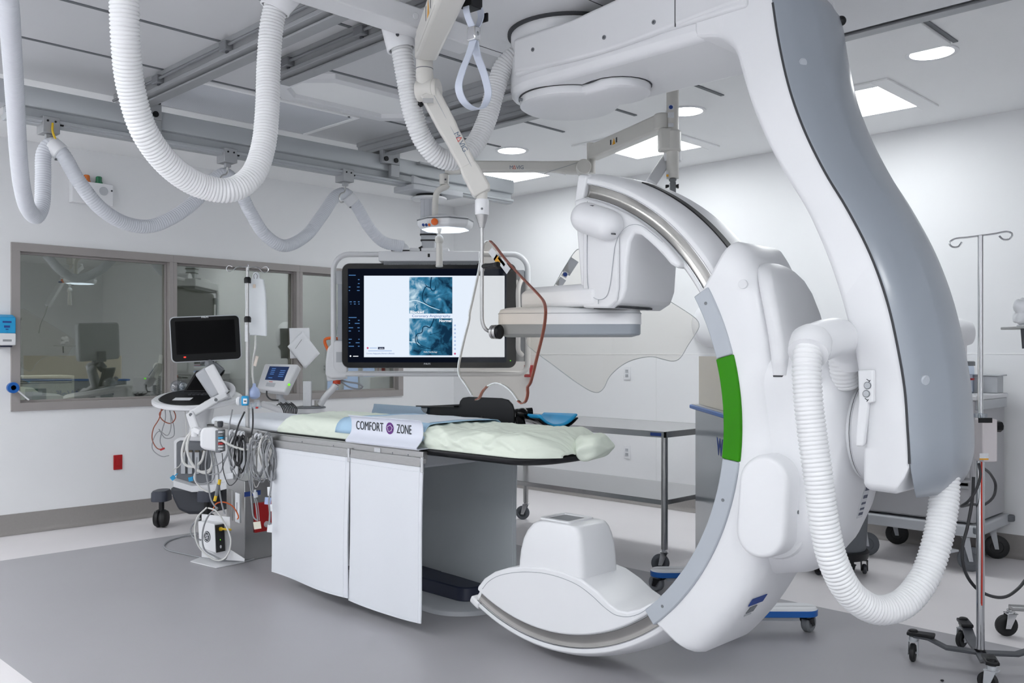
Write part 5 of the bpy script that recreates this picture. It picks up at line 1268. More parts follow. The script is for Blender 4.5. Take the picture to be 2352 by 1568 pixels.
# mattress and the crumpled sheet over its head half
def mat_section(y, z0, h, x0, x1, n=26):
    """from the near lower edge over the top to the far lower edge"""
    out = []
    r = min(h * .5, .04)
    pts = [(x0, z0), (x0 - .004, z0 + h * .5), (x0 + .004, z0 + h - r * .6), (x0 + r * .7, z0 + h - r * .1), (x0 + r * 2, z0 + h), ((x0 + x1) / 2, z0 + h + .004), (x1 - r * 2, z0 + h), (x1 - r * .7, z0 + h - r * .1), (x1 - .004, z0 + h - r * .6), (x1 + .004, z0 + h * .5), (x1, z0)]
    return [V((p.x, y, p.z)) for p in resample3(spline([V((a, y, c)) for a, c in pts], .01), n)]
def resample3(pts, n):
    L = [0]
    for a, c in zip(pts, pts[1:]): L.append(L[-1] + (c - a).length)
    out = []; k = 0
    for i in range(n + 1):
        s = L[-1] * i / n
        while k < len(L) - 2 and L[k + 1] < s: k += 1
        out.append(pts[k].lerp(pts[k + 1], (s - L[k]) / max(1e-9, L[k + 1] - L[k])))
    return out
b = MB(); ys = [2.68] + [2.70 + k * .137 for k in range(20)] + [5.44]
b.rings([mat_section(y, .880, .06 if 2.64 < y < 5.42 else .045, TX0 + .03, TX1 - .03) for y in ys]); single('mattress', b, MATTRESS, 'thin white mattress, bare at the foot end of the x-ray table', 'mattress', angle=60)
rows = []
YA, YB = 2.555, 4.60
for k in range(141):
    y = YA + (YB - YA) * k / 140
    f0 = min(1, max(0, (y - YA) / .17)); f1 = min(1, max(0, (YB - y) / .14))
    h = .094 * math.sqrt(max(.004, 1 - (1 - f0) ** 2)) * math.sqrt(max(.05, 1 - (1 - f1) ** 2)) + .006
    e = max(0, (2.74 - y) / .185)                          # beyond the board's rounded end only the far corner hangs over
    z0 = .8805 - .035 * max(0, (2.56 - y) / .09) ** 1.3
    se = mat_section(y, z0, h, TX0 + .004 + .15 * e ** 2.2, TX1 - .004 - .12 * e ** 2.6, 60)
    row = []
    for j, p in enumerate(se):
        u = j / 60
        side = max(0, 1 - u / .30); sidef = max(0, 1 - (1 - u) / .30); top = max(0, 1 - side - sidef)
        head = min(1, max(.25, (3.9 - y) / .6)) * min(1, .15 + f0 * 1.1)
        a = noise.noise(V((p.y * 4.6, u * 2.0, 2.0))); c = noise.noise(V((p.y * 11 + u * 16, u * 9, 5.0)))
        fold = 1 - abs(noise.noise(V((p.y * 6.5 - u * 9, u * 3.2, 9.0)))) * 2.4          # sharp crests
        fold2 = 1 - abs(noise.noise(V((p.y * 9 + u * 11, u * 4, 31.0)))) * 2.2
        d = .012 * a + .006 * c + .013 * max(0, fold) ** 3 + .010 * max(0, fold2) ** 3
        s_ = (side ** .6) * (1 if u > .02 else 0)
        row.append(p + V((-d * s_ * head * 1.5 + .012 * head * s_ if u < .5 else d * sidef, .004 * c, (d - .008) * top * (.35 + .5 * head))))
    rows.append(row)
b = MB(); b.strip(rows); sheet = single('draw_sheet', b, SHEET, 'pale green crumpled disposable sheet over the head half of the x-ray table', 'sheet', angle=80, sub=1)
so = sheet.modifiers.new('thick', 'SOLIDIFY'); so.thickness = .002; so.offset = 1
b = MB(); b.ball((3.075, 2.535, .918), .068, 48, 32, (1.5, .95, .8))
b.v = [p + (p - V((3.075, 2.535, .918))) * (.30 * noise.noise(p * 16) + .34 * (1 - abs(noise.noise(p * 9 + V((4, 2, 7)))) * 3) * .5) for p in b.v]
obj('sheet_corner', b, SHEET, sheet, angle=80, sub=1)
# blue edged absorbent pad across the sheet
rows = []
for k in range(15):
    y = 3.28 + .64 * k / 14; row = []
    for j, p in enumerate(mat_section(y, .888, .1, TX0 - .004, TX1 + .004, 30)): row.append(p + V((0, .10 * max(0, (k - 8) / 6) * max(0, (12 - j) / 12), .004 + .003 * noise.noise(p * 9))))
    rows.append(row[1:-1])
b = MB(); b.strip(rows[:]); pad = single('absorbent_pad', b, BLUEPAD, 'thin blue and white absorbent pad laid across the sheet behind the lettered guard', 'pad', angle=80)
so = pad.modifiers.new('thick', 'SOLIDIFY'); so.thickness = .003; so.offset = 1
rows2 = [[p + V((-.0045 if j < 6 else .0045 if j > 22 else 0, 0, .0045 if 5 < j < 24 else .002)) for j, p in enumerate(r)][3:-3] for r in rows[1:-2]]
b = MB(); b.strip(rows2); obj('fleece', b, PADWHITE, pad, angle=80)

# ------------------------------------------------------------------ guards slid under the mattress
def guard(name, prof, y0, y1, m, label, sx=1):
    path = spline([V((x, 0, z)) for x, z in prof], .01); th = .003; n = len(path)
    def ring(y):
        A_, B_ = [], []
        for k, p in enumerate(path):
            a, c = path[max(0, k - 1)], path[min(n - 1, k + 1)]; d = (c - a).normalized(); q = V((-d.z, 0, d.x)) * th / 2
            A_.append(V((p.x + q.x, y, p.z + q.z))); B_.append(V((p.x - q.x, y, p.z - q.z)))
        return A_ + B_[::-1]
    b = MB(); b.rings([ring(y0), ring(y1)]); return single(name, b, m, label, 'arm guard', 'arm guards along the table', angle=30)
prof = [(2.78, .882), (2.69, .880), (2.675, .883), (2.705, .918), (2.714, .935), (2.714, .99), (2.708, 1.004), (2.694, 1.014)]
ag = guard('arm_guard', prof, 3.265, 3.832, mat('guard white', (222, 226, 238), .4, var=.01, scale=4), 'white bent arm guard lettered COMFORT ZONE hooked on the near table edge')
gc = V((2.7118, 0, .949)); gU, gW = V((0, -1, 0)), UP
text('lettering', 'COMFORT', V((2.7122, 3.792, .9445)), gU, gW, .043, INK, ag, .225, 'LEFT', .0004)
text('lettering', 'ZONE', V((2.7122, 3.460, .9445)), gU, gW, .043, INK, ag, .112, 'LEFT', .0004)
b = MB(); b.lathe((2.7125, 3.513, .964), (-1, 0, 0), [(0, .029), (.0006, .029), (.0008, .001)], 32); em = obj('emblem', b, PURPLE, ag)
b = MB(); b.tube([V((2.7112, 3.513 + (.0175 + .003 * math.sin(5 * a)) * math.cos(a), .964 + (.0145 + .0022 * math.sin(4 * a)) * math.sin(a))) for a in [2 * PI * k / 40 for k in range(40)]], .0011, 5, closed=True); obj('emblem_line', b, PAPER, em)
prof = [(3.20, .882), (3.27, .884), (3.285, .90), (3.287, .98), (3.296, 1.0), (3.302, 1.026)]
guard('arm_guard', prof, 3.93, 4.43, GUARDBLUE, 'translucent pale blue arm guard on the far table edge, beside the black arm board')

# ------------------------------------------------------------------ black arm board and blue arm trough on the far side
t = thing('arm_board', (3.3, 3.5, .9), 'black arm board with a raised side plate on the far edge of the x-ray table', 'arm board')
bx = 3.31
pl = [(966, 932), (1054, 928), (1056, 920), (1062, 913), (1075, 911), (1150, 914), (1166, 918), (1175, 928), (1180, 945), (1180, 976), (1120, 976), (1055, 974), (985, 953), (972, 947), (966, 940)]
q = [onx(a, c, bx) for a, c in pl]
b = MB(); b.prism(q, (.014, 0, 0)); obj('side_plate', b, BLACK, t, bevel=.005)
b = MB(); b.prism([onx(a, c, bx) for a, c in ((966, 931), (1054, 932), (1054, 935), (966, 934))], (-.035, 0, .002)); b.prism([onx(a, c, bx) for a, c in ((985, 972), (1178, 976), (1178, 980), (985, 977))], (-.28, 0, 0)) if False else None
obj('ledge', b, CARBON, t)
for px in (1057, 1107): s = MB(); p = onx(px, 960, bx); s.cyl(p, p - V((.004, 0, 0)), .012, n=16); obj('bolt', s, CARBON, t)
t = thing('arm_trough', at(1265, 965, 4.7), 'bright blue padded arm trough on a black jointed bracket at the far table edge', 'arm support')
b = MB()
b.ball(at(1200, 950, 4.66), .035, sc=(1, 1, .9)); b.cyl(at(1193, 960, 4.66), at(1197, 977, 4.62), .025, n=14); b.cyl(at(1183, 948, 4.66), at(1222, 945, 4.68), .022, n=14); b.bar(at(1215, 955, 4.66), at(1250, 977, 4.6), .05, .02); obj('joint', b, GLOSSBLACK, t)
p0, p1 = at(1222, 950, 4.82), at(1283, 966, 4.5)
d = V((p1.x - p0.x, p1.y - p0.y, 0)); L = d.length; d.normalize(); sd_ = d.cross(UP)
if sd_.dot(RIGHT) < 0: sd_ = -sd_
rows, rows_b = [], []
for k in range(13):
    f = k / 12; w = .075 + .03 * min(1, f * 1.4); c = p0.lerp(p1, f); c = V((c.x, c.y, .975 - .01 * f)); row = []; rb = []
    for j in range(13):
        a = -1 + 2 * j / 12; z = .055 * abs(a) ** 2.2 * (.55 + .45 * f)
        row.append(c + sd_ * w * a + UP * z); rb.append(c + sd_ * (w + .004) * a + UP * (z - .012))
    rows.append(row); rows_b.append(rb)
b = MB(); b.strip(rows); o = obj('padding', b, SKYBLUE, t, angle=80); so = o.modifiers.new('thick', 'SOLIDIFY'); so.thickness = .010; so.offset = -1
b = MB(); b.strip([[p - UP * .004 for p in r] for r in rows_b]); o = obj('shell', b, GLOSSBLACK, t, angle=80); so = o.modifiers.new('thick', 'SOLIDIFY'); so.thickness = .006; so.offset = -1

# ------------------------------------------------------------------ lead curtains hung from the rails
def curtain(name, x, y0, y1, z0, z1, m, label, group, phase, amp=.012, bar=True, drop=0.0, sgn=-1):
    t = thing(name, (x, (y0 + y1) / 2, z1), label, 'curtain', group)
    th = .006; A_, B_ = [], []
    n, mm = 26, 20
    rows_f, rows_k = [], []
    for i in range(mm + 1):
        f = i / mm; rf, rk = [], []
        for j in range(n + 1):
            g = j / n; y = y0 + (y1 - y0) * g
            bulge = sgn * (amp * f * (.4 + .6 * math.sin(g * PI + phase)) + amp * .8 * f * math.sin(g * 5 + phase * 2))
            z = z1 - (z1 - z0 - drop * math.sin(g * PI * .9)) * f
            yy = y + .010 * f * math.sin(4 * f + phase + g * 2)
            edge_r = .02
            rf.append(V((x + bulge, yy, z))); rk.append(V((x + bulge - sgn * th, yy, z)))
        rows_f.append(rf); rows_k.append(rk)
    b = MB()
    rings = [f + k[::-1] for f, k in zip(rows_f, rows_k)]; b.rings(rings); sh = obj('curtain', b, m, t, angle=50)
    s = MB()                                            # stitched hem lines
    s.tube([p + V((sgn * .0005, 0, 0)) for p in rows_f[1]], .0014, 5); s.tube([p + V((sgn * .0005, 0, .012)) for p in rows_f[-1]], .0012, 5); s.tube([p + V((sgn * .0005, 0, 0)) for p in [r[1] for r in rows_f]], .0012, 5)
    obj('hem', s, m, sh)
    if bar:
        s = MB(); s.box(x - .004 + sgn * .004, x + .012 + sgn * .004, y0 + .01, y1 - .01, z1 - .012, z1 + .03); obj('hanger_bar', s, STEEL, t, bevel=.002)
        s = MB(); s.cyl((x + sgn * .006, y0 - .004, z1 - .035), (x + sgn * .006, y0 - .004, z1 + .035), .009, n=14); s.box(x - .012, x + .008, y0 - .016, y0 + .008, z1 + .005, z1 + .028); h = obj('hinge', s, CHROME, t, bevel=.001)
    return t
curtain('lead_curtain', TX0 - .034, 3.845, 4.615, .082, .81, CURTAIN, 'white lead curtain on the near table side, left one nearer the foot end', 'white lead curtains', .3, .02)
curtain('lead_curtain', TX0 - .036, 3.26, 3.835, .075, .81, CURTAIN, 'white lead curtain on the near table side, right one below the lettered guard', 'white lead curtains', 1.2, .014, drop=-.02)
curtain('lead_curtain', TX1 + .10, 3.27, 3.87, .085, .80, CURTAING, 'grey lead curtain hanging from the far table side, wide one toward the head end', 'grey lead curtains', .2, .012, bar=False)
curtain('lead_curtain', TX1 + .13, 3.80, 4.5, .09, .80, CURTAING, 'grey lead curtain in shadow on the far table side, mostly hidden by the white ones', 'grey lead curtains', .8, .012, bar=False)

# ------------------------------------------------------------------ drip pole clamped to the near rail at the foot end
px_, py_ = TX0 - .034, 4.875
t = thing('drip_pole', (px_, py_, .80), 'steel drip pole with four hooks clamped to the table rail at the foot end', 'drip pole')
zt = ony(568, 614, py_).z
b = MB(); b.cyl((px_, py_, .80), (px_, py_, 1.45), .0125, n=16); b.cyl((px_, py_, 1.45), (px_, py_, zt), .009, n=16); obj('pole', b, STEEL, t)
for py in (643, 733):
    z = ony(568, py, py_).z; b = MB(); b.lathe((px_, py_, z), (0, 0, 1), [(-.018, .012), (-.018, .02), (.008, .021), (.018, .014), (.018, .009)], 16); obj('collar', b, BLACK, t)
for k in range(4):
    a = PI / 4 + PI / 2 * k + .3; d = V((math.cos(a), math.sin(a), 0)); c = V((px_, py_, zt))
    b = MB(); b.tube(spline([c, c + d * .03 + UP * .004, c + d * .06 + UP * .0, c + d * .085 - UP * .022, c + d * .105 - UP * .028, c + d * .12 - UP * .012, c + d * .108 + UP * .008, c + d * .085 + UP * .002], .008), .003, 7); obj('hook', b, CHROME, t)
b = MB(); b.box(px_ - .02, px_ + .03, py_ - .025, py_ + .025, .835, .885); b.box(px_ - .015, px_ + .05, py_ - .05, py_ - .025, .86, .88); obj('clamp', b, STEEL, t, bevel=.003)
s = MB(); s.obox(V((px_, py_, ony(568, 765, py_).z)) - FWD * .0135 - RIGHT * .004, RIGHT, UP, FWD, .016, .10, .001); obj('scale_label', s, LABEL, t)
# white pressure pouch hung from a hook
t = thing('pressure_pouch', at(592, 640, 5.42), 'white fabric pressure pouch hanging from the drip pole with a narrow tube below', 'pouch')
op = [(578, 640), (581, 627), (588, 623), (594, 627), (595, 639), (604, 640), (609, 668), (611, 700), (612, 772), (590, 770), (574, 770), (563, 772), (562, 760), (563, 700), (562, 660), (563, 648)]
fr_ = [at(a, c, 5.40 + .008 * noise.noise(V((a * .05, c * .05, 0)))) for a, c in op]
b = MB(); b.prism(fr_, FWD * .02); obj('pouch', b, BAG, t, bevel=.006, seg=3)
s = MB(); s.tube(spline([at(584, 640, 5.399), at(583, 632, 5.399), at(587, 628, 5.399), at(591, 632, 5.399), at(590, 640, 5.399)], .004), .002, 6); obj('handle_hole', s, MIDGREY, t)
s = MB(); s.obox(at(584, 657, 5.392), RIGHT, UP, FWD, .016, .022, .001); obj('patch', s, mat('pouch patch', (222, 206, 190), .7), t)
cable('tube', [at(587, 770, 5.41), at(586, 800, 5.3), at(581, 830, 5.38), at(580, 860, 5.36), at(582, 880, 5.38)], .006, CABLEW, t)
s = MB(); s.obox(at(588, 829, 5.38), (RIGHT * .25 + UP).normalized().cross(FWD), (RIGHT * .25 + UP).normalized(), FWD, .018, .062, .012); obj('roller_clamp', s, mat('clamp pink', (232, 220, 210), .5), t, bevel=.003)
b = MB(); b.lathe(at(584, 880, 5.38), (0, 0, -1), [(0, .008), (.02, .012), (.035, .028), (.06, .036), (.08, .032), (.092, .016), (.094, .001)], 20); t2 = single('squeeze_bulb', b, BULB, 'pale blue squeeze bulb hanging beside the drip pole', 'bulb')
# blue transducer block clamped to the pole
t = thing('transducer_block', at(562, 921, 5.27), 'bright blue and white transducer block clamped to the drip pole', 'transducer')
b = MB(); b.obox(at(563, 920, 5.26), RIGHT, UP, FWD, .036, .056, .04); obj('block', b, SKYBLUE, t, bevel=.006)
s = MB(); s.obox(at(563, 921, 5.237), RIGHT, UP, FWD, .024, .03, .004); f = obj('face', s, PAPER, t, bevel=.002)
s = MB(); s.obox(at(563, 921, 5.2345), RIGHT, UP, FWD, .014, .006, .002); obj('display', s, INK, f)
s = MB(); s.lathe(at(552, 921, 5.28), (RIGHT * -1), [(0, .026), (.012, .028), (.02, .02), (.021, .001)], 18); obj('knob', s, WHITE, t)
b = MB(); b.obox(at(584, 935, 5.27), RIGHT, UP, FWD, .07, .012, .05); b.cyl(at(583, 925, 5.26), at(583, 938, 5.26), .018, n=14); b.obox(at(590, 925, 5.25), RIGHT, UP, FWD, .03, .035, .02); single('valve_plate', b, PLASTICFILM, 'clear plastic stopcock plate just right of the drip pole foot', 'plate')
s = MB(); s.obox(at(590, 936, 5.235), RIGHT, UP, FWD, .014, .01, .01); single('stopcock', s, RED, 'small red stopcock on the clear plate right of the drip pole', 'stopcock', bevel=.002)
# ================================================================== EQUIPMENT AT THE FOOT OF THE TABLE
# ultrasound machine on wheels, seen from its left
t = thing('ultrasound_machine', at(450, 1150, 6.95), 'white wheeled ultrasound machine with a black monitor on a folding arm, under the window', 'ultrasound machine')
def pb(pts, t0, depth): return [at(a, c, t0) for a, c in pts], FWD * depth
fu = FWD * .97 + RIGHT * .24                                # the machine's length runs away from the camera
fu.normalize()
b = MB(); p, d = pb([(385, 1118), (505, 1118), (505, 1148), (495, 1166), (470, 1182), (430, 1182), (406, 1172), (394, 1146)], 6.9, .55); b.prism(p, RIGHT * .18 + FWD * .42); obj('base', b, mat('charcoal base', (58, 61, 69), .45, var=.05), t, bevel=.03, seg=3)
for px, tt in ((371, 6.95), (476, 6.8), (590, 6.9)):
    b = MB(); b.rings([framed(at(px, 1136 + dy, tt), RIGHT, FWD, rrect(w, .17, .05, 5)) for dy, w in ((13, .125), (8, .128), (-6, .125), (-11, .10))]); f = obj('caster', b, mat('caster hood %d' % px, (66, 70, 82), .45), t)
    z = at(px, 1150, tt).z; c = at(px, 1150, tt); r = .068
    s = MB(); s.lathe(V((c.x, c.y, r)) - RIGHT * .048, RIGHT, [(0, r * .5), (.002, r * .85), (.02, r), (.036, r * .97), (.044, r * .8), (.046, r * .8), (.054, r * .97), (.07, r), (.09, r * .85), (.094, r * .5)], 26); s.cyl(V((c.x, c.y, r)), V((c.x, c.y, z + .02)), .02); obj('wheel', s, BLACKRUBBER, f)
b = MB(); p, d = pb([(388, 1100), (398, 1106), (398, 1118), (440, 1130), (500, 1128), (560, 1112), (625, 1100), (625, 1080), (500, 1112), (440, 1116)], 6.75, .5); obj('lower_rim', MB().prism(p, FWD * .45), WHITE, t, bevel=.012, seg=3)
b = MB(); p, d = pb([(404, 1016), (412, 1012), (480, 1014), (486, 1022), (482, 1112), (404, 1112)], 6.85, .4); obj('front_panel', MB().prism(p, FWD * .35), mat('connector grey', (108, 111, 117), .5, var=.05), t, bevel=.012)
b = MB(); p, d = pb([(398, 1012), (400, 1118), (498, 1122), (500, 1008), (490, 1000), (410, 1004)], 6.88, .4); p2 = [at(a, c, 6.88) for a, c in ((480, 1005), (590, 1000), (626, 1010), (626, 1104), (560, 1112), (490, 1124))]; m2 = MB().prism(p2, FWD * .3); m2.prism(p, FWD * .3); obj('body', m2, WHITE, t, bevel=.012, seg=3)
for k in range(4):
    s = MB(); s.obox(at(421 + k * 16, 1062, 6.84), RIGHT, UP, FWD, .034, .17, .014); c = obj('probe_socket', s, LIGHTGREY if k < 3 else DARK, t, bevel=.004)
    s = MB(); s.obox(at(421 + k * 16, 1036, 6.835), RIGHT, UP, FWD, .03, .014, .012); obj('latch', s, mat('latch brown %d' % k, (84, 76, 62), .5), c)
b = MB(); p = [at(a, c, 6.8) for a, c in ((422, 1030), (480, 1030), (480, 1040), (422, 1040))]
s = MB(); s.obox(at(556, 1060, 6.86), RIGHT, UP, FWD, .07, .24, .01); obj('side_vent', s, LIGHTGREY, t, bevel=.01)
s = MB(); s.obox(at(555, 1116, 6.70), RIGHT, UP, FWD, .12, .04, .002); obj('rating_label', s, LABEL, t)
b = MB(); b.bar(at(455, 1010, 6.95), at(475, 900, 6.98), .14, .12, FWD); obj('neck', b, WHITE2, t, bevel=.03, seg=3)
# control desk: a white rim around a dark keyboard deck, touch screen leaning behind
deck = [(357, 912), (370, 907), (400, 904), (470, 902), (530, 896), (536, 905), (500, 914), (450, 922), (400, 926), (368, 926), (356, 921)]
dk = [at(a, c, 6.75 + (912 - c) * .02 * 1.0 + (a - 440) / 900) for a, c in deck]
def zset(p, z): return V((p.x, p.y, z))
dz = .985
dkp = [onz(a, c, dz) for a, c in ((357, 921), (380, 905), (440, 893), (505, 890), (538, 893), (528, 906), (480, 918), (420, 927), (375, 929))]
c0 = sum(dkp, V()) / len(dkp)
oc = onz(452, 912, dz)
def ov(rx, ry, z, sh=0): return [V((oc.x, oc.y, z + .05 * math.sin(2 * PI * k / 40))) + RIGHT * (rx * math.cos(2 * PI * k / 40) * (1 + .12 * math.sin(2 * PI * k / 40))) + FWD * (ry * math.copysign(abs(math.sin(2 * PI * k / 40)) ** .8, math.sin(2 * PI * k / 40))) for k in range(40)]
oc = V((at(450, 915, 6.75).x, at(450, 915, 6.75).y, 0))
b = MB(); b.rings([ov(.29, .24, .965), ov(.315, .265, .972), ov(.318, .268, .995), ov(.305, .255, 1.006), ov(.27, .22, 1.006), ov(.262, .212, .99)], cap=True); obj('control_desk', b, WHITE, t)
b = MB(); b.rings([ov(.262, .212, .992), ov(.258, .208, 1.010)]); kd = obj('keyboard', b, BLACK, t)
TF = (FWD + UP * .22).normalized(); TU = RIGHT.cross(TF)
s = MB(); s.obox(V((oc.x, oc.y, .996)) - RIGHT * .07 - FWD * .08, RIGHT, TF, TU, .13, .07, .002); obj('trackball_plate', s, PAPER, kd)
s = MB()
for i in range(3):
    for j in range(9): s.obox(V((oc.x, oc.y, 1.013)) + RIGHT * (-.06 + .03 * j) + TF * (.05 + .032 * i), RIGHT, TF, TU, .022, .022, .006)
tag(obj('keys', s, DARK, kd), kind='stuff')
b = MB(); b.prism([at(a, c, 6.8) for a, c in ((420, 900), (450, 851), (515, 849), (512, 858), (478, 900))], FWD * .03); ts = obj('touch_screen', b, BLACK, t, bevel=.006)
s = MB(); s.poly([at(a, c, 6.797) for a, c in ((428, 896), (452, 857), (484, 856), (470, 896))]); obj('glass', s, SCREENOFF, ts)
b = MB(); b.tube(spline([at(505, 880, 6.85), at(525, 884, 6.8), at(534, 892, 6.75), at(532, 905, 6.7), at(515, 915, 6.65)], .02), .022, 12); b.tube(spline([at(480, 935, 6.7), at(510, 918, 6.66), at(530, 908, 6.66)], .02), .02, 12); obj('handle', b, WHITE, t)
# folding monitor arm
b = MB(); b.bar(at(461, 850, 6.66), at(501, 910, 6.66), .10, .055, FWD); a1 = obj('monitor_arm', b, LIGHTGREY, t, bevel=.02, seg=3)
b = MB(); b.bar(at(480, 840, 6.60), at(516, 905, 6.60), .075, .035, FWD); obj('monitor_arm', b, WHITE, t, bevel=.015, seg=3)
b = MB(); b.bar(at(486, 838, 6.7), at(508, 856, 6.72), .07, .05, FWD); b.cyl(at(478, 831, 6.68), at(484, 842, 6.66), .03); obj('monitor_mount', b, MIDGREY, t, bevel=.008)
b = MB(); b.bar(at(470, 931, 6.55), at(521, 905, 6.6), .05, .04, FWD); b.bar(at(438, 952, 6.5), at(497, 917, 6.55), .055, .045, FWD); b.bar(at(437, 948, 6.5), at(452, 995, 6.4), .06, .04, FWD); ar = obj('lower_arm', b, WHITE, t, bevel=.01)
for px, py in ((496, 918), (438, 952), (448, 987)):
    s = MB(); s.cyl(at(px, py, 6.47), at(px, py, 6.46), .012, n=14); obj('pivot_cap', s, MIDGREY, ar)
# its monitor, turned a little
mo = [at(390, 727, 6.62), at(552, 721, 6.78), at(554, 828, 6.78), at(392, 833, 6.62)]
mU = (mo[1] - mo[0]).normalized(); mW = (mo[0] - mo[3]).normalized(); mN = mU.cross(mW).normalized(); mW = mN.cross(mU)
mw, mh = (mo[1] - mo[0]).length, (mo[0] - mo[3]).length; mc = sum(mo, V()) / 4
if mN.dot(FWD) > 0: mN = -mN
def mrr(w, h, r, d): return framed(mc + mN * d, mU, mW, rrect(w, h, r, 6))
b = MB(); b.rings([mrr(mw - .02, mh - .02, .03, -.04), mrr(mw, mh, .035, -.03), mrr(mw, mh, .035, 0), mrr(mw - .006, mh - .006, .033, .003)]); obj('monitor_case', b, LIGHTGREY, t)
b = MB(); b.rings([mrr(mw - .014, mh - .014, .03, .002), mrr(mw - .016, mh - .016, .03, .006)]); mf = obj('monitor_face', b, mat('monitor face', (15, 16, 18), .4, spec=.2), t)
b = MB(); b.obox(mc + mN * .0065 + mW * .012, mU, mW, mN, mw * .84, mh * .72, .001); obj('screen', b, SCREENOFF, mf)
text('lettering', 'PHILIPS', mc + mN * .0068 + mW * (mh * .455), mU, mW, .011, PAPER, mf, .05, 'CENTER', .0003, .0005)
s = MB(); s.obox(mc + mN * .0075 - mW * mh * .385 - mU * mw * .31, mU, mW, mN, .016, .010, .001); obj('led', s, REDLED, mf)
b = MB(); b.obox(mc - mN * .045 - mW * mh * .4, mU, mW, mN, .10, .10, .03); obj('monitor_hinge', b, MIDGREY, t, bevel=.008)
# clear bag lying on the far desk end
b = MB(); b.ball(at(407, 888, 6.95), .05, sc=(1.1, .8, 1)); b.ball(at(420, 886, 6.95), .04, sc=(.9, .8, .8)); single('plastic_bag', b, PLASTICFILM, 'crumpled clear plastic bag on the ultrasound control desk, left of the touch screen', 'bag')
# leads hanging from the desk
for k, (m, pts) in enumerate(((CABLEB, ((372, 932), (366, 960), (352, 985), (350, 1010), (362, 1030), (374, 1032))), (CABLEB, ((385, 932), (400, 945), (403, 960), (392, 972), (374, 965), (366, 950), (380, 935))), (CABLEG, ((378, 930), (380, 960), (372, 990), (368, 1015), (376, 1032))), (CABLEG, ((390, 930), (392, 985), (384, 1000), (366, 990), (356, 1000), (350, 1030), (372, 1048), (388, 1046))), (CABLEW, ((424, 930), (428, 990), (424, 1040), (412, 1070), (398, 1078))), (CABLEG, ((386, 930), (400, 985), (398, 1002), (380, 1006), (365, 985))))):
    cable('probe_lead', [at(a, c, 6.55 + .02 * (k % 3)) for a, c in pts], .004 if m is CABLEB else .0035, m, label='thin %s lead hanging in loops below the left end of the ultrasound desk' % ('brown' if m is CABLEB else 'grey' if m is CABLEG else 'white'), cat='cable', group='%s leads below the ultrasound desk' % ('brown' if m is CABLEB else 'grey' if m is CABLEG else 'white'))
b = MB(); b.bar(at(368, 1033, 6.55), at(378, 1029, 6.55), .012, .014); single('lead_clip', b, RED, 'small red clip at the lower end of the leads beside the ultrasound machine', 'clip', bevel=.002)
for k, (px, py, a) in enumerate(((397, 1097, .7), (438, 1100, .2))):
    b = MB(); U = (RIGHT * math.cos(a) + UP * math.sin(a)); b.obox(at(px, py, 6.6), U, U.cross(FWD), FWD, .03, .03, .01); b.bar(at(px + 4, py - 4, 6.6), at(px + 11, py - 10, 6.6), .01, .006); single('cable_tag', b, SKYBLUE, ('bright blue tag left of the ultrasound connector panel', 'bright blue tag in front of the ultrasound connector panel')[k], 'tag', 'blue cable tags')

# ------------------------------------------------------------------ patient data hub on the rail with its cables
t = thing('signal_hub', at(484, 1008, 5.35), 'white signal hub with a column of plugs at the foot of the table', 'hub')
b = MB(); b.rings([[at(a, c, tt) for a, c in ((460, 993), (466, 982), (490, 980), (502, 984), (506, 1030), (500, 1037), (470, 1032), (460, 1026))] for tt in (5.30, 5.42)]); obj('case', b, WHITE, t, bevel=.012, seg=3)
b = MB(); b.obox(at(506, 1012, 5.33), RIGHT, UP, FWD, .032, .13, .09); pnl = obj('plug_panel', b, MIDGREY, t, bevel=.004)
for k, m in enumerate((LIGHTGREY, MIDGREY, SKYBLUE, LIGHTGREY, RED, LIGHTGREY, LIGHTGREY)):
    s = MB(); s.obox(at(508, 992 + 6.5 * k, 5.28), RIGHT, UP, FWD, .028, .011, .03); obj('plug', s, m, pnl, bevel=.002)
b = MB(); b.cyl(at(447, 982, 5.4), at(447, 1003, 5.4), .02); b.bar(at(448, 985, 5.4), at(462, 992, 5.38), .04, .03); obj('bracket', b, WHITE, t, bevel=.004)
b = MB(); b.lathe(at(506, 981, 5.32), (0, 0, 1), [(0, .012), (.01, .016), (.03, .018), (.036, .014), (.037, .001)], 18); obj('knob', b, DARK, t)
b = MB(); b.bar(at(494, 972, 5.42), at(630, 1001, 5.22), .014, .03); single('rail_extension', b, STEEL, 'steel accessory rail with cable hooks at the foot of the table', 'rail', bevel=.002)
# hooks along the rail
HK = [(530, 992), (540, 993), (549, 995), (556, 996), (588, 1000), (596, 1001), (612, 1005), (621, 1008)]
for k, (px, py) in enumerate(HK):
    tt = 5.4 - (px - 494) / 136 * .2 - .03
    b = MB(); b.tube(spline([at(px, py + 12, tt), at(px - 2, py + 8, tt - .02), at(px - 2, py, tt - .02), at(px + 1, py - 4, tt - .01), at(px + 4, py - 4, tt), at(px + 4, py + 4, tt)], .006), .006, 6); single('cable_hook', b, PAPER, 'white plastic cable hook in the row of hooks on the foot end rail', 'hook', 'white cable hooks on the foot end rail')
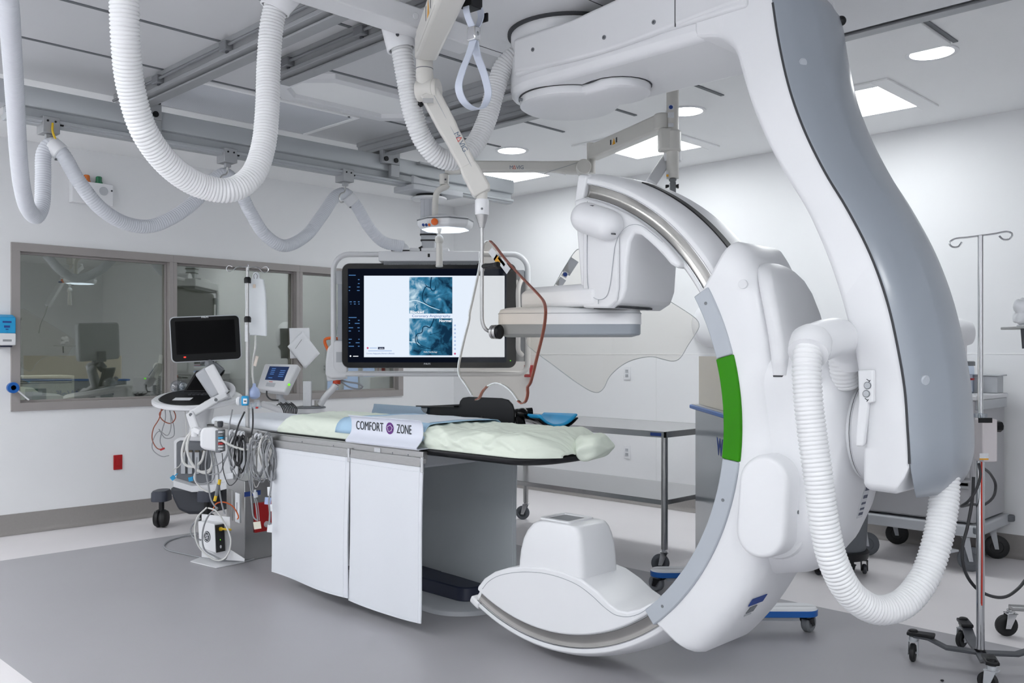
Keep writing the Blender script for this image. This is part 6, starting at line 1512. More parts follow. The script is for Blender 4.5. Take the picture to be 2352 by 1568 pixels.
# coiled cables on the hooks
def coil(cx, cy, rx, ry, turns, tt, m, label, grp, r=.004, seed=0):
    rnd = random.Random(seed); pts = []
    n = turns * 12
    for k in range(n + 1):
        a = 2 * PI * k / 12 + PI / 2; j = rnd.uniform(.82, 1.12)
        pts.append(at(cx + rx * math.cos(a) * j + rnd.uniform(-1.5, 1.5), cy - ry * math.sin(a) * j, tt + rnd.uniform(-.03, .03)))
    return cable('coiled_cable', pts, r, m, None, .014, 6, label, 'cable', grp)
for i, (cx, cy, rx, ry, n, tt, m, r) in enumerate(((534, 1035, 8, 40, 3, 5.28, CABLEG, .004), (547, 1034, 10, 32, 4, 5.24, CABLED, .0045), (556, 1045, 9, 42, 3, 5.22, CABLED, .0045), (541, 1052, 12, 48, 2, 5.3, CABLEG, .004))):
    coil(cx, cy, rx, ry, n, tt, m, '%s cable coil on the rail hooks just left of the drip pole foot' % ('dark' if m is CABLED else 'light grey'), '%s cable coils left of the drip pole' % ('dark' if m is CABLED else 'grey'), r, i)
for i, (cx, cy, rx, ry, n, tt, m, r) in enumerate(((590, 1050, 18, 46, 3, 5.2, CABLEG, .004), (602, 1058, 20, 44, 3, 5.18, CABLEG, .004), (616, 1045, 12, 48, 4, 5.14, CABLEG, .004), (622, 1062, 10, 44, 3, 5.12, CABLEG, .0045), (580, 1055, 10, 48, 2, 5.24, CABLEW, .0045), (608, 1035, 14, 36, 3, 5.16, CABLEW, .0045))):
    coil(cx, cy, rx, ry, n, tt, m, '%s cable coil hanging between the drip pole and the left white curtain' % ('white' if m is CABLEW else 'grey'), '%s cable coils beside the curtain' % ('white' if m is CABLEW else 'grey'), r, 20 + i)
# big hanging loops from the hub and along the rail
LOOPS = [(CABLEW, .007, 5.22, ((508, 1010), (530, 1022), (560, 1032), (590, 1030), (620, 1012), (650, 1000), (680, 994)), 'thick white cable sweeping from the signal hub up to the sheet'),
 (CABLEW, .008, 5.5, ((448, 985), (428, 1005), (418, 1040), (424, 1065), (442, 1072), (462, 1060), (470, 1035)), 'thick white cable loop left of the signal hub, outer one'),
 (CABLEW, .008, 5.45, ((452, 985), (436, 1000), (430, 1035), (445, 1070), (465, 1085), (480, 1084), (488, 1060), (484, 1035)), 'thick white cable loop below the signal hub, inner one'),
 (CABLEG, .005, 5.4, ((476, 1034), (472, 1070), (478, 1110), (486, 1150), (500, 1170)), 'grey cable from under the hub down to the white floor box, left one'),
 (CABLEG, .005, 5.38, ((490, 1035), (500, 1075), (504, 1120), (508, 1150), (516, 1180)), 'grey cable from under the hub down to the white floor box, right one'),
 (CABLEG, .004, 5.4, ((482, 1034), (488, 1060), (490, 1100), (470, 1110), (452, 1108), (450, 1080), (452, 1050)), 'grey cable looping low in front of the connector panel'),
 (CABLEW, .005, 5.45, ((494, 1035), (484, 1075), (468, 1082), (452, 1082), (446, 1095), (456, 1115), (480, 1130), (495, 1125)), 'white cable looping over the ultrasound base'),
 (CABLEG, .004, 5.3, ((534, 940), (528, 970), (524, 1000), (522, 1040), (510, 1060), (490, 1070)), 'thin grey cable from the blue transducer down behind the hub'),
 (CABLED, .005, 5.25, ((562, 945), (548, 975), (540, 1000), (532, 1020)), 'dark cable slanting left of the drip pole foot'),
 (CABLED, .005, 5.25, ((580, 935), (581, 960), (580, 985), (576, 1000)), 'dark cable close along the right side of the drip pole foot'),
 (CABLEG, .004, 5.3, ((540, 1010), (525, 1040), (515, 1060), (505, 1085), (480, 1090)), 'grey cable drooping from the rail across to the hub'),
 (CABLEG, .0045, 5.2, ((575, 1040), (576, 1110), (578, 1150), (584, 1190), (592, 1195)), 'grey cable hanging straight down to the paper tag'),
 (CABLEG, .004, 5.18, ((580, 1000), (578, 1060), (582, 1130), (588, 1160), (592, 1196)), 'light cable hanging beside the straight one down to the paper tag'),
 (CABLEG, .0055, 5.1, ((624, 1080), (622, 1120), (618, 1150), (620, 1180), (618, 1205)), 'grey cable hanging in front of the red socket panel')]
for m, r, tt, pts, lb in LOOPS: cable('loose_cable', [at(a, c, tt) for a, c in pts], r, m, None, .014, 7, lb, 'cable', 'loose cables at the foot of the table')
EXTRA = [((520, 1018), (530, 1050), (540, 1085), (552, 1100), (565, 1070), (572, 1020)), ((600, 1008), (604, 1050), (598, 1100), (588, 1120), (580, 1090), (578, 1030)), ((606, 1010), (618, 1060), (628, 1090), (622, 1110), (608, 1080), (600, 1020)), ((585, 1005), (570, 1060), (575, 1120), (590, 1150), (596, 1195)), ((545, 1000), (550, 1060), (545, 1100), (528, 1115), (515, 1090), (510, 1040)), ((626, 1012), (632, 1060), (628, 1110), (616, 1095), (612, 1040))]
for k, pts in enumerate(EXTRA):
    m = (CABLEG, CABLEW, CABLEG, CABLEG, CABLED, CABLEW)[k]
    cable('thin_lead', [at(a, c, 5.16 + .022 * ((k * 5) % 7)) for a, c in pts], .0026, m, None, .014, 6, 'thin %s lead straying from the cable coils on the foot end rail' % {CABLEG: 'grey', CABLEW: 'white', CABLED: 'dark'}[m], 'cable', 'thin %s stray leads on the foot end rail' % {CABLEG: 'grey', CABLEW: 'white', CABLED: 'dark'}[m])
# vials and tags on the coils
for k, (px, py, w, h, m, lb) in enumerate(((524, 1093, .06, .035, LABEL, 'white printed card hanging in the cables beside the ultrasound base'), (618, 1128, .018, .05, PAPER, 'narrow white tag above the blue sachet on the cables'), (615, 1150, .035, .04, BULB, 'pale blue printed sachet hanging in front of the steel box'), (622, 1166, .02, .04, PAPER, 'white sachet hanging just below the pale blue one'), (591, 1206, .042, .042, mat('cream tag', (226, 222, 206), .7), 'cream paper tag at the end of two hanging cables'), (620, 1213, .03, .045, PAPER, 'white paper tag on a grey cable at the left curtain edge'))):
    b = MB(); a = (.1, .05, -.1, .1, .15, -.1)[k]; U = RIGHT * math.cos(a) + UP * math.sin(a); b.obox(at(px, py, (5.3, 5.1, 5.1, 5.1, 5.195, 5.105)[k]), U, U.cross(FWD), FWD, w, h, .004); single('paper_tag', b, m, lb, 'tag', 'paper tags on the cables', bevel=.001)
b = MB(); b.cyl(at(586, 1130, 5.15), at(588, 1142, 5.15), .012); b.cyl(at(586, 1124, 5.15), at(586, 1130, 5.15), .006); single('connector_plug', b, LIGHTGREY, 'small grey connector hanging above the steel floor box', 'plug')
for k, (a, c) in enumerate((((505, 1101), (503, 1113)), ((497, 1135), (493, 1150)))):
    b = MB(); b.cyl(at(*a, 5.3), at(*c, 5.3), .009, n=12); single('cable_sleeve', b, YELLOW, ('yellow cable sleeve, upper of two beside the ultrasound base', 'yellow cable sleeve, lower of two above the white floor box')[k], 'sleeve', 'yellow cable sleeves')
b = MB(); b.cyl(at(502, 1112, 5.3), at(497, 1138, 5.3), .011, n=12); single('cable_joint', b, MIDGREY, 'grey cable joint between the two yellow sleeves', 'joint')

# ------------------------------------------------------------------ white amplifier box on its folded stand
t = thing('amplifier_box', onz(497, 1290, 0), 'small white box with a black side and round emblem on a bent floor stand', 'amplifier')
b = MB(); q = [onz(a, c, .004) for a, c in ((437, 1289), (463, 1279), (562, 1290), (497, 1304))]; b.prism([p - UP * .003 for p in q], UP * .006)
q2 = [at(463, 1180, 5.72), at(528, 1187, 5.6), at(529, 1262, 5.6), at(562, 1283, 5.45), at(561, 1289, 5.45), at(500, 1284, 5.68), at(463, 1279, 5.75)]
b.prism(q2, FWD * .006); obj('stand', b, WHITE2, t, bevel=.001)
fx = [at(454, 1196, 5.62), at(493, 1203, 5.52), at(496, 1271, 5.5), at(457, 1258, 5.6)]
sx_ = (at(514, 1200, 5.62) - at(494, 1203, 5.52))
b = MB(); b.rings([fx, [p + sx_ for p in fx]]); cs = obj('case', b, WHITE, t, bevel=.008)
fU = (fx[1] - fx[0]).normalized(); fW = (fx[0] - fx[3]).normalized()
b = MB(); q = [fx[1].lerp(fx[2], .04), (fx[1] + sx_).lerp(fx[2] + sx_, .04), (fx[1] + sx_).lerp(fx[2] + sx_, .97), fx[1].lerp(fx[2], .97)]
nn = (q[1] - q[0]).cross(q[2] - q[1]).normalized(); nn = nn if nn.dot(FWD) < 0 else -nn
b.prism([p + nn * .001 for p in q], nn * .003); bs = obj('black_side', b, BLACK, t)
ec = (fx[0] + fx[1] + fx[2] + fx[3]) / 4 + (fx[1] - fx[0]) * .02 ; fn = fU.cross(fW).normalized(); fn = fn if fn.dot(FWD) < 0 else -fn
b = MB(); b.lathe(ec + fn * .001, fn, [(0, .034), (.001, .034), (.0012, .001)], 28); em = obj('emblem', b, INK, t)
b = MB()
b.tube([ec + fn * .0028 + (fU * math.cos(a) + fW * math.sin(a)) * .028 for a in [2 * PI * k / 28 for k in range(28)]], .0018, 5, closed=True)
for k in range(4):
    a0 = PI / 2 * k + .4; b.tube([ec + fn * .0028 + (fU * math.cos(a0) + fW * math.sin(a0)) * .013 + (fU * math.cos(a) + fW * math.sin(a)) * .007 for a in [a0 + 5 * j / 10 for j in range(11)]], .0016, 5)
obj('emblem_line', b, PAPER, em)
qc = sum(q, V()) / 4; sw = (q[0] - q[3]).normalized(); su = (q[1] - q[0]).normalized()
b = MB(); b.lathe(qc + sw * .055 + nn * .003, nn, [(0, .012), (.014, .012), (.016, .009)], 14); k = obj('socket', b, YELLOW, t)
b = MB(); b.tube(spline([qc + sw * .055 + nn * .016, qc + sw * .05 + nn * .05, qc + sw * .045 + nn * .06 + su * .03], .01), .007, 10); obj('yellow_plug', b, YELLOW, t)
b = MB(); b.lathe(qc - sw * .01 + nn * .004, nn, [(0, .004), (.001, .001)], 10); obj('power_light', b, GREENLED, bs)
b = MB(); b.lathe(qc - sw * .052 + nn * .004, nn, [(0, .010), (.001, .010), (.001, .007), (0, .007)], 18); obj('mark', b, PAPER, bs)
for m, r, pts, lb in ((CABLEG, .006, ((520, 1288, .006), (480, 1283, .006), (425, 1272, .006), (385, 1262, .006), (377, 1252, .006), (392, 1240, .006), (430, 1230, .006), (455, 1226, .03)), 'grey floor cable running left in a long loop from the white box'),
    (CABLEG, .006, ((500, 1288, .008), (560, 1289, .006), (600, 1275, .006), (630, 1240, .006), (645, 1215, .006)), 'grey floor cable running right from the white box under the table'),
    (CABLEG, .008, ((540, 1256, .01), (570, 1268, .01), (605, 1258, .02), (625, 1225, .12)), 'thick grey cable rising from the floor to the red socket panel')):
    cable('floor_cable', [onz(a, c, z) for a, c, z in pts], r, m, None, .02, 8, lb, 'cable', 'grey floor cables')
for k, (m, pts) in enumerate(((CABLEW, ((475, 1165), (452, 1190), (448, 1230), (462, 1262), (500, 1287), (520, 1278), (530, 1240), (515, 1200), (495, 1172), (478, 1166))), (CABLEG, ((500, 1165), (478, 1185), (465, 1225), (470, 1262), (490, 1275), (515, 1285), (526, 1262), (528, 1220)),), (CABLEG, ((462, 1240), (442, 1232), (438, 1215), (446, 1200), (460, 1190))))):
    cable('wrapped_cable', [at(a, c, 5.38 + .02 * k) for a, c in pts], .005, m, None, .015, 7, ('white cable wrapped in a ring round the small white box', 'grey cable draped over the small white box', 'short grey cable bowing out left of the small white box')[k], 'cable', 'cables round the white box')
cable('orange_cable', [at(a, c, 5.5) for a, c in ((488, 1172), (497, 1156), (515, 1153), (535, 1163), (548, 1188), (545, 1192))], .004, CABLEO, None, .012, 6, 'thin orange cable arching from the white box to the steel box', 'cable')
# steel floor box with sockets
t = thing('power_pedestal', onz(575, 1285, 0), 'low brushed steel floor box with outlets beside the left curtain', 'power box')
pa, pb_, pc_ = onz(520, 1268, 0), onz(562, 1290, 0), onz(640, 1274, 0)
hz = .515
b = MB(); pd = pa + (pc_ - pb_)
b.rings([[p + UP * z for p in (pa, pb_, pc_, pd)] for z in (.001, hz)]); obj('cabinet', b, STEELX, t, bevel=.004)
fU = (pb_ - pa).normalized(); fN = V((fU.y, -fU.x, 0)); fN = fN if fN.dot(FWD) < 0 else -fN
gU = (pc_ - pb_).normalized(); gN = V((gU.y, -gU.x, 0)); gN = gN if gN.dot(FWD) < 0 else -gN
s = MB(); s.obox(pa.lerp(pb_, .66) + UP * .33 + fN * .004, fU, UP, fN, .075, .19, .008); o = obj('outlet_plate', s, PAPER, t, bevel=.002)
s = MB(); s.obox(pa.lerp(pb_, .66) + UP * .33 + fN * .009, fU, UP, fN, .006, .07, .003); obj('slot', s, MIDGREY, o)
s = MB(); s.obox(pa.lerp(pb_, .25) + UP * .33 + fN * .002, fU, UP, fN, .07, .2, .004); obj('steel_plate', s, STEEL, t, bevel=.002)
s = MB(); s.obox(pb_.lerp(pc_, .22) + UP * .43 + gN * .002, gU, UP, gN, .12, .03, .003); obj('name_tag', s, INKBLUE, t)
s = MB(); s.obox(pb_.lerp(pc_, .66) + UP * .27 + gN * .006, gU, UP, gN, .20, .19, .012); rp_ = obj('red_socket_panel', s, RED, t, bevel=.003)
s = MB(); s.lathe(pb_.lerp(pc_, .60) + UP * .22 + gN * .012, gN, [(0, .02), (.03, .018), (.045, .012), (.05, .001)], 16); obj('plug', s, LIGHTGREY, rp_)

# ------------------------------------------------------------------ injector: display on an arm and power head on the tray
t = thing('injector', at(690, 945, 7.080), 'white contrast injector with a small tilted display, a round tray and an orange handled head', 'injector')
ds = [at(607, 834, 7.139), at(684, 835, 7.021), at(653, 899, 6.903), at(588, 892, 7.021)]
dn_ = (ds[1] - ds[0]).cross(ds[2] - ds[1]).normalized(); dn_ = dn_ if dn_.dot(FWD) < 0 else -dn_
b = MB(); b.rings([[p - dn_ * .0708 for p in ds], [p - dn_ * .0000 for p in ds]]); dc2 = obj('display_case', b, WHITE, t, bevel=.0165, seg=3)
b = MB(); b.poly([at(a, c, 5.98 - (c - 840) * .0015) + dn_ * .0047 for a, c in ((621, 841), (665, 842), (648, 877), (606, 875))]);
cen = sum(ds, V()) / 4
def dpt(u, v): return ds[0].lerp(ds[1], u).lerp(ds[3].lerp(ds[2], u), v) + dn_ * .0015
b = MB(); b.poly([dpt(.2, .12), dpt(.8, .12), dpt(.82, .64), dpt(.2, .64)]); sc_ = obj('screen', b, INJECTSCREEN, dc2)
b = MB()
for k in range(6):
    for u0, u1 in ((.2950, .42), (.58, .74)):
        if (k * 7 + int(u0 * 10)) % 5: v = .19 + k * .07; b.poly([p + dn_ * .001 for p in (dpt(u0, v), dpt(u1, v), dpt(u1, v + .03), dpt(u0, v + .03))])
tag(obj('readout', b, INJECTTEXT, sc_), kind='stuff')
b = MB(); b.poly([dpt(.3, .74), dpt(.6, .74), dpt(.6, .88), dpt(.3, .88)]); obj('key_pad', b, LIGHTGREY, dc2)
b = MB(); b.poly([dpt(.36, .69), dpt(.48, .69), dpt(.48, .71), dpt(.36, .71)]); obj('mark', b, INKRED, dc2)
s = MB(); s.ball(at(664, 883, 6.915), .0094); obj('power_light', s, GREENLED, dc2)
b = MB(); b.tube(spline([at(643, 900, 7.056), at(643, 915, 7.056), at(650, 924, 7.056), at(672, 940, 7.056)], .0236), .0283, 12); obj('display_arm', b, LIGHTGREY, t)
s = MB(); s.bar(at(671, 860, 7.021), at(660, 888, 6.962), .0236, .0354); obj('side_switch', s, LIGHTGREY, t, bevel=.0035)
b = MB(); b.bar(at(600, 926, 7.080), at(650, 944, 7.080), .0531, .0472); b.bar(at(645, 942, 7.080), at(690, 940, 7.080), .0590, .0531); obj('support_arm', b, WHITE, t, bevel=.0142)
tc2 = at(712, 938, 7.080)
def ovt(rx, ry, z): return [V((tc2.x, tc2.y, z)) + RIGHT * rx * math.cos(2 * PI * k / 32) + FWD * ry * math.sin(2 * PI * k / 32) for k in range(32)]
zt_ = at(712, 934, 7.080).z
b = MB(); b.rings([ovt(.0826, .0944, zt_ - .0590), ovt(.1121, .1180, zt_ - .0413), ovt(.1180, .1239, zt_ - .0094)]); obj('tray', b, WHITE, t)
b = MB(); b.rings([ovt(.1215, .1274, zt_ - .0094), ovt(.1215, .1274, zt_), ovt(.1062, .1121, zt_ + .0047)]); obj('tray_rim', b, MIDGREY, t)
b = MB(); b.cyl(at(727, 932, 7.080), at(727, 919, 7.080), .0165); obj('post', b, CREAM, t)
b = MB(); b.tube(spline([at(735, 930, 7.080), at(748, 910, 7.080), at(764, 893, 7.080), at(772, 882, 7.080)], .0236), .0260, 14); obj('head_arm', b, WHITE2, t)
b = MB(); b.lathe(at(773, 881, 7.080), (RIGHT * .1180 + UP).normalized(), [(0, .0283), (.0000, .0307), (.0295, .0307), (.0295, .0236)], 18); obj('orange_ring', b, mat('red orange ring', (196, 62, 26), .4), t)
b = MB(); b.rings([[at(a, c, tt) for a, c in ((752, 800), (768, 782), (784, 782), (800, 800), (800, 850), (796, 868), (760, 870), (748, 862), (748, 830))] for tt in (7.021, 7.257)]); obj('head', b, WHITE, t, bevel=.0142, seg=3)
b = MB(); b.bar(at(752, 868, 7.080), at(796, 862, 7.080), .0708, .0531); obj('head_foot', b, WHITE2, t, bevel=.0071)
b = MB(); b.tube(spline([at(778, 778, 7.080), at(760, 776, 7.080), at(747, 779, 7.080), at(746, 786, 7.080), at(754, 805, 7.080), at(762, 835, 7.080)], .0142), .0118, 10); obj('orange_handle', b, ORANGE, t)
b = MB(); b.lathe(at(778, 782, 7.104), (UP + RIGHT * .0708).normalized(), [(0, .0236), (.1062, .0212), (.1357, .0071), (.1392, .0012)], 16); obj('syringe', b, PLASTICFILM, t)
cable('grey_tube', [at(a, c, 7.080) for a, c in ((776, 872), (800, 877), (826, 882), (833, 888), (824, 893), (806, 890), (790, 882), (780, 874))], .0071, CABLEG, t)
b = MB(); b.obox(at(706, 904, 6.997), RIGHT, UP, FWD, .0649, .1947, .0236); pk = single('supply_packet', b, LABEL, 'tall narrow white printed packet standing on the round injector tray', 'packet', bevel=.0047)
# dark cable bunch beside the injector arm
for k in range(9):
    x = 642 + 4 * k; cable('injector_cable', [at(x - 6, 930 - (k % 3) * 3, 6.85 + .01 * k), at(x, 928, 6.83 + .01 * k), at(x + 8, 940, 6.85), at(x + 12 - k, 955 + (k * 5) % 9, 6.88)], .0045, CABLED, None, .015, 6, 'dark cable in the bundle drooping behind the white bedding at the foot end', 'cable', 'dark cables behind the mattress')
cable('hanging_tube', [at(a, c, 7.0) for a, c in ((613, 895), (613, 908), (622, 917), (640, 919))], .006, CABLED, None, .012, 7, 'dark cable looping below the tilted injector display', 'cable')
# ================================================================== RIGHT SIDE
# steel work table
t = thing('steel_table', (4.9, 4.1, 0), 'long stainless steel table on casters with a lower shelf by the right wall', 'table')
x0, x1, y0, y1 = 4.55, 5.27, 3.19, 5.05
zt = onx(1530, 992, x0).z
b = MB(); b.box(x0, x1, y0, y1, zt - .002, zt); b.box(x0, x0 + .012, y0, y1, zt - .036, zt); b.box(x1 - .012, x1, y0, y1, zt - .036, zt); b.box(x0, x1, y0, y0 + .012, zt - .036, zt); b.box(x0, x1, y1 - .012, y1, zt - .036, zt); obj('table_top', b, STEELX, t, bevel=.002)
zs = .435
b = MB(); b.box(x0 + .015, x1 - .015, y0 + .015, y1 - .015, zs - .002, zs); b.box(x0 + .015, x0 + .022, y0 + .015, y1 - .015, zs - .028, zs); b.box(x0 + .015, x1 - .015, y0 + .015, y0 + .022, zs - .028, zs); obj('lower_shelf', b, STEELX, t, bevel=.002)
for x in (x0 + .02, x1 - .02):
    for y in (y0 + .02, y1 - .02):
        b = MB(); b.cyl((x, y, .14), (x, y, zt - .03), .0205, n=18); b.cyl((x, y, .13), (x, y, .145), .016, n=12); lg = obj('leg', b, STEEL, t)
        caster_parts(t, (x, y, .14), .055, (.5, -.85), RUBBER, CHROME, .028, .025)
s = MB(); s.obox((x0 - .001, y0 + .07, zt - .018), V((0, 1, 0)), UP, V((1, 0, 0)), .08, .02, .001); obj('name_tag', s, INKBLUE, t)

# mobile lead barrier, seen almost edge on
t = thing('mobile_barrier', at(1640, 1330, 4.8), 'grey mobile lead barrier with a blue ledge and a beige window on blue edged feet', 'barrier')
B0, B1 = at(1597, 1265, 5.56), at(1722, 1265, 4.27)
bU = V((B1.x - B0.x, B1.y - B0.y, 0)); BL = bU.length; bU.normalize(); bN = V((bU.y, -bU.x, 0)); bN = bN if bN.dot(RIGHT) < 0 else -bN
o = V((B0.x, B0.y, 0)); ztop = at(1597, 938, 5.56).z
b = MB(); b.obox(o + bU * BL / 2 + UP * ((ztop + .11) / 2) - bN * .02, bU, UP, bN, BL, ztop - .11, .04); bp2 = obj('lower_panel', b, BARRIER, t, bevel=.006)
b = MB(); b.obox(o + bU * (BL / 2 - .01) + UP * (ztop + .012) - bN * .02, bU, UP, bN, BL + .05, .024, .10); obj('ledge', b, BLUE, t, bevel=.006)
b = MB(); b.obox(o + bU * (BL / 2) + UP * (ztop + .026) - bN * .02, bU, UP, bN, BL + .02, .004, .08); obj('ledge_top', b, LIGHTGREY, t)
zw = at(1611, 818, 5.5).z
b = MB(); b.obox(o + bU * (BL / 2 + .03) + UP * ((ztop + .03 + zw) / 2) - bN * .02, bU, UP, bN, BL - .06, zw - ztop - .03, .02); obj('window', b, BEIGE, t)
text('lettering', 'Wolf', o + bU * .60 + UP * (ztop - .21) + bN * .0008, bU, UP, .085, INKBLUE, bp2, .28, 'LEFT', .0006, .004)
for f in (.50, BL - .04):
    c = o + bU * f - bN * .02 + bN * (.03 if bN.dot(RIGHT) < 0 else -.03)
    b = MB(); b.rings([framed(V((c.x, c.y, z)), bN, bU, rrect(.68, .13, .06, 6)) for z in (.088, .118)]); ft = obj('foot', b, BLUE, t, bevel=.003)
    b = MB(); b.rings([framed(V((c.x, c.y, z)), bN, bU, rrect(w, .13 - (.68 - w), .06, 6)) for z, w in ((.118, .678), (.126, .666))]); obj('foot_top', b, WHITE, ft)
    s = MB(); s.obox(V((c.x, c.y, .075)), bN, bU, UP, .5, .05, .025); obj('foot_beam', s, LIGHTGREY, ft)
    for k in (-.29, .29): caster_parts(t, V((c.x, c.y, .088)) + bN * k, .045, (FWD * -.3 + RIGHT * k).normalized()[:2], MIDGREY, BLACK, .04, .02)

# grey drawer cart by the wall
t = thing('drawer_cart', (6.1, 2.2, 0), 'grey enamel drawer cart on casters standing against the right wall', 'cart')
x0, x1, y0, y1 = 5.84, 6.44, 1.86, 2.62
zb, zt = .30, onx(2306, 905, 6.2).z
b = MB(); b.box(x0 + .02, x1, y0, y1, zb, zt - .03); bd = obj('body', b, CARTGREY, t, bevel=.006)
b = MB(); b.box(x0, x1 + .01, y0 - .02, y1 + .02, zt - .03, zt); obj('top', b, WHITE2, t, bevel=.008, seg=3)
b = MB(); b.box(x0 - .02, x1 + .02, y0 - .03, y1 + .03, .22, .29); bs_ = obj('bumper_frame', b, LIGHTGREY, t, bevel=.012, seg=3)
for x, y in ((x0, y0 - .03), (x0, y1 + .03), (x1, y0 - .03)):
    s = MB(); s.lathe((x, y, .25), (0, 0, 1), [(-.005, .028), (.0, .032), (.03, .032), (.035, .028)], 18); obj('corner_bumper', s, RUBBER, bs_)
dzs = [(.31, .56), (.575, .70), (.715, .83), (.845, zt - .05)]
for k, (a, c) in enumerate(dzs):
    b = MB(); b.box(x0, x0 + .022, y0 + .02, y1 - .02, a, c); dr = obj('drawer', b, CARTGREY, t, bevel=.004)
    s = MB(); s.box(x0 - .018, x0 + .004, y0 + .02, y1 - .02, c - .035, c - .012); s.box(x0 - .018, x0 - .012, y0 + .02, y1 - .02, c - .05, c - .012); obj('pull', s, ALU, dr, bevel=.003)
    if k == 0:
        s = MB(); y = onx(2115, 1160, x0).y; s.box(x0 - .002, x0, y - .045, y + .045, c - .085, c - .055); lb = obj('label', s, PAPER, dr)
        text('lettering', 'FLUSHES', V((x0 - .0022, y + .028, c - .076)), V((0, -1, 0)), UP, .012, INK, lb, .055, 'LEFT', .0002)
for x, y in ((x0 + .05, y0 + .06), (x0 + .05, y1 - .06), (x1 - .06, y0 + .06), (x1 - .06, y1 - .06)): caster_parts(t, (x, y, .225), .075, (-.4, .9), RUBBER if x < 6 else BLACKRUBBER, LIGHTGREY, .032, .03)
b = MB(); b.bar((x0 - .0, y0 + .10, .13), (x0 - .08, y0 + .13, .125), .05, .012); b.bar((x0 - .06, y0 + .12, .135), (x0 - .085, y0 + .13, .135), .04, .008); obj('brake_pedal', b, LIGHTGREY, t, bevel=.002)
b = MB(); b.box(x0 + .05, x1 - .02, y0 - .02, y0 + .02, zt - .09, zt - .03); obj('side_bar', b, LIGHTGREY, t, bevel=.004)
# things on the cart
b = MB(); jc = at(2250, 880, 6.35); jc = V((6.2, 2.05, zt)); b.lathe(jc, (0, 0, 1), [(0, .075), (.01, .08), (.16, .08), (.175, .076)], 28); jr = single('supply_jar', b, LAMPGLASS, 'clear lidded jar on the drawer cart beside the stand pole', 'jar')
b = MB(); b.lathe(jc + UP * .176, (0, 0, 1), [(0, .085), (.025, .085), (.03, .08), (.031, .001)], 28); obj('lid', b, MIDGREY, jr)
b = MB(); b.lathe(jc + UP * .01, (0, 0, 1), [(0, .07), (.11, .07), (.112, .001)], 24); obj('contents', b, PAPER, jr)
b = MB(); b.lathe(jc + UP * .085, (0, 0, 1), [(0, .0805), (.012, .0805)], 24); obj('red_band', b, RED, jr)
b = MB(); b.box(6.3, 6.42, 1.86, 2.2, zt + .001, zt + .11); b.box(6.29, 6.43, 1.84, 2.22, zt + .11, zt + .12) ; single('wire_shelf', b, LIGHTGREY, 'pale shelf box by the wall behind the jar on the drawer cart', 'shelf', bevel=.004)
b = MB(); b.box(5.95, 6.15, 2.24, 2.48, zt + .001, zt + .09); single('glove_box', b, BULB, 'pale blue box on the drawer cart, mostly hidden by the curved arm', 'box', bevel=.004)
# white round lamp peeking out behind the curved arm
b = MB(); c = at(2213, 765, 5.6); b.lathe(c + RIGHT * .06, RIGHT * -1, [(0, .02), (.02, .07), (.08, .09), (.16, .09), (.2, .08), (.21, .001)], 30); b.cyl((c.x, c.y, zt + .02) if False else (c.x + .0, c.y, c.z - .3), (c.x, c.y, c.z), .02); single('wall_fixture', b, WHITE, 'white rounded fixture peeking out right of the curved grey arm', 'fixture')

b = MB(); c = onx(1640, 745, X1); b.lathe((X1 - .001, c.y, c.z), (-1, 0, 0), [(0, .19), (.04, .19), (.07, .17), (.095, .11), (.1, .001)], 40); single('wall_dome', b, WHITE, 'white round dome on the right wall peeking out left of the grey sleeve trim', 'fixture')

# infusion stand at the right edge
sx, sy = 4.075, 1.27
sp_ = at(2252, 1495, 3.79); sx, sy = sp_.x, sp_.y
t = thing('infusion_stand', (sx, sy, 0), 'chrome infusion stand with two loop hooks and a black four legged caster base', 'drip stand')
zt2 = CAM_H + (HORIZON - 541) * 3.79 / FPX
b = MB(); b.cyl((sx, sy, .09), (sx, sy, 1.0), .0165, n=20); b.cyl((sx, sy, 1.0), (sx, sy, zt2), .0105, n=18); b.cyl((sx, sy, .985), (sx, sy, 1.03), .02, n=18); obj('pole', b, CHROME, t)
hu = (RIGHT * .96 + FWD * -.35).normalized(); c = V((sx, sy, zt2))
for k in (-1, 1):
    q = [c, c + hu * .05 * k + UP * .005 * k, c + hu * .10 * k + UP * (.012 if k > 0 else -.01), c + hu * .118 * k + UP * (.002 if k > 0 else -.025), c + hu * .108 * k + UP * (-.018 if k > 0 else -.042), c + hu * .085 * k - UP * (.02 if k > 0 else .043), c + hu * .07 * k - UP * (.004 if k > 0 else .024)]
    b = MB(); b.tube(spline(q, .008), .0038, 8); obj('hook', b, CHROME, t)
ARM = mat('dark base arm', (70, 72, 78), .4)
legs = [at(2098, 1470, 3.92), at(2213, 1448, 4.1), at(2278, 1545, 3.55), at(2420, 1500, 3.75)]
for q in legs:
    d = V((q.x - sx, q.y - sy, 0)); L = d.length; d.normalize(); e = V((sx, sy, 0)) + d * L
    b = MB(); s_ = d.cross(UP)
    pth = [V((sx, sy, .075)), V((sx, sy, .075)) + d * L * .5, V((sx, sy, .105)) + d * L * .78, V((sx, sy, .108)) + d * L]
    rings = [[p + s_ * .022 + UP * .006, p - s_ * .022 + UP * .006, p - s_ * .022 - UP * .006, p + s_ * .022 - UP * .006] for p in pth]
    b.rings(rings); lg = obj('leg', b, ARM, t, bevel=.002)
    s = MB(); s.obox(V((e.x, e.y, .117)) - d * .03, d, s_, UP, .11, .05, .014); s.lathe(V((e.x, e.y, .12)), (0, 0, 1), [(0, .02), (.012, .018), (.014, .001)], 14); obj('end_cap', s, BLACK, lg, bevel=.004)
    caster_parts(t, (e.x, e.y, .104), .038, (d.x * .6 + .5, d.y * .6 - .5), BLACKRUBBER, LIGHTGREY, .022, .015)
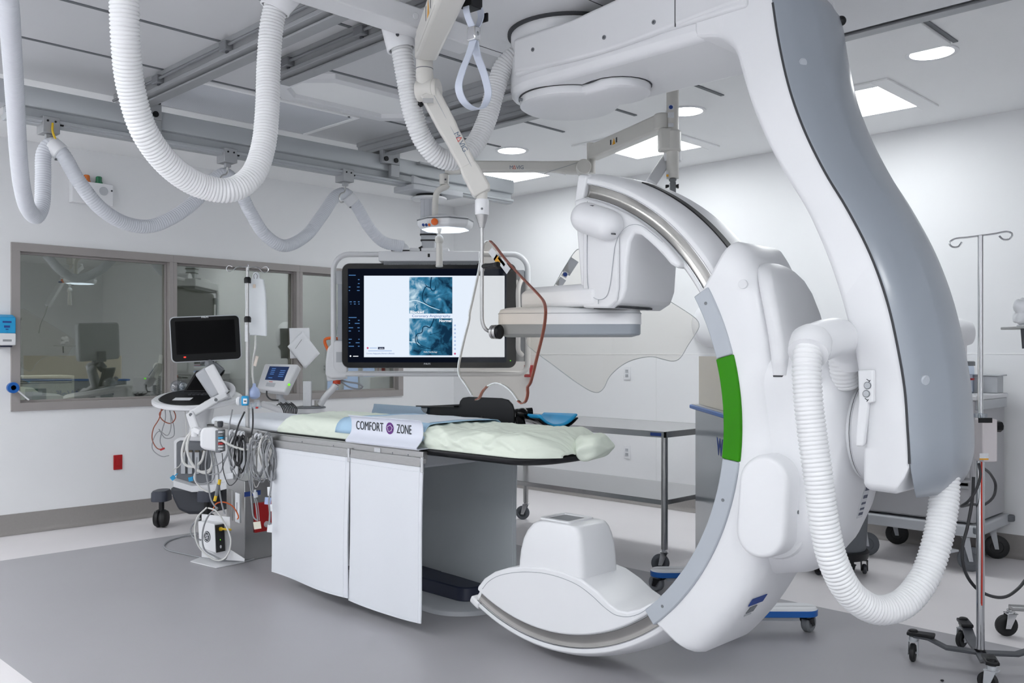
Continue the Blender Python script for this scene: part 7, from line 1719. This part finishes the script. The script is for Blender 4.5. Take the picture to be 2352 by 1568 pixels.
# device box clamped on the pole
t = thing('infusion_device', at(2262, 1010, 3.72), 'flat grey white device box with a black display clamped on the right infusion stand', 'infusion device')
b = MB(); b.obox(at(2264, 1010, 3.72), RIGHT, UP, FWD, .062, .175, .07); dv = obj('case', b, mat('device case', (206, 200, 202), .45, var=.02), t, bevel=.006)
s = MB(); s.obox(at(2263, 965, 3.684), RIGHT, UP, FWD, .056, .02, .003); obj('display', s, BLACK, dv)
s = MB(); s.obox(at(2260, 1047, 3.684), RIGHT, UP, FWD, .036, .022, .003); obj('label', s, LABEL, dv)
s = MB(); s.obox(at(2260, 1054, 3.683), RIGHT, UP, FWD, .036, .006, .003); obj('warning_strip', s, WARN, dv)
b = MB(); b.lathe(at(2280, 979, 3.75), RIGHT, [(0, .012), (.008, .022), (.03, .024), (.036, .02), (.037, .001)], 8); obj('clamp_knob', b, BLACK, t)
b = MB(); b.cyl(at(2252, 950, 3.76), at(2252, 958, 3.76), .026, n=16); obj('collar', b, PLASTICFILM, t)
cable('device_cable', [at(a, c, tt) for a, c, tt in ((2248, 1064, 3.74), (2252, 1090, 3.72), (2242, 1125, 3.72), (2225, 1150, 3.74), (2208, 1162, 3.8), (2232, 1158, 3.9), (2262, 1158, 3.95), (2282, 1140, 3.95), (2287, 1115, 3.95), (2276, 1090, 3.9), (2258, 1074, 3.8))], .006, CABLED, None, .015, 8, 'dark cable coiled round the right infusion stand below the device box', 'cable')
cable('mains_cable', [at(a, c, tt) for a, c, tt in ((2236, 1095, 3.85), (2234, 1140, 3.84), (2222, 1210, 3.83), (2210, 1260, 3.83), (2216, 1310, 3.84), (2240, 1348, 3.86), (2275, 1368, 3.9), (2310, 1370, 3.95), (2340, 1350, 4.0), (2375, 1310, 4.05), (2440, 1290, 4.1), (2520, 1330, 4.15), (2600, 1420, 4.2), (2680, 1478, 4.15))], .007, CABLED, None, .02, 8, 'dark power cord sagging from the infusion stand to the right picture edge', 'cable')
cable('red_cord', [at(a, c, 3.76) for a, c in ((2255, 1060), (2255, 1150), (2256, 1260), (2255, 1390))], .003, INKRED, None, .03, 6, 'thin red cord running down the pole of the right infusion stand', 'cord')
# second wheeled stand cut by the right picture edge
t = thing('instrument_stand', at(2420, 1470, 4.2), 'chrome legged instrument stand cut off by the right edge of the picture', 'stand')
e = at(2320, 1442, 4.25); b = MB(); b.bar(V((e.x, e.y, .135)), at(2480, 1440, 4.2).xy.to_3d() + UP * .135, .05, .02); obj('foot', b, STEEL, t, bevel=.003)
caster_parts(t, (e.x + .01, e.y + .0, .125), .05, (.6, -.7), BLACKRUBBER, CHROME, .026, .02)
c = at(2470, 1445, 4.2); b = MB(); b.cyl((c.x, c.y, .13), (c.x, c.y, 1.3), .014); obj('pole', b, STEEL, t)
p = at(2338, 752, 4.2); b = MB(); b.bar(p, V((c.x, c.y, p.z)), .30, .012); obj('tray', b, STEEL, t, bevel=.002)
b = MB(); b.cyl(at(2348, 750, 4.18), at(2352, 800, 4.18), .008); obj('stay', b, DARK, t)
b = MB(); q = at(2352, 716, 4.2); b.ball(q, .055, 30, 20, (1, .8, 1.1)); b.v = [v + (v - q) * .5 * noise.noise(v * 30) for v in b.v]; b.cyl(q - UP * .06, V((q.x, q.y, p.z + .007)), .03); single('plastic_wrap', b, PAPER, 'bunched clear plastic wrap on the tray at the right picture edge', 'plastic wrap')
# dark rolling bin behind the pivot
c = onz(1940, 1278, 0); t = thing('rolling_bin', (c.x, c.y, 0), 'grey bin on a black caster base half hidden behind the pivot of the gantry', 'bin')
c = at(1925, 1278, 5.5)
b = MB(); b.lathe((c.x, c.y, .14), (0, 0, 1), [(0, .15), (.02, .16), (.42, .18), (.43, .17)], 30); obj('bucket', b, RUBBER, t)
b = MB(); b.lathe((c.x, c.y, .10), (0, 0, 1), [(0, .14), (.0, .17), (.04, .18), (.05, .17)], 30); obj('dolly', b, BLACK, t)
for k in range(5):
    a = 2 * PI * k / 5 + .3; caster_parts(t, (c.x + .15 * math.cos(a), c.y + .15 * math.sin(a), .10), .03, (-math.sin(a), math.cos(a)), DARK, BLACK, .02, .01)
b = MB(); b.box(c.x - .1, c.x + .55, c.y + .25, c.y + .6, .42, .45)
for x, y in ((c.x - .08, c.y + .27), (c.x + .53, c.y + .27), (c.x - .08, c.y + .58), (c.x + .53, c.y + .58)): b.box(x - .02, x + .02, y - .02, y + .02, .001, .42)
single('step_stool', b, BLACK, 'low black step stool in the shadow left of the drawer cart', 'stool', bevel=.004)
# a crumb on the floor near the lower edge
b = MB(); c = onz(2164, 1562, .004); b.ball((c.x, c.y, .004), .007, 8, 6, (1.4, 1, .5)); single('floor_scrap', b, BLACK, 'tiny dark scrap on the floor at the bottom edge left of the stand', 'scrap')
